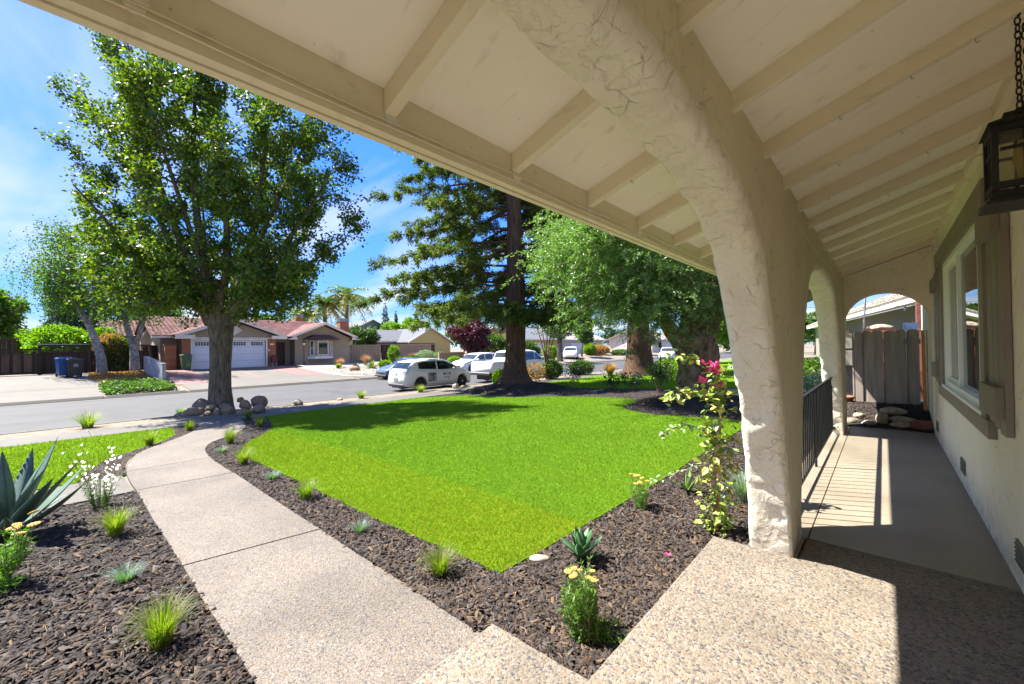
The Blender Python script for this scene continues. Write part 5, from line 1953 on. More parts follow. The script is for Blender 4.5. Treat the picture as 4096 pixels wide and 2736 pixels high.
for l, d, z in ((-3.6, .3, 5.6), (-2.2, 1.2, 6.2), (-1.0, -.6, 6.2), (.6, .5, 6.2), (-4.0, -.2, 4.6), (-3.0, -1.2, 4.8), (1.2, -.4, 5.0), (-.2, 1.6, 5.6), (-1.6, -1.6, 5.0), (-4.4, .5, 5.2)):
    a = gp(*( (-1.7, -.2, 2.9) if l < -1.8 else (.2, .2, 2.8)))
    P = limb_curve(a, gp(l, d, z), .08, .10, 8, rnd)
    r_ = list(np.linspace(.10, .02, len(P)))
    mb.tube(P, r_, 7, cap=False)
    limbs.append((P, r_))
def pep_in(p):
    q = p-np.array([gx, gy, 0])
    l, d, z = q@SR, q@SD, p[2]
    e = ((l+1.7)/3.6)**2+((d+.7)/3.0)**2+((z-4.0)/2.7)**2
    return e < 1
tg = sample_crown(pep_in, 230, np.array([gx-8, gy-8, 1.7]), np.array([gx+4, gy+5, 7]), rng)
L2 = attach(tg, limbs, mb, .5, .1, .12, rnd, 5, .007)
mb.build('trunk', 'gnarl_bark', pt, True)
# hanging strands of fine leaflets
st_P, st_D = [], []
for P, r_ in L2:
    for w in range(26):
        s = rng.uniform(.2, 1)
        q = np.array(P[int(s*(len(P)-1))])+rng.normal(0, .38, 3)
        ln = rng.uniform(.28, .70)
        dr = rng.normal(0, .75, 3)+unit(q-np.array([gx-1.3, gy-1.1, 4.2]))*.6
        dr[2] *= .4
        n = int(ln/.042)
        for k in range(n):
            t_ = k/n
            st_P.append(q+dr*ln*(t_**.8)+np.array([0, 0, .12*math.sin(t_*2)-.55*ln*t_*t_]))
            st_D.append(dr*.7+np.array([0, 0, -.3]))
SP, SDr = np.array(st_P), np.array(st_D)
lq = (SP[:, 0]-gx)*SR[0]+(SP[:, 1]-gy)*SR[1]
low = SP[:, 2] > 1.0+.25*np.sin(SP[:, 0]*2.1)+np.clip((lq+1.6)*.40, 0, .75)
SP, SDr = SP[low], SDr[low]
rep = 4
P = np.repeat(SP, rep, 0)+rng.normal(0, .03, (len(SP)*rep, 3))
D = np.repeat(SDr, rep, 0)+rng.normal(0, .75, (len(SP)*rep, 3))
V, F = cards(P, D, rng.uniform(.055, .11, len(P)), rng.uniform(.010, .017, len(P)), .1, rng)
put('crown', mesh_np('crown', V, F, 'pepper_leaf'), pt)

# --- generic trees and shrubs
def blob_tree(name, label, cat, x, y, h, rx, ry, rz_, cz, mat, n, leaf, lw, bark_='grey_bark', tr=.12, group=None, seed=1, lumps=14, z=None, down=.2, solid=.55, stems=1):
    """trunk with limbs into a lumpy crown of leaf clumps: crown centre height cz, radii"""
    rng = np.random.default_rng(seed)
    rnd = random.Random(seed)
    z0 = float(T(x)) if z is None else z
    root = thing(name, label, cat, (x, y, z0), group=group)
    mb = MB()
    ce = unit(rng.normal(size=(lumps, 3)))*np.cbrt(rng.uniform(.15, 1, (lumps, 1)))*np.array([rx, ry, rz_])*.72
    ce[:, 2] = np.maximum(ce[:, 2], -rz_*.75)
    cen = np.array([0, 0, cz])
    for s_ in range(stems):
        off = np.array([rnd.uniform(-1, 1), rnd.uniform(-1, 1), 0])*(tr*2.2 if stems > 1 else 0)
        top = np.array([off[0]*2.5, off[1]*2.5, max(.2, cz-rz_*.45)])
        mb.tube([off+np.array([0, 0, -.15]), off*1.3+np.array([.03*tr, 0, top[2]*.5]), top], [tr*1.25, tr, tr*.75], 9)
        for k, c in enumerate(ce):
            if k % stems == s_:
                mb.tube(limb_curve(top, c+cen, .1, .05, 5, rnd), list(np.linspace(tr*.5, tr*.08, 6)), 5, cap=False)
    mb.build('trunk', bark_, root, True)
    k = rng.integers(lumps, size=n)
    rad = np.array([rx, ry, rz_])*rng.uniform(.30, .48, (lumps, 1))
    sub = unit(rng.normal(size=(lumps, 16, 3)))*np.cbrt(rng.uniform(.3, 1, (lumps, 16, 1)))
    j = rng.integers(16, size=n)
    P = cen+ce[k]+sub[k, j]*rad[k]+rng.normal(size=(n, 3))*rad[k]*.17
    P[:, 2] = np.maximum(P[:, 2], .05)
    D = rng.normal(size=(n, 3))+unit(P-cen)*.7+np.array([0, 0, -down])
    V, F = cards(P, D, rng.uniform(.7, 1.3, n)*leaf, rng.uniform(.7, 1.3, n)*lw, .3, rng)
    put('crown', mesh_np('crown', V, F, mat), root)
    return root

def shrub(name, label, cat, x, y, rx, ry, h, mat, n, leaf, lw, seed=1, group=None, z=None, round_=True):
    rng = np.random.default_rng(seed)
    z0 = float(T(x)) if z is None else z
    root = thing(name, label, cat, (x, y, z0), group=group)
    mb = MB()
    for i in range(9):
        a = i*.7
        mb.tube([(0, 0, -.05), (rx*.3*math.cos(a), ry*.3*math.sin(a), h*.4), (rx*.6*math.cos(a), ry*.6*math.sin(a), h*.75)], [.02, .014, .006], 4, cap=False)
    mb.build('stem', 'plant_stem', root, kind='stuff')
    u = unit(rng.normal(size=(n, 3)))
    r_ = np.cbrt(rng.uniform(.25, 1, (n, 1)))
    lump = np.array([1+.22*mnoise.noise(Vector(q)*2.0+Vector((seed, 0, 0))) for q in u])[:, None]
    P = u*r_*lump*np.array([rx, ry, h*.5])+np.array([0, 0, h*.5])
    P[:, 2] = np.maximum(P[:, 2], .02)
    D = u*.9+rng.normal(size=(n, 3))*.7
    V, F = cards(P, D, rng.uniform(.7, 1.3, n)*leaf, rng.uniform(.7, 1.3, n)*lw, .3, rng)
    put('foliage', mesh_np('foliage', V, F, mat), root)
    return root
# ---------------------------------------------------------------- roofs and simple houses
def tile_roof(name, A, B, C, D, mat, parent, row=.33, col=.30, poly=None, deck='roof_deck_red', kind='stuff'):
    """rows of lapped tiles on the slope A-B (eave) to D-C (ridge); poly in (u,v) cuts it"""
    A, B, C, D = (np.array(p, float) for p in (A, B, C, D))
    nr_ = max(1, int(np.linalg.norm(D-A)/row))
    nc = max(1, int(max(np.linalg.norm(B-A), np.linalg.norm(C-D))/col))
    i, j = np.meshgrid(np.arange(nr_), np.arange(nc), indexing='ij')
    i, j = i.ravel(), j.ravel()
    off = (i % 2)*.5
    u0, u1 = (j+off*.0)/nc, (j+1)/nc
    v0, v1 = i/nr_, (i+1.12)/nr_
    if poly is not None:
        ok = in_poly((u0+u1)/2, np.minimum((v0+v1)/2, .999), poly)
        u0, u1, v0, v1 = u0[ok], u1[ok], v0[ok], v1[ok]
    nrm_ = unit(np.cross(B-A, D-A))
    if nrm_[2] < 0:
        nrm_ = -nrm_
    def P(u, v, h):
        u, v = u[:, None], np.minimum(v, 1.0)[:, None]
        return (A*(1-u)+B*u)*(1-v)+(D*(1-u)+C*u)*v+nrm_*h[:, None]
    n = len(u0)
    lift = .045+RNG.uniform(-.008, .008, n)
    z = np.zeros(n)
    g_ = .02/nc
    Vv = np.stack([P(u0+g_, v0, lift), P((u0+u1)/2, v0, lift+.035), P(u1-g_, v0, lift), P(u1-g_, v1, z+.012), P((u0+u1)/2, v1, z+.04), P(u0+g_, v1, z+.012), P(u0+g_, v0, z), P(u1-g_, v0, z)], 1).reshape(-1, 3)
    b = np.arange(n)[:, None]*8
    F = np.concatenate([b+np.array(f) for f in ((0, 1, 4, 5), (1, 2, 3, 4), (6, 7, 2, 0))])
    put(name, mesh_np(name, Vv, F, mat), parent, kind=kind)
    if deck:
        uv = poly or [(0, 0), (1, 0), (1, 1), (0, 1)]
        q = [tuple((A*(1-u)+B*u)*(1-v)+(D*(1-u)+C*u)*v-nrm_*.01) for u, v in uv]
        q2 = [tuple(np.array(p)-nrm_*.10) for p in q]
        m_ = len(q)
        MB().add(q+q2, [tuple(range(m_)), tuple(range(2*m_-1, m_-1, -1))]+[(k, k+m_, (k+1) % m_+m_, (k+1) % m_) for k in range(m_)]).build('roof_deck', deck, parent)

def rake(parent, X, y0, z0, y1, z1, mat='cream_trim', w=.22, t=.07):
    """barge board on a gable facing +X"""
    MB().prism([(y0, z0), (y1, z1), (y1, z1-w), (y0, z0-w)], X, X+t, 'x').build('barge_board', mat, parent)

GZ = .1
hs = thing('house', 'taupe ranch house with red tile roof, gable over its white garage door', 'house')
XG = -39.0
# garage gable
MB().prism([(6.63, GZ), (7.16, GZ), (7.16, 2.42), (12.30, 2.42), (12.30, GZ), (12.96, GZ), (12.96, 2.72), (9.90, 3.86), (6.63, 2.72)], XG-.25, XG, 'x').build('garage_front', 'taupe_stucco', hs)
MB().b2((XG+.002, 6.62, GZ), (XG+.05, 7.12, 2.56)).build('brick_pier', 'brick_orange', hs)
MB().b2((XG+.002, 12.34, GZ), (XG+.05, 13.02, 2.56)).build('brick_pier', 'brick_orange', hs)
hb = MB().b2((XG+.052, 6.55, 2.44), (XG+.10, 13.05, 2.56))
for k in range(14):
    hb.b2((XG+.10, 6.8+k*.45, 2.46), (XG+.16, 6.88+k*.45, 2.54))
hb.build('garage_beam', 'cream_trim', hs)
MB().b2((XG+.01, 7.12, GZ), (XG+.07, 7.22, 2.44)).b2((XG+.01, 12.24, GZ), (XG+.07, 12.34, 2.44)).b2((XG+.01, 7.22, 2.34), (XG+.07, 12.24, 2.44)).build('door_casing', 'white_paint', hs)
gd = bpy.data.objects.new('garage_door', None)
COL.objects.link(gd)
gd.parent = hs
for r_ in range(4):
    z0 = GZ+.01+r_*.56
    if r_ < 3:
        MB().b2((XG-.14, 7.23, z0), (XG-.10, 12.23, z0+.545)).build('door_panel', 'garage_white', gd)
        for k in range(4):
            y0 = 7.33+k*1.25
            MB().b2((XG-.099, y0, z0+.10), (XG-.092, y0+1.05, z0+.45)).build('door_panel', 'garage_white', gd)
    else:
        MB().b2((XG-.14, 7.23, z0), (XG-.10, 12.23, 2.33)).build('door_panel', 'garage_white', gd)
        for k in range(4):
            y0 = 7.42+k*1.25
            for c_ in range(5):
                for q in range(2):
                    MB().b2((XG-.099, y0+c_*.18, z0+.11+q*.15), (XG-.095, y0+c_*.18+.14, z0+.235+q*.15)).build('pane', 'ink_dark', gd)
# ornate medallion in the gable
ring = []
for k in range(48):
    a = 2*math.pi*k/48
    r_ = 1+.16*abs(math.cos(2*a))**6-.10*abs(math.sin(2*a))**2
    ring.append((9.88+.50*r_*math.cos(a), 3.14+.38*r_*math.sin(a)))
MB().prism(ring, XG+.002, XG+.06, 'x').build('gable_medallion', 'cream_trim', hs)
MB().b2((XG+.002, 12.0, 2.62), (XG+.045, 12.45, 2.98)).build('vent', 'taupe_stucco', hs)
MB().b2((XG+.052, 12.55, 1.93), (XG+.075, 12.85, 2.05)).build('number_plate', 'white_paint', hs)
MB().b2((XG+.052, 12.40, 1.42), (XG+.09, 12.50, 1.55)).build('door_bell', 'white_paint', hs)
for (ya, za, yb, zb_) in ((9.90, 4.12, 6.10, 2.72), (9.90, 4.12, 13.72, 2.72)):
    tile_roof('roof_tiles', (XG+.55, yb, zb_), (-46, yb, zb_), (-46, ya, za), (XG+.55, ya, za), 'roof_tile_red', hs)
    rake(hs, XG+.56, ya, za, yb, zb_)
    s_ = 1 if yb > ya else -1
    MB().b2((XG+.55, min(yb, yb-s_*1.2), zb_-.30), (XG+.64, max(yb, yb-s_*1.2), zb_-.02)).build('eave_return', 'cream_trim', hs)
# main body and roof
mb = MB()
mb.b2((-50, 5.6, GZ), (-40.9, 14.8, 2.6)).b2((-50, 14.8, GZ), (-42.4, 20.0, 2.6))
mb.build('wall', 'taupe_stucco', hs)
MB().b2((-40.90, 13.02, GZ), (-40.86, 14.9, 2.6)).build('entry_wall', 'grey_wall', hs)
MB().b2((-40.86, 13.5, GZ), (-40.82, 14.4, 2.2)).build('front_door', 'fence_brown', hs)
tile_roof('roof_tiles', (-40.2, 5.0, 2.70), (-40.2, 20.2, 2.70), (-45.5, 18.7, 4.42), (-45.5, 5.0, 4.42), 'roof_tile_red', hs)
tile_roof('roof_tiles', (-51, 20.2, 2.70), (-51, 5.0, 2.70), (-45.5, 5.0, 4.42), (-45.5, 18.7, 4.42), 'roof_tile_red', hs)
MB().b2((-40.3, 5.0, 2.52), (-40.1, 6.3, 2.68)).build('gutter', 'white_paint', hs)
MB().b2((-41.5, 5.62, GZ), (-40.8, 6.6, 2.5)).build('side_wall', 'grey_wall', hs)
# bay wing
XB = -40.0
MB().prism([(14.95, GZ), (20.10, GZ), (20.10, 2.62), (17.48, 3.80), (14.95, 2.66)], XB-.3, XB, 'x').build('wing_front', 'taupe_stucco', hs)
MB().b2((-44, 14.95, GZ), (-40.3, 15.2, 2.6)).b2((-44, 19.85, GZ), (-40.3, 20.10, 2.6)).build('wing_side', 'taupe_stucco', hs)
for (ya, za, yb, zb_) in ((17.48, 4.05, 14.20, 2.68), (17.48, 4.05, 20.80, 2.66)):
    tile_roof('roof_tiles', (XB+.60, yb, zb_), (-47, yb, zb_), (-47, ya, za), (XB+.60, ya, za), 'roof_tile_red', hs)
    rake(hs, XB+.61, ya, za, yb, zb_)
    s_ = 1 if yb > ya else -1
    MB().b2((XB+.60, min(yb, yb-s_*.7), zb_-.26), (XB+.68, max(yb, yb-s_*.7), zb_-.02)).build('eave_return', 'cream_trim', hs)
bay = bpy.data.objects.new('bay_window', None)
COL.objects.link(bay)
bay.parent = hs
bp_ = [(XB, 16.05), (XB+.55, 16.55), (XB+.55, 18.05), (XB, 18.50)]
MB().prism(bp_, .62, .86, 'z').build('sill', 'white_paint', bay)
MB().prism([(XB, 16.18), (XB+.42, 16.62), (XB+.42, 17.98), (XB, 18.40)], .86, 2.38, 'z').build('bay_wall', 'taupe_stucco', bay)
for (p, q) in (((XB, 16.18), (XB+.42, 16.62)), ((XB+.42, 16.62), (XB+.42, 17.98)), ((XB+.42, 17.98), (XB, 18.40))):
    p, q = Vector((*p, 0)), Vector((*q, 0))
    d = (q-p)
    L = d.length
    d.normalize()
    nn = Vector((d.y, -d.x, 0))
    if nn.x < 0:
        nn = -nn
    a = math.atan2(d.y, d.x)
    m0 = .10 if L < 1 else .18
    fr = MB()
    for s0, s1, z0, z1 in ((m0, m0+.07, .92, 2.32), (L-m0-.07, L-m0, .92, 2.32), (m0+.07, L-m0-.07, .92, 1.0), (m0+.07, L-m0-.07, 2.24, 2.32)):
        c = p+d*((s0+s1)/2)+nn*.03
        fr.box((c.x, c.y, (z0+z1)/2), (s1-s0, .06, z1-z0), a)
    if L < 1:
        c = p+d*(L/2)+nn*.03
        fr.box((c.x, c.y, 1.62), (L-2*m0-.14, .05, .05), a)
    fr.build('frame', 'white_paint', bay)
    c = p+d*(L/2)+nn*.012
    MB().box((c.x, c.y, 1.62), (L-2*m0-.14, .02, 1.24), a).build('pane', 'car_glass', bay)
MB().add([(XB, 15.55, 2.42), (XB+.95, 15.75, 2.40), (XB+.95, 18.85, 2.40), (XB, 19.05, 2.42), (XB, 16.45, 2.86), (XB+.30, 16.7, 2.84), (XB+.30, 17.9, 2.84), (XB, 18.15, 2.86)],
         [(0, 1, 5, 4), (1, 2, 6, 5), (2, 3, 7, 6), (4, 5, 6, 7), (0, 3, 2, 1)]).build('bay_roof', 'roof_brown', bay)
# chimneys
def chimney(x, y, w, d, z0, z1, parent):
    MB().b2((x-d/2, y-w/2, z0), (x+d/2, y+w/2, z1)).build('chimney', 'brick_orange', parent)
    MB().b2((x-d/2-.05, y-w/2-.05, z1), (x+d/2+.05, y+w/2+.05, z1+.10)).b2((x-d/2+.1, y-w/2+.1, z1+.10), (x+d/2-.1, y+w/2-.1, z1+.26)).b2((x-d/2-.02, y-w/2-.02, z1+.26), (x+d/2+.02, y+w/2+.02, z1+.33)).build('chimney_cap', 'metal_grey', parent)
chimney(-42, 20.45, .95, .7, GZ, 4.35, hs)
chimney(-50, 19.1, .9, .7, 2.5, 5.2, hs)
# lilac gable at the left end
MB().prism([(5.05, GZ), (7.2, GZ), (7.2, 3.0), (6.05, 4.30), (5.05, 2.5)], -46.3, -46, 'x').build('gable_wall', 'lilac_stucco', hs)
rake(hs, -45.99, 6.05, 4.55, 4.85, 2.30, 'white_paint')
rake(hs, -45.99, 6.05, 4.55, 7.4, 2.85, 'white_paint')
MB().b2((-45.98, 6.02, 3.3), (-45.95, 6.10, 4.2)).build('gable_post', 'white_paint', hs)
MB().b2((-45.98, 6.0, 2.0), (-45.94, 6.6, 2.55)).build('window_frame', 'white_paint', hs)
MB().b2((-45.94, 6.06, 2.06), (-45.93, 6.54, 2.49)).build('pane', 'car_glass', hs)
tile_roof('roof_tiles', (-45.9, 7.45, 2.9), (-52, 7.45, 2.9), (-52, 6.05, 4.60), (-45.9, 6.05, 4.60), 'roof_tile_red', hs)

h2_ = thing('house', 'red roofed house behind the birches and the brown fence', 'house')
MB().b2((-56, 3.4, GZ), (-49.5, 8.2, 2.9)).build('wall', 'beige_wall', h2_)
tile_roof('roof_tiles', (-49, 3.0, 2.85), (-49, 8.4, 2.85), (-52.5, 8.4, 4.4), (-52.5, 3.0, 4.4), 'roof_tile_red', h2_)
tile_roof('roof_tiles', (-56, 8.4, 2.85), (-56, 3.0, 2.85), (-52.5, 3.0, 4.4), (-52.5, 8.4, 4.4), 'roof_tile_red', h2_)
MB().prism([(-49.5, 2.9), (-52.5, 4.3), (-55.5, 2.9)], 3.38, 3.45, 'y').build('gable_wall', 'beige_wall', h2_)

lamp = thing('lamp_post', 'slim bronze lamp post in the gravel before the bay window', 'lamp post', (-39.4, 15.5, GZ))
MB().lathe([(.07, -.1), (.07, .12), (.04, .18), (.03, .3), (.028, 1.7), (.045, 1.74), (.03, 1.78)], (0, 0, 0), 10).build('post', 'bronze_iron', lamp, True)
MB().lathe([(.06, 1.78), (.11, 1.84), (.13, 1.98), (.12, 2.02)], (0, 0, 0), 8).build('lamp_glass', 'white_paint', lamp)
MB().lathe([(.19, 2.02), (.17, 2.06), (.06, 2.17), (.012, 2.22), (.012, 2.28)], (0, 0, 0), 8).build('lamp_cap', 'bronze_iron', lamp)
# brick pillars and iron gate
for nm, x, y, w, lab in (('brick_pillar', -43.2, 5.62, .62, 'brick pillar at the left of the dark iron gate'), ('brick_pillar', -39.5, 5.98, .68, 'brick pillar at the right of the dark iron gate')):
    t_ = thing(nm, lab, 'pillar', (x, y, 0), group='brick gate pillars')
    MB().b2((-.2, -w/2, -.05), (.2, w/2, 1.93)).build('shaft', 'brick_orange', t_)
    MB().b2((-.24, -w/2-.04, 1.932), (.24, w/2+.04, 2.0)).build('cap', 'brick_red', t_)
MB().b2((-43.4, 5.02, -.1), (-43.2, 5.24, 1.98)).build('x', 'sign_yellow')
bpy.data.objects['x'].name = 'gate_post'
tag(bpy.data.objects['gate_post'], 'narrow yellowish post at the end of the brown fence', 'post')
gt_ = thing('iron_gate', 'dark iron gate with a yellow sign between brick pillars', 'gate', (-42, 5.62, GZ), R(-64))
MB().b2((-1.0, -.03, .1), (1.05, .03, .16)).b2((-1.0, -.03, 1.78), (1.05, .03, 1.85)).build('gate_frame', 'black_iron', gt_)
bm_ = MB().b2((-.02, -.02, .16), (.02, .02, 1.78)).mesh('bar', 'black_iron')
for k in range(22):
    put('bar', bm_, gt_, (-.98+k*.095, 0, 0))
MB().b2((-.98, .035, .16), (1.03, .045, 1.75)).build('gate_panel', 'ink_dark', gt_)
MB().b2((-.62, -.06, 1.18), (-.05, -.035, 1.62)).build('sign', 'sign_yellow', gt_)

# low wall of grey blocks
lw = thing('block_wall', 'low stepped wall of pale grey blocks beside the paver drive', 'wall')
cm = MB()
cm.box((0, 0, 0), (.40, .18, .20))
for sx_ in (-.1, .1):
    cm.box((sx_, -.091, 0), (.14, .004, .13))
blk = cm.mesh('block', 'grey_block')
A_, B_ = Vector((-38.0, 4.42, 0)), Vector((-32.4, 4.62, 0))
nb_ = 14
for k in range(nb_):
    p = A_.lerp(B_, (k+.5)/nb_)
    for r_ in range(5):
        o = put('block', blk, lw, (p.x, p.y, float(T(p.x))+.12+r_*.205))
        o.rotation_euler = (0, 0, math.atan2(B_.y-A_.y, B_.x-A_.x))
cp = MB()
for k in range(nb_):
    p = A_.lerp(B_, (k+.5)/nb_)
    cp.box((p.x, p.y, float(T(p.x))+1.08), (.42, .22, .06), math.atan2(B_.y-A_.y, B_.x-A_.x))
cp.build('coping', 'grey_block', lw, kind='stuff')

# bins
def bin_(label, x, y, mat, rz, w=.62, h=1.14, lidm=None, group='wheeled bins'):
    t_ = thing('wheeled_bin', label, 'bin', (x, y, float(T(x))+.015), rz, group)
    P, F_ = frustum(w*.40, .06, w*.5, h-.10)
    MB().add(P, F_).box((0, 0, h-.075), (w*1.06, w*1.06, .05)).build('body', mat, t_)
    lid = MB()
    lid.add([(-w*.55, -w*.55, h-.048), (w*.55, -w*.55, h-.048), (w*.55, w*.55, h-.048), (-w*.55, w*.55, h-.048), (-w*.50, -w*.50, h+.02), (w*.40, -w*.42, h+.05), (w*.40, w*.42, h+.05), (-w*.50, w*.50, h+.02)], [(3, 2, 1, 0), (4, 5, 6, 7), (0, 1, 5, 4), (1, 2, 6, 5), (2, 3, 7, 6), (3, 0, 4, 7)])
    lid.build('lid', lidm or mat, t_)
    MB().tube([(-w*.60, -w*.4, h-.06), (-w*.60, w*.4, h-.06)], .018, 6).build('handle', mat, t_)
    for s_ in (-1, 1):
        MB().lathe([(.02, -.03), (.12, -.03), (.12, .03), (.02, .03)], (-w*.36, s_*w*.42, .12), 12, axis='y').build('wheel', 'tyre_rubber', t_, True)
    return t_
bin_('blue wheeled bin standing left before the brown fence', -37.2, .58, 'blue_bin', R(12))
b_ = bin_('black wheeled bin right of the blue bin before the brown fence', -36.8, 1.02, 'black_bin', R(8), .70, 1.1)
MB().b2((.33, -.10, .62), (.355, .10, .80)).build('logo_panel', 'ink_grey', b_)
b_ = bin_('green wheeled bin left of the white garage door', -38.35, 6.72, 'green_bin', R(0), .62, 1.12)
MB().b2((.27, -.02, .25), (.315, .24, .52)).build('label_panel', 'lime_panel', b_)
hyd = thing('letter_box', 'dark red round topped box on legs by the garage pier', 'box', (-38.6, 12.75, GZ))
MB().prism([(-.22, .35), (.22, .35), (.22, .75), (.15, .90), (0, .96), (-.15, .90), (-.22, .75)], -.2, .2, 'x').build('box', 'roof_deck_red', hyd)
MB().b2((-.12, -.18, .0), (.12, -.10, .35)).b2((-.12, .10, .0), (.12, .18, .35)).build('leg', 'ink_grey', hyd)

# brown fence with lattice top at the left
fe = thing('fence', 'dark brown board fence with lattice top left of the low wall', 'fence')
bd = MB().b2((-.012, -.074, .12), (.012, .074, 1.55)).mesh('board', 'fence_brown')
bt = MB().b2((-.012, -.074, .12), (.012, .074, 1.40)).mesh('board', 'fence_tan')
y = -6.9
k = 0
while y < 4.95:
    left = y < -.5
    o = put('board', bt if (left and k % 3 != 2) else bd, fe, (-40.0+(.018 if k % 2 else -.018), y, GZ-.05))
    y += .152
    k += 1
for y in (-6.9, -4.7, -2.55, -.41, 1.8, 3.3, 4.9):
    MB().b2((-39.94, y-.075, GZ-.2), (-39.80, y+.075, 2.0 if y > -1 else 2.02)).build('post', 'fence_brown', fe)
for z in (.28, 1.56, 1.99):
    MB().b2((-39.96, -.34, z-.05), (-39.90, 4.83, z+.03)).build('rail', 'fence_brown', fe)
for z in (.28, 1.44, 1.75):
    MB().b2((-39.97, -6.8, z-.06), (-39.91, -.49, z+.03)).build('rail', 'fence_brown', fe)
MB().b2((-39.98, -.5, 2.022), (-39.86, 1.8, 2.06)).build('cap_rail', 'lattice_pale', fe)
lt = MB()
for s_ in (1, -1):
    y = -.6
    while y < 5.0:
        a, b = (y, y+.36) if s_ > 0 else (y+.36, y)
        z0, z1 = 1.60, 1.96
        def cl(p):
            return min(max(p, -.33), 4.8)
        if -.33 < min(a, b) and max(a, b) < 4.8:
            lt.prism([(a-.016, z0), (a+.016, z0), (b+.016, z1), (b-.016, z1)], -39.975+(.006 if s_ > 0 else 0), -39.970+(.006 if s_ > 0 else 0), 'x')
        y += .115
lt.build('lattice', 'fence_brown', fe, kind='stuff')
lt = MB()
for s_ in (1, -1):
    y = -6.6
    while y < -.9:
        a, b = (y, y+.2) if s_ > 0 else (y+.2, y)
        lt.prism([(a-.016, 1.49), (a+.016, 1.49), (b+.016, 1.69), (b-.016, 1.69)], -39.975+(.006 if s_ > 0 else 0), -39.970+(.006 if s_ > 0 else 0), 'x')
        y += .115
lt.build('lattice', 'fence_brown', fe, kind='stuff')
f2 = thing('fence', 'darker higher fence behind the lattice fence at far left', 'fence')
bd2 = MB().b2((-.012, -.11, 0), (.012, .11, 2.45)).mesh('board', 'fence_brown')
for k in range(60):
    put('board', bd2, f2, (-46+.01*(k % 2), -10+k*.225, GZ))
MB().b2((-45.97, -10, 2.45), (-45.90, 3.4, 2.56)).b2((-45.98, -10, 1.2), (-45.93, 3.4, 1.3)).build('rail', 'fence_brown', f2)

# screen-block walls right of the taupe house
def hole_block(w, h, t_=.09):
    mb = MB()
    o = [(-w/2, -h/2), (w/2, -h/2), (w/2, h/2), (-w/2, h/2)]
    i_ = [(0, -h*.40), (w*.40, 0), (0, h*.40), (-w*.40, 0)]
    vs = [(t_/2, a, b) for a, b in o]+[(t_/2, a, b) for a, b in i_]+[(-t_/2, a, b) for a, b in o]+[(-t_/2, a, b) for a, b in i_]
    fs = []
    for k in range(4):
        k2 = (k+1) % 4
        # front ring, split at the corners
        fs += [(k, k2, 4+(k+1) % 4), (k, 4+(k+1) % 4, 4+k)]
        fs += [(8+k2, 8+k, 12+(k+1) % 4), (8+k, 12+k, 12+(k+1) % 4)]
        fs += [(4+k, 4+k2, 12+k2, 12+k), (k2, k, 8+k, 8+k2)]
    return mb.add(vs, fs).mesh('screen_block', 'screen_block')
sb = hole_block(.30, .30)
def screen_wall(label, x, y0, y1, zb, rows, group='screen block walls'):
    t_ = thing('screen_wall', label, 'wall', (x, y0, zb), group=group)
    n = int((y1-y0)/.305)
    for i in range(n):
        for r_ in range(rows):
            put('screen_block', sb, t_, (0, .153+i*.305, .15+r_*.305))
    MB().b2((-.09, -.12, -.2), (.09, -.003, rows*.305+.05)).b2((-.09, n*.305+.003, -.2), (.09, n*.305+.13, rows*.305+.05)).build('post', 'screen_block', t_)
    MB().b2((-.08, 0, rows*.305+.002), (.08, n*.305, rows*.305+.06)).build('coping', 'screen_block', t_)
    MB().b2((-.14, 0, -.2), (-.07, n*.305, rows*.305)).build('backing', 'fence_brown', t_)
    return t_
screen_wall('tall screen block wall joining the right end of the taupe house', -41, 20.65, 24.3, .02, 6)
screen_wall('tall screen block wall behind the round grey shrubs', -41, 25.6, 30.9, .02, 6)
screen_wall('low screen block wall in front of the purple plum tree', -36, 28.3, 31.75, -.28, 4)
MB().b2((-41.2, 24.42, 0), (-41.0, 25.5, 1.85)).build('garden_gate', 'fence_brown')
tag(bpy.data.objects['garden_gate'], 'dark gate between the two tall screen block walls', 'gate')
f3 = thing('trellis_fence', 'dark slatted pergola beam behind the screen block walls', 'fence')
MB().b2((-43, 22, 2.02), (-42.9, 33, 2.12)).b2((-43, 22, 1.0), (-42.9, 33, 1.95)).build('panel', 'fence_brown', f3)

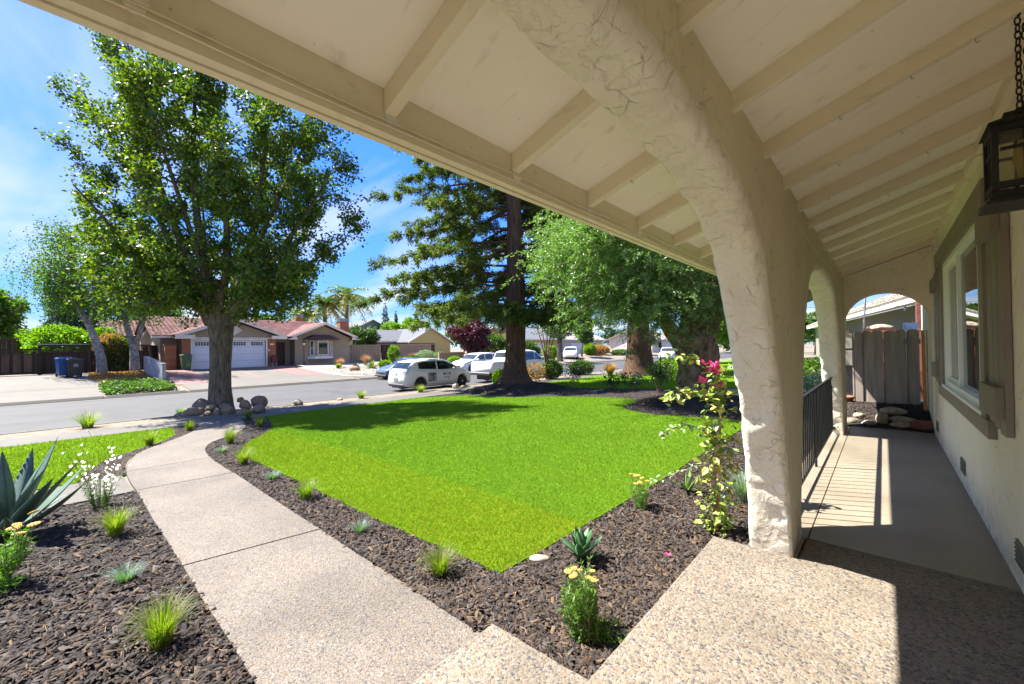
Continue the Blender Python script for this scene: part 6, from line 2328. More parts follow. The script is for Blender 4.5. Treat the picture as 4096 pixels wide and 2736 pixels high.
def gable_house(name, label, x0, x1, y0, y1, zb, eave, ridge, wall_m, roof_m, axis='y', over=.5, trim='white_paint', wins=(), door=None, z_r=None):
    """box house; ridge along axis; wins: (y, z, w, h) on the +X face"""
    t_ = thing(name, label, 'house')
    MB().b2((x0, y0, zb-.3), (x1, y1, eave)).build('wall', wall_m, t_)
    if axis == 'y':
        xm = (x0+x1)/2
        P = [(x1+over, y0-over, eave-.12), (x1+over, y1+over, eave-.12), (xm, y1+over, ridge), (xm, y0-over, ridge), (x0-over, y0-over, eave-.12), (x0-over, y1+over, eave-.12)]
        MB().add(P+[(a, b, c-.14) for a, b, c in P], [(0, 1, 2, 3), (3, 2, 5, 4), (7, 6, 9, 8), (8, 9, 10, 11), (0, 6, 7, 1), (4, 5, 11, 10), (0, 3, 9, 6), (3, 4, 10, 9), (1, 7, 8, 2), (2, 8, 11, 5)]).build('roof', roof_m, t_)
        for y in (y0, y1-.1):
            MB().prism([(x0, eave), (x1, eave), (xm, ridge-.16)], y, y+.1, 'y').build('gable', wall_m, t_)
        MB().b2((x1+over, y0-over, eave-.30), (x1+over+.04, y1+over, eave-.11)).build('fascia', trim, t_)
    else:
        ym = (y0+y1)/2
        P = [(x1+over, y0-over, eave-.12), (x0-over, y0-over, eave-.12), (x0-over, ym, ridge), (x1+over, ym, ridge), (x1+over, y1+over, eave-.12), (x0-over, y1+over, eave-.12)]
        MB().add(P+[(a, b, c-.14) for a, b, c in P], [(0, 3, 2, 1), (3, 4, 5, 2), (6, 7, 8, 9), (9, 8, 11, 10), (0, 1, 7, 6), (4, 10, 11, 5), (0, 6, 9, 3), (3, 9, 10, 4)]).build('roof', roof_m, t_)
        MB().prism([(y0, eave), (y1, eave), (ym, ridge-.16)], x1-.1, x1, 'x').build('gable', wall_m, t_)
        rake(t_, x1+over+.002, ym, ridge+.02, y0-over, eave-.10, trim, .24)
        rake(t_, x1+over+.002, ym, ridge+.02, y1+over, eave-.10, trim, .24)
    for (y, z, w, h) in wins:
        f = MB().b2((x1+.002, y-w/2-.07, z-.07), (x1+.05, y+w/2+.07, z+h+.07)).build('window', trim, t_)
        MB().b2((x1+.051, y-w/2, z), (x1+.056, y+w/2, z+h)).build('pane', 'car_glass', f)
    if door:
        y, w, h, m_ = door
        MB().b2((x1+.002, y-w/2, zb), (x1+.04, y+w/2, zb+h)).build('garage_door', m_, t_)
    return t_
gable_house('house', 'low house with a grey shingle roof behind the screen wall', -66, -58.5, 33.2, 40.8, .1, 2.85, 4.6, 'beige_wall', 'roof_grey', 'y')
gable_house('house', 'two storey teal house peeking over the grey roof', -88, -80, 42.6, 47.9, .1, 6.2, 7.6, 'teal_wall', 'roof_grey', 'x', .5, 'grey_wall', ((45.2, 4.9, 1.4, .8),))
gable_house('house', 'yellow gabled house left of the purple plum tree', -64, -55, 37.3, 45.6, .1, 2.6, 4.85, 'yellow_wall', 'roof_grey', 'x', .4, 'white_paint')
gable_house('house', 'yellow house with a pale garage door seen beside the redwood', -50, -40, 46.6, 57, -.05, 2.8, 4.6, 'yellow_wall', 'roof_grey', 'y', .6, 'white_paint', (), (51.0, 2.6, 2.1, 'garage_white'))
gable_house('house', 'pale house with a garage beyond the bright tree foliage', -52, -42, 60, 74, -.1, 2.8, 4.7, 'lilac_stucco', 'roof_tan', 'y', .6, 'white_paint', ((71, .9, 1.6, 1.1),), (64.5, 3.6, 2.1, 'garage_white'))
gable_house('house', 'distant pinkish house at the end of the street', -46, -36, 84, 98, -.1, 2.8, 4.9, 'cream_trim', 'roof_tan', 'y', .6, 'white_paint', ((88, .9, 1.8, 1.1),), (93, 3.8, 2.1, 'garage_white'))
gable_house('house', 'grey house glimpsed behind the plum tree', -58, -46, 62, 70, 0, 2.9, 4.8, 'teal_wall', 'roof_tan', 'y', .6)
gable_house('house', 'pale wall of a house behind the far left trees', -62, -54, -10, -2.6, .1, 2.9, 4.2, 'cream_trim', 'roof_tan', 'y', .5)

# neighbour at the right, seen through the far arch
nb = thing('house', 'grey stucco house with pale blue fascia and light shingle roof beyond the porch arch', 'house')
E0, E1 = np.array([1.78, 12.2]), np.array([-4.9, 43.5])
dv = unit(E1-E0)
pv = np.array([dv[1], -dv[0]])
if pv[0] < 0:
    pv = -pv
def NP(s, o_, z):
    q = E0+dv*s+pv*o_
    return (q[0], q[1], z)
Ln = np.linalg.norm(E1-E0)
MB().add([NP(0.3, .55, -.3), NP(Ln-.6, .55, -.3), NP(Ln-.6, .55, 2.72), NP(.3, .55, 2.72), NP(.3, .8, -.3), NP(Ln-.6, .8, -.3), NP(Ln-.6, .8, 2.72), NP(.3, .8, 2.72)], [(0, 1, 2, 3), (7, 6, 5, 4), (0, 3, 7, 4), (1, 5, 6, 2), (3, 2, 6, 7)]).build('wall', 'grey_wall', nb)
MB().add([NP(0, 0, 2.68), NP(Ln, 0, 2.68), NP(Ln, 0, 2.90), NP(0, 0, 2.90), NP(0, .04, 2.68), NP(Ln, .04, 2.68), NP(Ln, .04, 2.90), NP(0, .04, 2.90)], [(0, 3, 2, 1), (4, 5, 6, 7), (3, 7, 6, 2), (0, 1, 5, 4), (0, 4, 7, 3), (1, 2, 6, 5)]).build('fascia', 'bluewhite_trim', nb)
MB().add([NP(0, .041, 2.74), NP(Ln, .041, 2.74), NP(Ln, .55, 2.74), NP(0, .55, 2.74)], [(0, 1, 2, 3)]).build('soffit', 'rafter_paint', nb)
tile_roof('shingles', NP(0, -.03, 2.90), NP(Ln, -.03, 2.90), NP(Ln, 5, 5.0), NP(0, 5, 5.0), 'roof_tan', nb, .20, .55, None, 'roof_tan')
MB().add([NP(17.5, .54, 0), NP(20.5, .54, 0), NP(20.5, .54, 2.2), NP(17.5, .54, 2.2), NP(17.5, .50, 0), NP(20.5, .50, 0), NP(20.5, .50, 2.2), NP(17.5, .50, 2.2)], [(4, 5, 6, 7), (0, 4, 7, 3), (1, 2, 6, 5), (3, 7, 6, 2)]).build('garage_door', 'new_cedar', nb)
chn = MB()
brk = MB().box((0, 0, 0), (.19, .19, .058)).mesh('brick', 'brick_red')
chimn = thing('brick_chimney', 'narrow red brick chimney stack at the right edge of the far arch', 'chimney', (.92, 14.6, 0))
MB().b2((-.295, -.27, 0), (.31, .26, 3.4)).build('core', 'brick_red', chimn)
for r_ in range(22):
    for k in range(3):
        put('brick', brk, chimn, (-.20+k*.205, -.182, 1.8+r_*.07))
# gate of worn boards
ga_ = thing('board_gate', 'weathered grey board gate at the end of the porch', 'gate', (0, 11.5, 0))
xs_b = [-.475, -.335, -.185, -.005, .175, .345, .525]
for i, (a, b) in enumerate(zip(xs_b[:-1], xs_b[1:])):
    top = 1.735+random.uniform(-.015, .02)
    w = (b-a)+.006 if i % 2 else (b-a)-.004
    mb = MB()
    c_ = w/2
    mb.prism([(-c_, .19+.01*(i % 3)), (c_, .19+.01*(i % 3)), (c_, top-.05), (c_*.62, top), (-c_*.62, top), (-c_, top-.05)], -.011, .011, 'y')
    o = mb.build('board', 'gate_board', ga_)
    o.location = ((a+b)/2, .0225*(i % 2), 0)
    o.rotation_euler = (0, R(random.uniform(-.5, .5)), 0)
MB().b2((-.48, .04, .5), (.55, .08, .6)).b2((-.48, .04, 1.45), (.55, .08, 1.55)).build('rail', 'gate_board', ga_)
MB().b2((-.505, -.02, .15), (-.480, .05, 1.70)).build('post', 'gate_board', ga_)
po = thing('fence_post', 'new orange cedar fence frame at the right of the board gate', 'post', (.60, 10.6, 0))
MB().prism([(-.072, -.3), (-.025, -.3), (-.045, 1.70), (-.085, 1.70)], -.05, .05, 'y').build('post', 'new_cedar', po)
MB().b2((-.02, -.01, 1.0), (.14, .03, 1.70)).b2((-.02, -.01, .35), (.14, .03, .94)).build('board', 'new_cedar', po)
MB().b2((-.03, -.05, .94), (.12, -.012, 1.02)).b2((-.03, -.05, .26), (.12, -.012, .34)).build('rail', 'new_cedar', po)
# soil bed and stones beyond the porch slab
vs, fs = [], []
nx_, ny_ = 16, 18
for i in range(nx_):
    for j in range(ny_):
        x, y = -.80+1.7*i/(nx_-1), 9.56+3.0*j/(ny_-1)
        z = .02+.22*min(1, (y-9.56)/.9)+.02*mnoise.noise((x*4, y*4, 0))
        vs.append((x, y, z if 0 < i < nx_-1 else -.3))
for i in range(nx_-1):
    for j in range(ny_-1):
        fs.append((i*ny_+j, (i+1)*ny_+j, (i+1)*ny_+j+1, i*ny_+j+1))
MB().add(vs, fs).build('soil_bank', 'mulch_soil', kind='structure')
q = RNG.uniform((-.7, 9.7), (.75, 11.4), (1800, 2))
chips('mulch', q, (.03, .08), (.012, .03), (.005, .012), 'mulch_chip', lambda x, y: .02+.22*np.minimum(1, (y-9.56)/.9))
GS = 'stones edging the soil at the porch end'
for (x, y, z, sz, rz_, lab, sd, m_) in (
        (-.46, 9.76, .06, (.13, .09, .07), .3, 'pale rounded stone at the left of the porch end stones', 1, 'flagstone'),
        (-.36, 9.98, .14, (.10, .08, .06), .9, 'small stone tucked behind the leftmost porch end stone', 2, 'flagstone'),
        (-.22, 9.72, .05, (.11, .08, .06), .1, 'low flat stone second from the left at the porch end', 3, 'flagstone'),
        (-.04, 9.80, .14, (.09, .09, .13), .5, 'upright lumpy stone in the middle of the porch end row', 4, 'flagstone'),
        (.10, 10.05, .26, (.19, .12, .07), -.1, 'broad tan slab topmost of the porch end stones', 5, 'flagstone'),
        (.20, 9.76, .06, (.17, .10, .075), .05, 'thick brown slab below another in the porch end row', 6, 'flagstone'),
        (.22, 9.82, .155, (.18, .11, .05), .2, 'flat slab lying on the thick brown one at the porch end', 7, 'flagstone')):
    rock('edging_stone', lab, 'stone', (x, y, z), sz, sd+40, m_, GS, rz_, rough=.16)
rb_ = thing('brick_block', 'rough red brick block at the right end of the porch end stones', 'brick', (.46, 9.74, .085), R(-4))
MB().box((0, 0, 0), (.26, .13, .165), bev=.02).build('block', 'brick_red', rb_)
# clutter beyond the gate
pk = thing('brick_pier', 'brick pier with a stone top showing over the board gate', 'pier', (-.06, 13.2, 0))
MB().b2((-.28, -.2, 0), (.28, .2, 1.72)).build('pier', 'brick_red', pk)
for k in range(5):
    put('brick', brk, pk, (-.22+k*.11, -.105, 1.75)).rotation_euler = (0, 0, R(90))
rock('top_stone', None, None, (0, 0, 1.84), (.24, .18, .08), 71, 'flagstone', parent=pk)
MB().b2((.34, 12.9, 0), (.58, 13.1, 1.92)).build('meter_box', 'ink_blue')
tag(bpy.data.objects['meter_box'], 'dark blue box showing over the gate right of the brick pier', 'box')
tag(MB().tube([(-.36, 13.3, .3), (-.355, 13.3, 1.8), (-.30, 13.35, 2.9), (-.20, 13.4, 3.05)], .022, 8).build('conduit', 'metal_grey', smooth=True), 'grey metal conduit rising past the neighbour fascia', 'pipe')
ub = thing('utility_box', 'stack of beige utility boxes on the wall left of the gate', 'box', (-.62, 12.1, 0))
MB().b2((-.16, -.05, 1.36), (.10, .05, 1.60)).build('box', 'utility_box', ub)
MB().b2((-.16, -.05, .98), (.10, .05, 1.32)).build('box', 'utility_box', ub)
MB().b2((-.20, .06, 0), (.14, .10, 1.7)).build('backboard', 'grey_wall', ub)
pot = thing('flower_pot', 'terracotta pot beside the porch end at the gate', 'pot', (-.62, 11.2, .14))
MB().lathe([(.10, 0), (.14, .18), (.155, .19), (.155, .23), (.13, .23), (.12, .15)], (0, 0, 0), 16).build('pot', 'terracotta', pot, True)
shp = [(-1.6+3.6*i/20, 13.0+.1*i/20, 2.42-.10*math.sin(math.pi*i/20)) for i in range(21)]
sl = thing('string_light', 'thin string light with a hanging bulb behind the far arch', 'light')
MB().tube(shp, .004, 5).build('wire', 'black_plastic', sl)
for k in (4, 11, 17):
    p = shp[k]
    MB().lathe([(.012, 0), (.016, -.03), (.016, -.05)], p, 8).build('socket', 'black_plastic', sl)
    MB().lathe([(.012, -.05), (.024, -.08), (.024, -.10), (.006, -.125)], p, 10).build('bulb', 'lantern_glass', sl, True)
# plants seen through the railing opening
shrub('shrub', 'dark green shrub seen through the second arch', 'shrub', -1.6, 18.5, .9, .9, 1.3, 'mid_leaf', 2600, .10, .035, 61)
shrub('shrub', 'silver leaved shrub below the railing view', 'shrub', -1.5, 15.8, .8, .7, .8, 'lavender_leaf', 2600, .09, .02, 62)
tuft('lavender', 'tall silver lavender beside the gate pot', -1.0, 13.2, .7, .4, 260, .006, 'lavender_leaf', None, 'lavender')

# ---------------------------------------------------------------- cars
def interp(c, x):
    xs = [p[0] for p in c]
    return float(np.interp(x, xs, [p[1] for p in c]))

def car(name, label, loc, heading, L, Wd, top, belt, paint, wheels, wr, zb=.22, sides=((-1, 1),), wind=(.3, 1.0), rear=(-2, -1.6), tumble=.26, group=None, plan=None, extras=None, cat='car', glass_on_rear=True, wells=.07):
    root = thing(name, label, cat, loc, heading, group)
    hL = L/2
    xs = sorted(set([round(-hL+L*i/70, 3) for i in range(71)]))
    Ra = wr+wells
    def lower(x):
        z = zb+.10*max(0, (abs(x)-hL*.86)/(hL*.14))
        for xw in wheels:
            if abs(x-xw) < Ra:
                z = max(z, wr+math.sqrt(Ra*Ra-(x-xw)**2)*.98)
        return z
    plan = plan or [(-hL, .80), (-hL+.12, .90), (-hL+.55, .985), (-hL*.3, 1.0), (hL*.35, 1.0), (hL-.55, .965), (hL-.15, .84), (hL, .66)]
    def section(x):
        w = Wd/2*interp(plan, x)
        zl, zbt, zt = lower(x), interp(belt, x), interp(top, x)
        zl = min(zl, zbt-.10)
        g_ = max(0, zt-zbt)
        wb = w*.965
        wt = wb-g_*tumble
        P = [(w*.78, zl-.0), (w*.975, zl+.012), (w*1.0, zl+(zbt-zl)*.40), (w*.992, zl+(zbt-zl)*.72), (wb, zbt-.015), (wb-.02, zbt+.008),
             (wb-(wb-wt)*.5-.02, zbt+.008+g_*.48), (wt-.02, zbt+g_*.90), (wt-.075, zbt+g_*.985), (wt*.62, zt+.008), (0, zt+.014)]
        return P
    vs, fs = [], []
    K = 21
    for x in xs:
        S = section(x)
        ring = [(x, -y, z) for y, z in S]+[(x, y, z) for y, z in reversed(S[:-1])]
        vs += ring
    for i in range(len(xs)-1):
        for k in range(K-1):
            fs.append((i*K+k, (i+1)*K+k, (i+1)*K+k+1, i*K+k+1))
        fs.append((i*K+K-1, (i+1)*K+K-1, (i+1)*K, i*K))
    fs.append(tuple(range(K)))
    fs.append(tuple(range((len(xs)-1)*K+K-1, (len(xs)-1)*K-1, -1)))
    MB().add(vs, fs).build('body', paint, root, True)
    MB().b2((-hL*.93, -Wd*.34, .17), (hL*.93, Wd*.34, min(.62, wr*1.7))).build('underbody', 'black_plastic', root)
    # side glass
    def side_pt(x, s, sg, off=.006):
        S = section(x)
        a, m_, b = S[5], S[6], S[7]
        y, z = (a[0]+(m_[0]-a[0])*s*2, a[1]+(m_[1]-a[1])*s*2) if s < .5 else (m_[0]+(b[0]-m_[0])*(s-.5)*2, m_[1]+(b[1]-m_[1])*(s-.5)*2)
        return (x, sg*(y+off), z+off*.25)
    for (x0, x1) in sides:
        for sg in (-1, 1):
            vs, fs = [], []
            n = 14
            for i in range(n+1):
                x = x0+(x1-x0)*i/n
                g_ = max(.02, interp(top, x)-interp(belt, x))
                lo_, hi_ = min(.45, .05/g_), max(.5, 1-.075/g_)
                if hi_-lo_ < .08:
                    hi_ = lo_+.02
                for s in (lo_, (lo_+hi_)/2, hi_):
                    vs.append(side_pt(x, s, sg))
            for i in range(n):
                for k in range(2):
                    fs.append((i*3+k, (i+1)*3+k, (i+1)*3+k+1, i*3+k+1))
            MB().add(vs, fs).build('side_window', 'car_glass', root, True)
    def patch(nm, x0, x1, wfrac=.80):
        vs, fs = [], []
        n = 8
        for i in range(n+1):
            x = x0+(x1-x0)*i/n
            S = section(x)
            wt = S[8][0]
            sl_ = (interp(top, x+.05)-interp(top, x-.05))/.1
            nv = Vector((-sl_, 0, 1)).normalized()*.010
            for k in range(7):
                f = -1+2*k/6
                y = f*wt*.97
                fa = abs(y)
                if fa > S[9][0]:
                    z = S[9][1]+(S[8][1]-S[9][1])*(fa-S[9][0])/max(1e-6, S[8][0]-S[9][0])
                else:
                    z = S[10][1]+(S[9][1]-S[10][1])*fa/max(1e-6, S[9][0])
                vs.append((x+nv.x, y, z+nv.z))
        for i in range(n):
            for k in range(6):
                fs.append((i*7+k, i*7+k+1, (i+1)*7+k+1, (i+1)*7+k))
        MB().add(vs, fs).build(nm, 'car_glass', root, True)
    patch('windshield', *wind)
    if rear:
        patch('rear_window', *rear)
    # wheels
    ty = MB().lathe([(wr*.62, -.10), (wr*.93, -.105), (wr, -.075), (wr, .075), (wr*.93, .105), (wr*.62, .10)], (0, 0, 0), 28, axis='y').mesh('tyre', 'tyre_rubber', True)
    rm = MB().lathe([(wr*.60, .085), (wr*.64, .10), (wr*.645, .085)], (0, 0, 0), 24, axis='y')
    for k in range(10):
        a = 2*math.pi*k/10
        rm.box((wr*.36*math.cos(a), .088, wr*.36*math.sin(a)), (wr*.54, .02, .045), rot=Matrix.Rotation(-a, 3, 'Y'))
    rm.lathe([(.001, .08), (.05, .085), (.055, .10), (.001, .105)], (0, 0, 0), 10, axis='y')
    rmm = rm.mesh('rim', 'wheel_alloy')
    dk = MB().lathe([(.001, .05), (wr*.62, .055), (wr*.62, .06)], (0, 0, 0), 20, axis='y').mesh('brake', 'black_plastic')
    for xw in wheels:
        for sg in (-1, 1):
            w_ = bpy.data.objects.new('wheel', None)
            COL.objects.link(w_)
            w_.parent = root
            w_.location = (xw, sg*(Wd/2-.125), wr)
            w_.rotation_euler = (0, random.uniform(0, 1), 0 if sg > 0 else math.pi)
            put('tyre', ty, w_)
            put('rim', rmm, w_)
            put('brake', dk, w_)
    if extras:
        extras(root, section, hL, Wd)
    return root

def bits(root, items):
    for nm, c, d, m_, bev in items:
        MB().box(c, d, bev=bev).build(nm, m_, root)

def hatch_extras(root, section, hL, Wd):
    for sg in (-1, 1):
        # vertical tail lamps, head lamps, mirrors, handles
        MB().tube([(-hL+.12, sg*.76, .92), (-hL+.20, sg*.80, 1.15), (-hL+.50, sg*.70, 1.42)], [.05, .06, .03], 6).build('tail_light', 'lamp_clear', root, True)
        MB().tube([(hL-.25, sg*.62, .80), (hL-.60, sg*.76, .92), (hL-.95, sg*.80, 1.0)], [.05, .06, .02], 6).build('headlight', 'lamp_clear', root, True)
        MB().box((.72, sg*(Wd/2+.06), 1.10), (.13, .17, .11), bev=.03).build('mirror', 'pearl_white', root)
        for x in (-.15, -1.05):
            MB().box((x, sg*(Wd/2+.008), .92), (.17, .03, .03)).build('door_handle', 'pearl_white', root)
        for x in (.82, -.32, -1.22):
            S = section(x)
            MB().tube([(x, sg*(S[1][0]-.002), S[1][1]+.08), (x, sg*(S[3][0]+.001), S[3][1]), (x-.02, sg*(S[4][0]), S[4][1])], .005, 4).build('door_seam', 'ink_grey', root)
    bits(root, [('number_plate', (-hL-.012, 0, .62), (.02, .36, .17), 'ink_grey', 0), ('bumper', (-hL+.05, 0, .34), (.18, 1.35, .16), 'black_plastic', .05), ('badge', (-hL+.02, 0, .90), (.04, .12, .07), 'metal_grey', 0)])
    MB().tube([(-1.05, 0, 1.66), (-1.16, 0, 1.80)], [.012, .006], 5).build('aerial', 'black_plastic', root)
    # two magnetic signs on the right doors
    for x, w, h in ((-.72, .52, .44), (.27, .56, .40)):
        s = bpy.data.objects.new('magnetic_sign', None)
        COL.objects.link(s)
        s.parent = root
        yy = -Wd/2-.006
        if x < 0:
            MB().box((x, yy, .70), (w, .006, h)).build('sign_face', 'ink_dark', s)
            for k, (dx, ww, hh, m_) in enumerate(((-.17, .10, .34, 'lattice_pale'), (-.04, .10, .38, 'ink_grey'), (.07, .07, .30, 'ink_green'), (.16, .09, .36, 'lattice_pale'), (-.10, .05, .2, 'ink_green'), (.115, .04, .16, 'ink_dark'))):
                MB().box((x+dx, yy-.004-.001*k, .70-.01*k), (ww, .003, hh)).build('picture', m_, s)
            MB().box((x, yy-.012, .80), (.30, .002, .05)).build('picture', 'ink_dark', s)
        else:
            MB().box((x, yy, .72), (w, .006, h)).build('sign_face', 'white_paint', s)
            for dx, dz, ww, hh, m_ in ((-.19, .10, .14, .13, 'ink_blue'), (.02, .12, .20, .06, 'ink_red'), (.20, .10, .12, .14, 'ink_grey'), (.02, .03, .22, .04, 'lilac_stucco'), (0, -.06, .50, .022, 'ink_grey'), (0, -.10, .46, .022, 'ink_red'), (.02, -.14, .40, .018, 'ink_grey'), (.1, -.175, .12, .02, 'ink_grey')):
                MB().box((x+dx, yy-.005, .72+dz), (ww, .003, hh)).build('print', m_, s)
K = 1.05
car('hatchback', 'pearl white hatchback with two door signs parked at the near kerb', (-18.92, 14.38, -.745), R(90), 4.50*K, 1.80*K,
    [(-2.36, .72), (-2.33, 1.0), (-2.16, 1.12), (-1.86, 1.47), (-1.72, 1.54), (-1.2, 1.615), (-.3, 1.655), (.25, 1.61), (.75, 1.40), (1.28, 1.09), (1.75, .98), (2.1, .86), (2.30, .68), (2.36, .52)],
    [(-2.36, .68), (-2.25, 1.0), (-1.8, 1.10), (-1.2, 1.08), (0, 1.01), (.9, 1.02), (1.5, .96), (2.1, .82), (2.36, .50)],
    'pearl_white', (-1.42, 1.42), .335, .21, ((-1.55, -.40), (-.30, .98)), (.30, 1.22), (-2.13, -1.84), extras=hatch_extras, plan=[(-2.36, .78), (-2.2, .90), (-1.75, .99), (-.3, 1.0), (1.0, 1.0), (1.7, .96), (2.15, .84), (2.36, .60)])

def suv_extras(root, section, hL, Wd):
    for sg in (-1, 1):
        MB().tube([(hL-.10, sg*.60, .82), (hL-.30, sg*.78, .90), (hL-.62, sg*.86, .98)], [.06, .075, .03], 6).build('headlight', 'lamp_clear', root, True)
        MB().box((.95, sg*(Wd/2+.07), 1.22), (.14, .20, .13), bev=.03).build('mirror', 'pure_white', root)
        MB().box((hL-.06, sg*.62, .52), (.16, .34, .18), bev=.03).build('air_intake', 'black_plastic', root)
        for x in (-.15, -1.1):
            MB().box((x, sg*(Wd/2+.008), 1.0), (.18, .03, .03)).build('door_handle', 'pure_white', root)
    MB().box((hL-.015, 0, .66), (.08, .95, .14), bev=.02).build('grille', 'black_plastic', root)
    MB().box((hL-.05, 0, .34), (.20, 1.5, .14), bev=.03).build('bumper', 'black_plastic', root)
suv_top = [(-2.5, .75), (-2.46, 1.15), (-2.2, 1.45), (-1.7, 1.72), (-.8, 1.79), (.2, 1.76), (.55, 1.68), (1.25, 1.20), (1.75, 1.13), (2.2, 1.0), (2.42, .85), (2.5, .6)]
suv_belt = [(-2.5, .72), (-2.3, 1.15), (-1.2, 1.16), (.8, 1.12), (1.5, 1.08), (2.2, .94), (2.5, .58)]
car('suv', 'white sport utility vehicle facing us at the far kerb', (-27.55, 26.0, -.785), R(-90), 5.0, 2.06, suv_top, suv_belt, 'pure_white', (-1.55, 1.52), .40, .28, ((-1.95, -1.15), (-1.05, -.12), (-.02, .95)), (.62, 1.2), (-2.42, -2.0), extras=suv_extras)
car('suv', 'white sport utility vehicle parked in the driveway beyond the grey trunk', (-33.8, 50.5, -.40), R(-60), 5.0, 2.06, suv_top, suv_belt, 'pure_white', (-1.55, 1.52), .40, .28, ((-1.95, -1.15), (-1.05, -.12), (-.02, .95)), (.62, 1.2), (-2.42, -2.0))
def sedan_extras(root, section, hL, Wd):
    for sg in (-1, 1):
        MB().tube([(hL-.12, sg*.58, .68), (hL-.38, sg*.76, .76), (hL-.75, sg*.84, .86)], [.04, .06, .02], 6).build('headlight', 'lamp_clear', root, True)
        MB().box((.72, sg*(Wd/2+.06), 1.02), (.12, .17, .10), bev=.03).build('mirror', 'slate_blue', root)
    MB().box((hL-.01, 0, .52), (.08, .9, .10), bev=.02).build('grille', 'black_plastic', root)
    MB().box((hL-.06, 0, .30), (.20, 1.5, .12), bev=.03).build('bumper', 'black_plastic', root)
car('sedan', 'slate blue sedan at the far kerb behind the white hatchback', (-27.60, 18.75, -.785), R(-90), 5.05, 1.98,
    [(-2.52, .80), (-2.48, 1.02), (-2.1, 1.10), (-1.5, 1.30), (-.8, 1.50), (0, 1.53), (.5, 1.42), (1.2, 1.04), (1.7, .95), (2.2, .80), (2.45, .66), (2.52, .48)],
    [(-2.52, .78), (-2.2, 1.0), (-1.2, 1.02), (.8, .97), (1.5, .90), (2.2, .76), (2.52, .46)],
    'slate_blue', (-1.5, 1.55), .35, .19, ((-1.6, -.55), (-.45, .85)), (.45, 1.15), (-1.75, -.95), extras=sedan_extras)

def pickup_extras(root, section, hL, Wd):
    for sg in (-1, 1):
        MB().box((hL-.10, sg*.78, 1.02), (.22, .30, .26), bev=.04).build('headlight', 'lamp_clear', root)
        MB().box((1.40, sg*(Wd/2+.12), 1.42), (.16, .26, .24), bev=.04).build('mirror', 'black_plastic', root)
        for x in (.15, -.95):
            MB().box((x, sg*(Wd/2+.008), 1.12), (.20, .03, .04)).build('door_handle', 'pure_white', root)
        MB().tube([(-1.45, sg*(Wd/2+.002), .55), (-1.45, sg*(Wd/2+.002), 1.2)], .008, 4).build('bed_gap', 'ink_grey', root)
    MB().box((hL-.02, 0, .98), (.10, 1.2, .34), bev=.03).build('grille', 'black_plastic', root)
    MB().box((hL-.02, 0, .55), (.20, 1.8, .20), bev=.05).build('bumper', 'metal_grey', root)
    MB().box((-hL-.10, 0, .58), (.26, 1.85, .18), bev=.05).build('bumper', 'black_plastic', root)
    MB().box((-2.45, 0, 1.33), (1.9, 1.6, .015)).build('bed_floor', 'black_plastic', root)
PT = [(-3.5, 1.25), (-3.45, 1.32), (-1.62, 1.34), (-1.48, 1.45), (-1.30, 1.92), (-1.0, 2.0), (.4, 2.02), (.9, 1.93), (1.55, 1.40), (1.75, 1.33), (2.9, 1.27), (3.35, 1.15), (3.5, .9)]
PB = [(-3.5, 1.22), (-1.6, 1.30), (1.4, 1.30), (1.9, 1.26), (2.9, 1.20), (3.5, .85)]
car('pickup_truck', 'white crew cab pickup truck parked behind the redwood trunk', (-18.95, 21.75, -.745), R(90), 7.0, 2.12, PT, PB, 'pure_white', (-2.1, 2.3), .43, .42, ((-1.22, -.42), (-.30, .62), (.68, 1.35)), (.92, 1.5), (-1.46, -1.32), .20, extras=pickup_extras, plan=[(-3.5, .95), (-3.3, 1.0), (2.6, 1.0), (3.2, .95), (3.5, .80)], cat='truck')
car('pickup_truck', 'white pickup truck far down the street left of the gnarled tree', (-22.6, 58.3, -.79), R(-75), 6.2, 2.05, [(a*.885, b*.95) for a, b in PT], [(a*.885, b*.95) for a, b in PB], 'pure_white', (-1.85, 2.0), .42, .42, ((-1.05, -.36), (-.26, .55), (.6, 1.2)), (.82, 1.32), (-1.29, -1.17), .20, extras=None, plan=[(-3.1, .95), (-2.9, 1.0), (2.3, 1.0), (2.8, .95), (3.1, .80)], cat='truck')

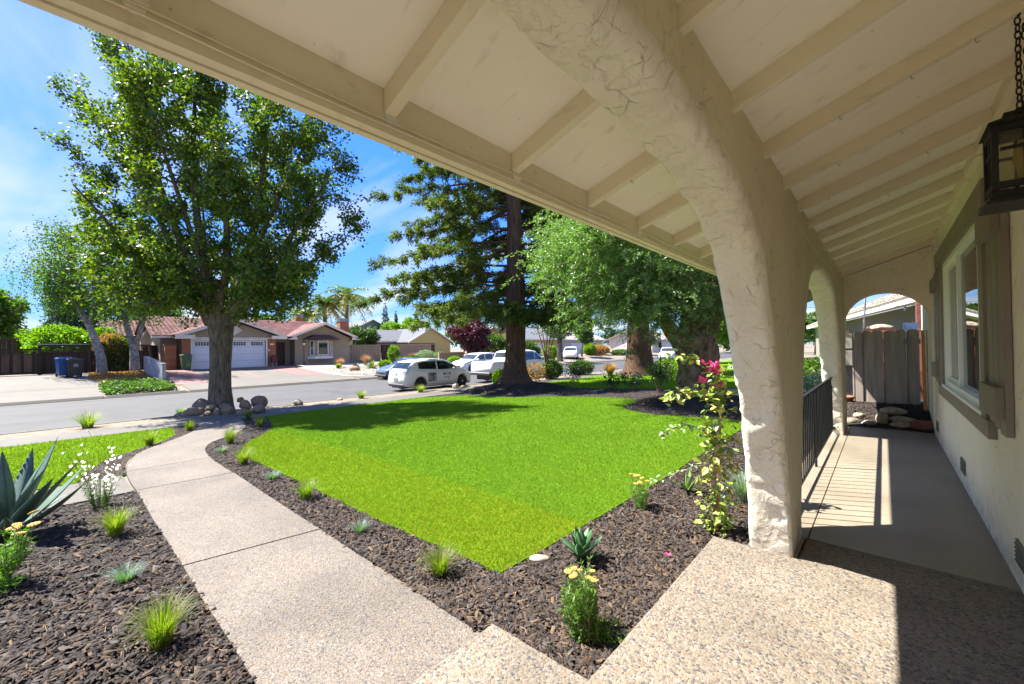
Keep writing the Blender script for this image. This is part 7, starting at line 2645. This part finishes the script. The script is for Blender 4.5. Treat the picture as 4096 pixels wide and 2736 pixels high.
# ---------------------------------------------------------------- trees and planting across the street
rng = np.random.default_rng(71)
rnd = random.Random(71)
def birch(label, x, y, forks, crown_c, seed):
    rng = np.random.default_rng(seed)
    rnd = random.Random(seed)
    root = thing('birch', label, 'tree', (0, 0, 0), group='white barked birches before the fence')
    mb = MB()
    limbs = []
    for pts, r0, r1 in forks:
        P = [Vector((x, y, GZ))+Vector(SR)*l+Vector(SD)*d+Vector((0, 0, z)) for l, d, z in smooth_poly(pts, 2)]
        r_ = list(np.linspace(r0, r1, len(P)))
        trunk_mesh(mb, P, r_, 14, ridges=.05, seed=seed)
        limbs.append((P, r_))
    C0 = np.array([x, y, 0])+SR*crown_c[0]+SD*crown_c[1]
    def inside(p):
        q = p-C0
        return ((q@SR)/crown_c[3])**2+((q@SD)/(crown_c[3]*.8))**2+((p[2]-crown_c[2])/crown_c[4])**2 < 1
    tg = sample_crown(inside, 90, C0+np.array([-6, -6, 1.5]), C0+np.array([6, 6, 13]), rng)
    L2 = attach(tg, limbs, mb, .4, .1, .06, rnd, 5, .008)
    mb.build('trunk', 'birch_bark', root, True)
    Pn, Dn = [], []
    for P, r_ in L2:
        for w in range(10):
            q = np.array(P[rnd.randint(2, 5)])+rng.normal(0, .35, 3)
            ln = rng.uniform(.6, 1.9)
            dr = rng.normal(0, .12, 3)
            for k in range(int(ln/.09)):
                Pn.append(q+dr*k*.09+np.array([0, 0, -k*.09]))
                Dn.append(rng.normal(0, .6, 3)+np.array([0, 0, -.5]))
    Pn, Dn = np.array(Pn), np.array(Dn)
    Pn += rng.normal(0, .06, Pn.shape)
    V, F = cards(Pn, Dn, rng.uniform(.10, .17, len(Pn)), rng.uniform(.035, .055, len(Pn)), .2, rng)
    put('crown', mesh_np('crown', V, F, 'birch_leaf'), root)
birch('leaning white barked birch right of the black bin', -37.9, 2.28, [([(.0, 0, -.3), (.02, 0, .7), (-.25, 0, 1.9), (-.85, 0, 3.2), (-1.5, 0, 4.3), (-1.9, 0, 5.4), (-2.1, 0, 8.8)], .30, .06), ([(-.85, 0, 3.2), (-.6, .1, 4.2), (-.45, .1, 5.4), (-.2, 0, 7.5)], .09, .04)], (-2.2, 0, 7.4, 3.3, 2.9), 81)
birch('forked white barked birch beside the low block wall', -38.6, 3.94, [([(0, 0, -.3), (0, 0, .9), (-.05, 0, 1.7), (-.45, 0, 2.9), (-.75, 0, 4.2), (-1.1, 0, 6.8)], .32, .07), ([(-.02, 0, 1.55), (.3, 0, 2.4), (.62, 0, 3.6), (.95, 0, 5.0), (1.3, 0, 7.2)], .18, .06), ([(-.7, 0, 3.9), (-1.1, 0, 4.8), (-1.5, 0, 5.8)], .10, .05)], (-.4, 0, 6.8, 3.0, 2.6), 82)

blob_tree('tree', 'light green feathery tree at the far left edge behind the fence', 'tree', -51, -3.3, 7, 2.0, 2.0, 2.2, 4.2, 'birch_leaf', 6000, .28, .08, seed=91)
blob_tree('tree', 'tall light green tree beyond the far left fence', 'tree', -55, -5.0, 8, 2.6, 2.6, 2.4, 3.9, 'mid_leaf', 6000, .30, .09, seed=92)
shrub('shrub', 'bright lime shrub behind the fence left of the leaning birch', 'shrub', -43.5, .75, 1.6, 1.9, 3.3, 'bright_leaf', 7000, .22, .06, 93)
shrub('shrub', 'bright lime shrub behind the fence between the birches', 'shrub', -44, 2.6, 1.0, 1.2, 3.3, 'bright_leaf', 4000, .22, .06, 94)
shrub('shrub', 'lime shrub over the fence at far left beside the feathery tree', 'shrub', -46.5, -.6, 1.2, 1.2, 3.2, 'bright_leaf', 4000, .22, .06, 95)
shrub('shrub', 'reddish climbing shrub spilling over the fence right of the leaning birch', 'shrub', -40.3, 2.85, .6, 1.0, 2.75, 'straw_tuft', 2200, .14, .05, 96)
shrub('climber', 'green climber on the fence between the birch trunks', 'climber', -40.2, 3.2, .55, 1.1, 2.5, 'mid_leaf', 2600, .14, .05, 97)
blob_tree('conifer', 'blue green cedar with level branches behind the birches', 'tree', -62, 2.2, 9, 2.9, 2.9, 3.0, 5.2, 'conifer_leaf', 9000, .34, .07, 'grey_bark', .2, None, 98, 22, None, .4)
blob_tree('tree', 'dark green tree behind the red roof left of the street tree', 'tree', -66, 9, 8, 2.6, 3.0, 2.4, 5.2, 'mid_leaf', 4500, .34, .10, seed=99)
blob_tree('tree', 'rounded green tree showing over the red roof ridge', 'tree', -72, 22.3, 8, 3.2, 3.2, 2.0, 5.2, 'mid_leaf', 4500, .36, .11, seed=100)
blob_tree('conifer', 'small dark conifer tip over the red roof ridge', 'tree', -72, 19.8, 8, .8, .8, 2.6, 5.0, 'conifer_leaf', 1600, .3, .06, seed=101)
blob_tree('tree', 'round glossy green tree at the right end of the taupe house', 'tree', -43.4, 23.3, 4, 1.6, 1.75, 1.6, 2.65, 'mid_leaf', 7000, .20, .07, seed=102)
blob_tree('tree', 'broad dome of a green tree behind the yellow gabled house', 'tree', -76, 52, 8, 3.8, 3.8, 2.8, 5.3, 'bright_leaf', 7000, .40, .13, seed=103)
blob_tree('tree', 'light green tree left of the green dome tree', 'tree', -78, 48.5, 7, 3.0, 3.4, 2.2, 4.9, 'bright_leaf', 4500, .40, .13, seed=104)
def spire(label, x, y, h, r_, mat, seed):
    rng = np.random.default_rng(seed)
    t_ = thing('conifer', label, 'tree', (x, y, GZ))
    MB().tube([(0, 0, 0), (0, 0, h)], [.25, .03], 7).build('trunk', 'grey_bark', t_)
    n = 2600
    z = h*(1-np.sqrt(rng.uniform(0, 1, n))*.93)
    lay = np.abs(np.sin(z*2.6))
    rad = r_*(1-z/h)*(.45+.55*lay)*np.sqrt(rng.uniform(.1, 1, n))
    a = rng.uniform(0, 6.28, n)
    P = np.stack([rad*np.cos(a), rad*np.sin(a), z], 1)
    D = np.stack([np.cos(a), np.sin(a), -.25+0*a], 1)+rng.normal(0, .3, (n, 3))
    V, F = cards(P, D, rng.uniform(.3, .6, n), rng.uniform(.08, .14, n), .1, rng)
    put('crown', mesh_np('crown', V, F, mat), t_)
spire('pointed dark conifer over the teal house', -95, 57.5, 13.5, 2.2, 'conifer_leaf', 111)
spire('narrow dark cypress right of the pointed conifer', -95, 60.6, 11.6, .8, 'conifer_leaf', 112)
spire('slender conifer above the green dome tree', -90, 63.5, 12, 1.4, 'conifer_leaf', 113)

def palm(label, x, y, h, fl, n, seed, gold=.2):
    rng = np.random.default_rng(seed)
    rnd = random.Random(seed)
    t_ = thing('palm_tree', label, 'palm', (x, y, GZ), group='palms behind the taupe house')
    MB().tube([(0, 0, -.2), (.1, 0, h*.5), (0, 0, h)], [.32, .24, .26], 10).build('trunk', 'grey_bark', t_, True)
    for g_ in range(2):
        Pn, Dn = [], []
        for i in range(n):
            if (rnd.random() < gold) != (g_ == 1):
                continue
            az = i*2.4
            el = rnd.uniform(-.3, 1.35) if g_ == 0 else rnd.uniform(-.6, .2)
            d = np.array([math.cos(az), math.sin(az), 0])
            L = fl*rnd.uniform(.8, 1.1)
            for s in np.linspace(.08, 1, 26):
                p = d*L*s*math.cos(el*(1-s*.4))+np.array([0, 0, h+L*(math.sin(el)*s-.62*s*s)])
                sd = np.array([-d[1], d[0], 0])
                for sg in (-1, 1):
                    for _ in range(2):
                        Pn.append(p)
                        Dn.append(sd*sg*.8+d*.4+np.array([0, 0, -.55])+rng.normal(0, .15, 3))
        if Pn:
            Pn, Dn = np.array(Pn), np.array(Dn)
            V, F = cards(Pn, Dn, rng.uniform(.5, .8, len(Pn)), rng.uniform(.03, .05, len(Pn)), .1, rng)
            put('fronds', mesh_np('fronds', V, F, 'palm_gold' if g_ else 'palm_leaf'), t_)
palm('tallest palm with arching fronds right of the chimney', -56, 27.8, 9.0, 3.8, 34, 121)
palm('bushy palm with golden hanging fronds left of the tallest palm', -57, 25.2, 7.8, 3.2, 34, 122, .3)
palm('lower yellow green palm at the left of the palm group', -58, 23.0, 6.6, 2.6, 28, 123, .25)

blob_tree('plum_tree', 'purple leaved plum tree beside the low screen wall', 'tree', -33.6, 30.4, 5, 2.1, 2.9, 2.0, 3.0, 'plum_leaf', 12000, .20, .07, 'grey_bark', .13, None, 131, 18)
shrub('hedge', 'dark green hedge mass right of the plum tree', 'hedge', -34.5, 34.5, 1.6, 2.8, 3.2, 'mid_leaf', 7000, .22, .08, 132)
shrub('hedge', 'leafy green hedge behind the white sport utility vehicle', 'hedge', -31.5, 37.0, 1.2, 3.0, 2.6, 'mid_leaf', 6000, .2, .07, 133)
# front garden of the taupe house
for lab, x, y, r_, h, m_, sd in (('pinkish grass clump left in the gravel before the bay window', -35.5, 17.0, .62, .95, 'pink_tuft', 1), ('large tawny grass clump in the gravel under the chimney', -36.6, 20.0, .85, 1.15, 'pink_tuft', 2), ('pale green grass clump at the paver edge', -34.6, 16.4, .5, .55, 'grass_tuft', 3), ('tawny grass clump before the tall screen wall', -38.6, 26.6, .9, 1.0, 'pink_tuft', 4)):
    tuft('ornamental_grass', lab, x, y, h, r_, 420, .012, m_, 'ornamental grasses in the gravel', 'grass clump', seed=200+sd)
for lab, x, y, L, nl, sd in (('yellow edged yucca in the gravel between the grasses', -33.5, 18.9, .85, 34, 1), ('blue green agave before the tawny grass', -34.4, 17.9, .55, 24, 2), ('yucca beside the tall leafy shrub in the gravel', -36.0, 23.4, .9, 28, 3)):
    rosette('yucca' if sd != 2 else 'agave', lab, 'yucca' if sd != 2 else 'agave', (x, y, float(T(x))), L, .06, nl, .15, 1.4, 'yucca_green' if sd != 2 else 'agave_leaf', 0, .3, 300+sd, .05)
shrub('shrub', 'leafy upright shrub before the tall screen wall', 'shrub', -37.5, 23.6, .55, .6, 1.7, 'bright_leaf', 1800, .15, .05, 141)
shrub('shrub', 'low green shrub by the yucca in the gravel', 'shrub', -33.4, 20.1, .5, .55, .7, 'bright_leaf', 1600, .12, .04, 142)
shrub('shrub', 'round grey green shrub before the second screen wall', 'shrub', -37.2, 27.3, .85, .95, 1.25, 'lavender_leaf', 2600, .13, .03, 143)
shrub('shrub', 'smaller round grey shrub left of the low screen wall', 'shrub', -36.9, 28.9, .6, .75, 1.0, 'lavender_leaf', 2000, .13, .03, 144)
shrub('shrub', 'bright yellow green round shrub before the low screen wall', 'shrub', -33.2, 28.0, .65, .75, .85, 'bright_leaf', 2600, .11, .04, 145)
shrub('shrub', 'green shrub under the tall screen wall behind the sedan', 'shrub', -36.5, 25.2, .6, 1.0, .75, 'mid_leaf', 2200, .12, .04, 146)
rock('garden_boulder', 'brown boulder in the gravel before the tawny grass', 'boulder', (-32.7, 16.9, -.20), (.38, .46, .26), 51, 'boulder')
rock('garden_boulder', 'small dark boulder by the upright shrub', 'boulder', (-34.6, 22.6, .0), (.22, .22, .34), 52, 'boulder')
q = RNG.uniform((-35.5, 15.2), (-30.2, 24), (5200, 2))
chips('gravel', q, (.06, .16), (.05, .12), (.03, .07), 'gravel_chip', lambda x, y: T(x)+.01)
# ground ivy and dry leaves under the birches
def patch_cover(name, label, poly, n, mat, h, leaf, lw, seed):
    pts = scatter([poly], n)
    rng = np.random.default_rng(seed)
    z = T(pts[:, 0])+h*rng.uniform(0, 1, n)*(1+.5*np.sin(pts[:, 0]*3)*np.cos(pts[:, 1]*4))
    P = np.stack([pts[:, 0], pts[:, 1], z], 1)
    D = rng.normal(0, 1, (n, 3))*np.array([1, 1, .5])+np.array([0, 0, .4])
    V, F = cards(P, D, rng.uniform(.7, 1.3, n)*leaf, rng.uniform(.7, 1.3, n)*lw, .2, rng)
    return put(name, mesh_np(name, V, F, mat), None, kind='stuff')
patch_cover('ground_cover', '', [(-28.8, 1.9), (-29, 4.7), (-32.5, 4.5), (-33, 2.1), (-31, 1.75)], 6000, 'ivy_leaf', .22, .12, .05, 5)
patch_cover('leaf_litter', '', [(-33, 2.2), (-33, 4.3), (-38.5, 4.3), (-39.6, 1.8), (-36.4, 1.6)], 5000, 'straw_tuft', .05, .10, .04, 6)

# middle distance right of the redwood
cr = thing('crape_myrtle', 'slim multi stemmed tree on the verge before the pickup', 'tree', (-16.0, 21.1, -.65))
mb = MB()
tipsC = []
for k, (l, d, z) in enumerate(((-.55, 0, 3.4), (-.25, .3, 3.8), (.10, -.2, 3.9), (.42, .1, 3.6), (.70, 0, 3.1))):
    P = [Vector((0, 0, -.1))+Vector(SR)*(.03*k), Vector(SR)*(l*.12)+Vector((0, 0, 1.2)), Vector(SR)*(l*.35)+Vector(SD)*d*.4+Vector((0, 0, 2.0)), Vector(SR)*l+Vector(SD)*d+Vector((0, 0, z))]
    P = [Vector(p) for p in smooth_poly([tuple(p) for p in P], 2)]
    mb.tube(P, list(np.linspace(.075, .02, len(P))), 7, cap=False)
    for w in range(5):
        q = P[-1]+Vector((rng.normal(0, .4), rng.normal(0, .4), rng.uniform(-.2, .9)))
        mb.tube([P[-3], q], [.015, .006], 4, cap=False)
        tipsC.append(np.array(q))
mb.build('trunk', 'myrtle_bark', cr, True)
V, F = leaf_cloud(tipsC, 60, .28, .12, .04, rng, .1)
put('crown', mesh_np('crown', V, F, 'mid_leaf'), cr)
shrub('shrub', 'low dark shrub at the foot of the slim tree', 'shrub', -15.9, 21.6, .55, .8, 1.25, 'mid_leaf', 2600, .11, .04, 151)
shrub('shrub', 'loose dry twiggy shrub before the pickup door', 'shrub', -15.9, 19.9, .5, .7, 1.15, 'straw_tuft', 500, .13, .03, 152)
shrub('shrub', 'bright green plant at the left foot of the redwood mound', 'shrub', -15.6, 16.6, .45, .45, .8, 'bright_leaf', 900, .22, .07, 153)
MB().lathe([(.16, 0), (.20, .3), (.17, .34), (.15, .3)], (0, 0, 0), 14).build('planter', 'ink_grey', None, True, (-15.2, 16.3, -.62))
tag(bpy.data.objects['planter'], 'blue grey planter at the left foot of the redwood', 'planter')
shrub('ball_shrub', 'clipped bowl shaped green shrub by the road', 'shrub', -16.5, 26.0, .85, .95, 1.05, 'mid_leaf', 4500, .09, .035, 154)
tuft('ornamental_grass', 'golden grass mound left of the second redwood', -14.3, 26.2, 1.0, .9, 700, .012, 'straw_tuft', None, 'grass clump')
def rose(label, x, y, h, seed, w=.3):
    rng = np.random.default_rng(seed)
    t_ = thing('rose_bush', label, 'rose bush', (x, y, float(mz(x, y))), group='rose bushes on the dark mulch')
    mb = MB()
    tips = []
    for k in range(7):
        q = np.array([rng.normal(0, w), rng.normal(0, w), h*rng.uniform(.6, 1)])
        mb.tube([(0, 0, -.05), q*.55+rng.normal(0, .04, 3), q], [.012, .009, .005], 5, cap=False)
        tips += [q, q*.8, q*.62]
    mb.build('stem', 'vine_wood', t_)
    V, F = leaf_cloud(tips, 26, .11, .07, .028, rng)
    put('foliage', mesh_np('foliage', V, F, 'dark_leaf'), t_)
rose('rose bush standing alone left on the dark mulch strip', -10.9, 16.3, 1.3, 161, .25)
rose('low spreading rose bush before the second redwood, left one', -8.6, 16.0, .7, 162)
rose('low spreading rose bush before the second redwood, right one', -7.8, 16.1, .65, 163)
rose('tall rose bush tied near the black stake', -6.6, 15.9, 1.25, 164)
shrub('shrub', 'yellow green shrub behind the tall rose', 'shrub', -8.6, 22, .9, 1.1, 1.1, 'bright_leaf', 2200, .12, .04, 165)
tag(MB().tube([(-6.62, 16.2, -.4), (-6.60, 16.2, 2.05)], .018, 6).build('garden_stake', 'black_iron'), 'thin black stake upright on the dark mulch', 'stake')
blob_tree('street_tree', 'slim grey trunked tree beside the far white vehicle', 'tree', -31.0, 43.8, 6, 2.4, 2.4, 1.8, 4.6, 'mid_leaf', 5000, .22, .08, 'grey_bark', .34, None, 171)
shrub('shrub', 'bright lime shrub left of the slim grey trunk', 'shrub', -33.0, 44.4, .9, 1.2, 1.9, 'bright_leaf', 2600, .18, .06, 172)
shrub('shrub', 'yellow flowering shrub across the street by the pale house', 'shrub', -36.4, 63, 1.6, 2.4, 1.6, 'straw_tuft', 2600, .25, .09, 173)
shrub('shrub', 'leafy green shrub left of the yellow flowering one', 'shrub', -36.2, 59.6, .9, 1.2, 1.9, 'bright_leaf', 2200, .22, .08, 174)
shrub('shrub', 'low spreading green shrub right of the yellow one', 'shrub', -34.5, 67, 1.2, 2.6, .9, 'mid_leaf', 2200, .2, .07, 175)
blob_tree('tree', 'dusky pink leaved tree far down the street', 'tree', -33, 74, 4, 1.8, 2.4, 1.6, 3.0, 'plum_leaf', 3500, .3, .1, seed=176)
blob_tree('tree', 'olive street tree before the pale house', 'tree', -34.8, 55, 5, 2.2, 2.6, 1.8, 3.6, 'mid_leaf', 4500, .28, .09, seed=177)
FT = 'background trees closing the street'
for i, (x, y, h, r_, m_) in enumerate(((-70, 62, 5.5, 4, 'mid_leaf'), (-62, 74, 5, 4, 'dark_leaf'), (-60, 88, 5, 4.5, 'mid_leaf'), (-52, 100, 5, 4.5, 'dark_leaf'), (-40, 108, 5, 4.5, 'mid_leaf'), (-28, 112, 5.5, 5, 'mid_leaf'), (-16, 100, 5.5, 5, 'dark_leaf'), (-8, 80, 5.5, 4.5, 'mid_leaf'), (-9, 60, 5, 3.5, 'mid_leaf'), (-14, 47, 5, 3, 'bright_leaf'), (-84, 30, 5, 4, 'mid_leaf'), (-86, 12, 5, 4, 'mid_leaf'), (-80, -6, 4, 4, 'mid_leaf'))):
    lab = ['green crown over the grey roof', 'dark crown beyond the plum tree', 'broad green crown behind the yellow garage', 'dark crown behind the pale house', 'rounded green crown at the end of the street', 'tall green crown closing the street', 'dark crown behind the second redwood', 'green crown behind the gnarled tree', 'green tree behind the low redwood limbs', 'fresh green tree beyond the shaded lawn', 'green crown far behind the palms', 'green crown far behind the taupe house', 'green crown far behind the left fence'][i]
    blob_tree('tree', lab, 'tree', x, y, h, r_, r_*1.15, r_*.62, h*.72, m_, 4200, .5, .17, seed=400+i, group=FT)
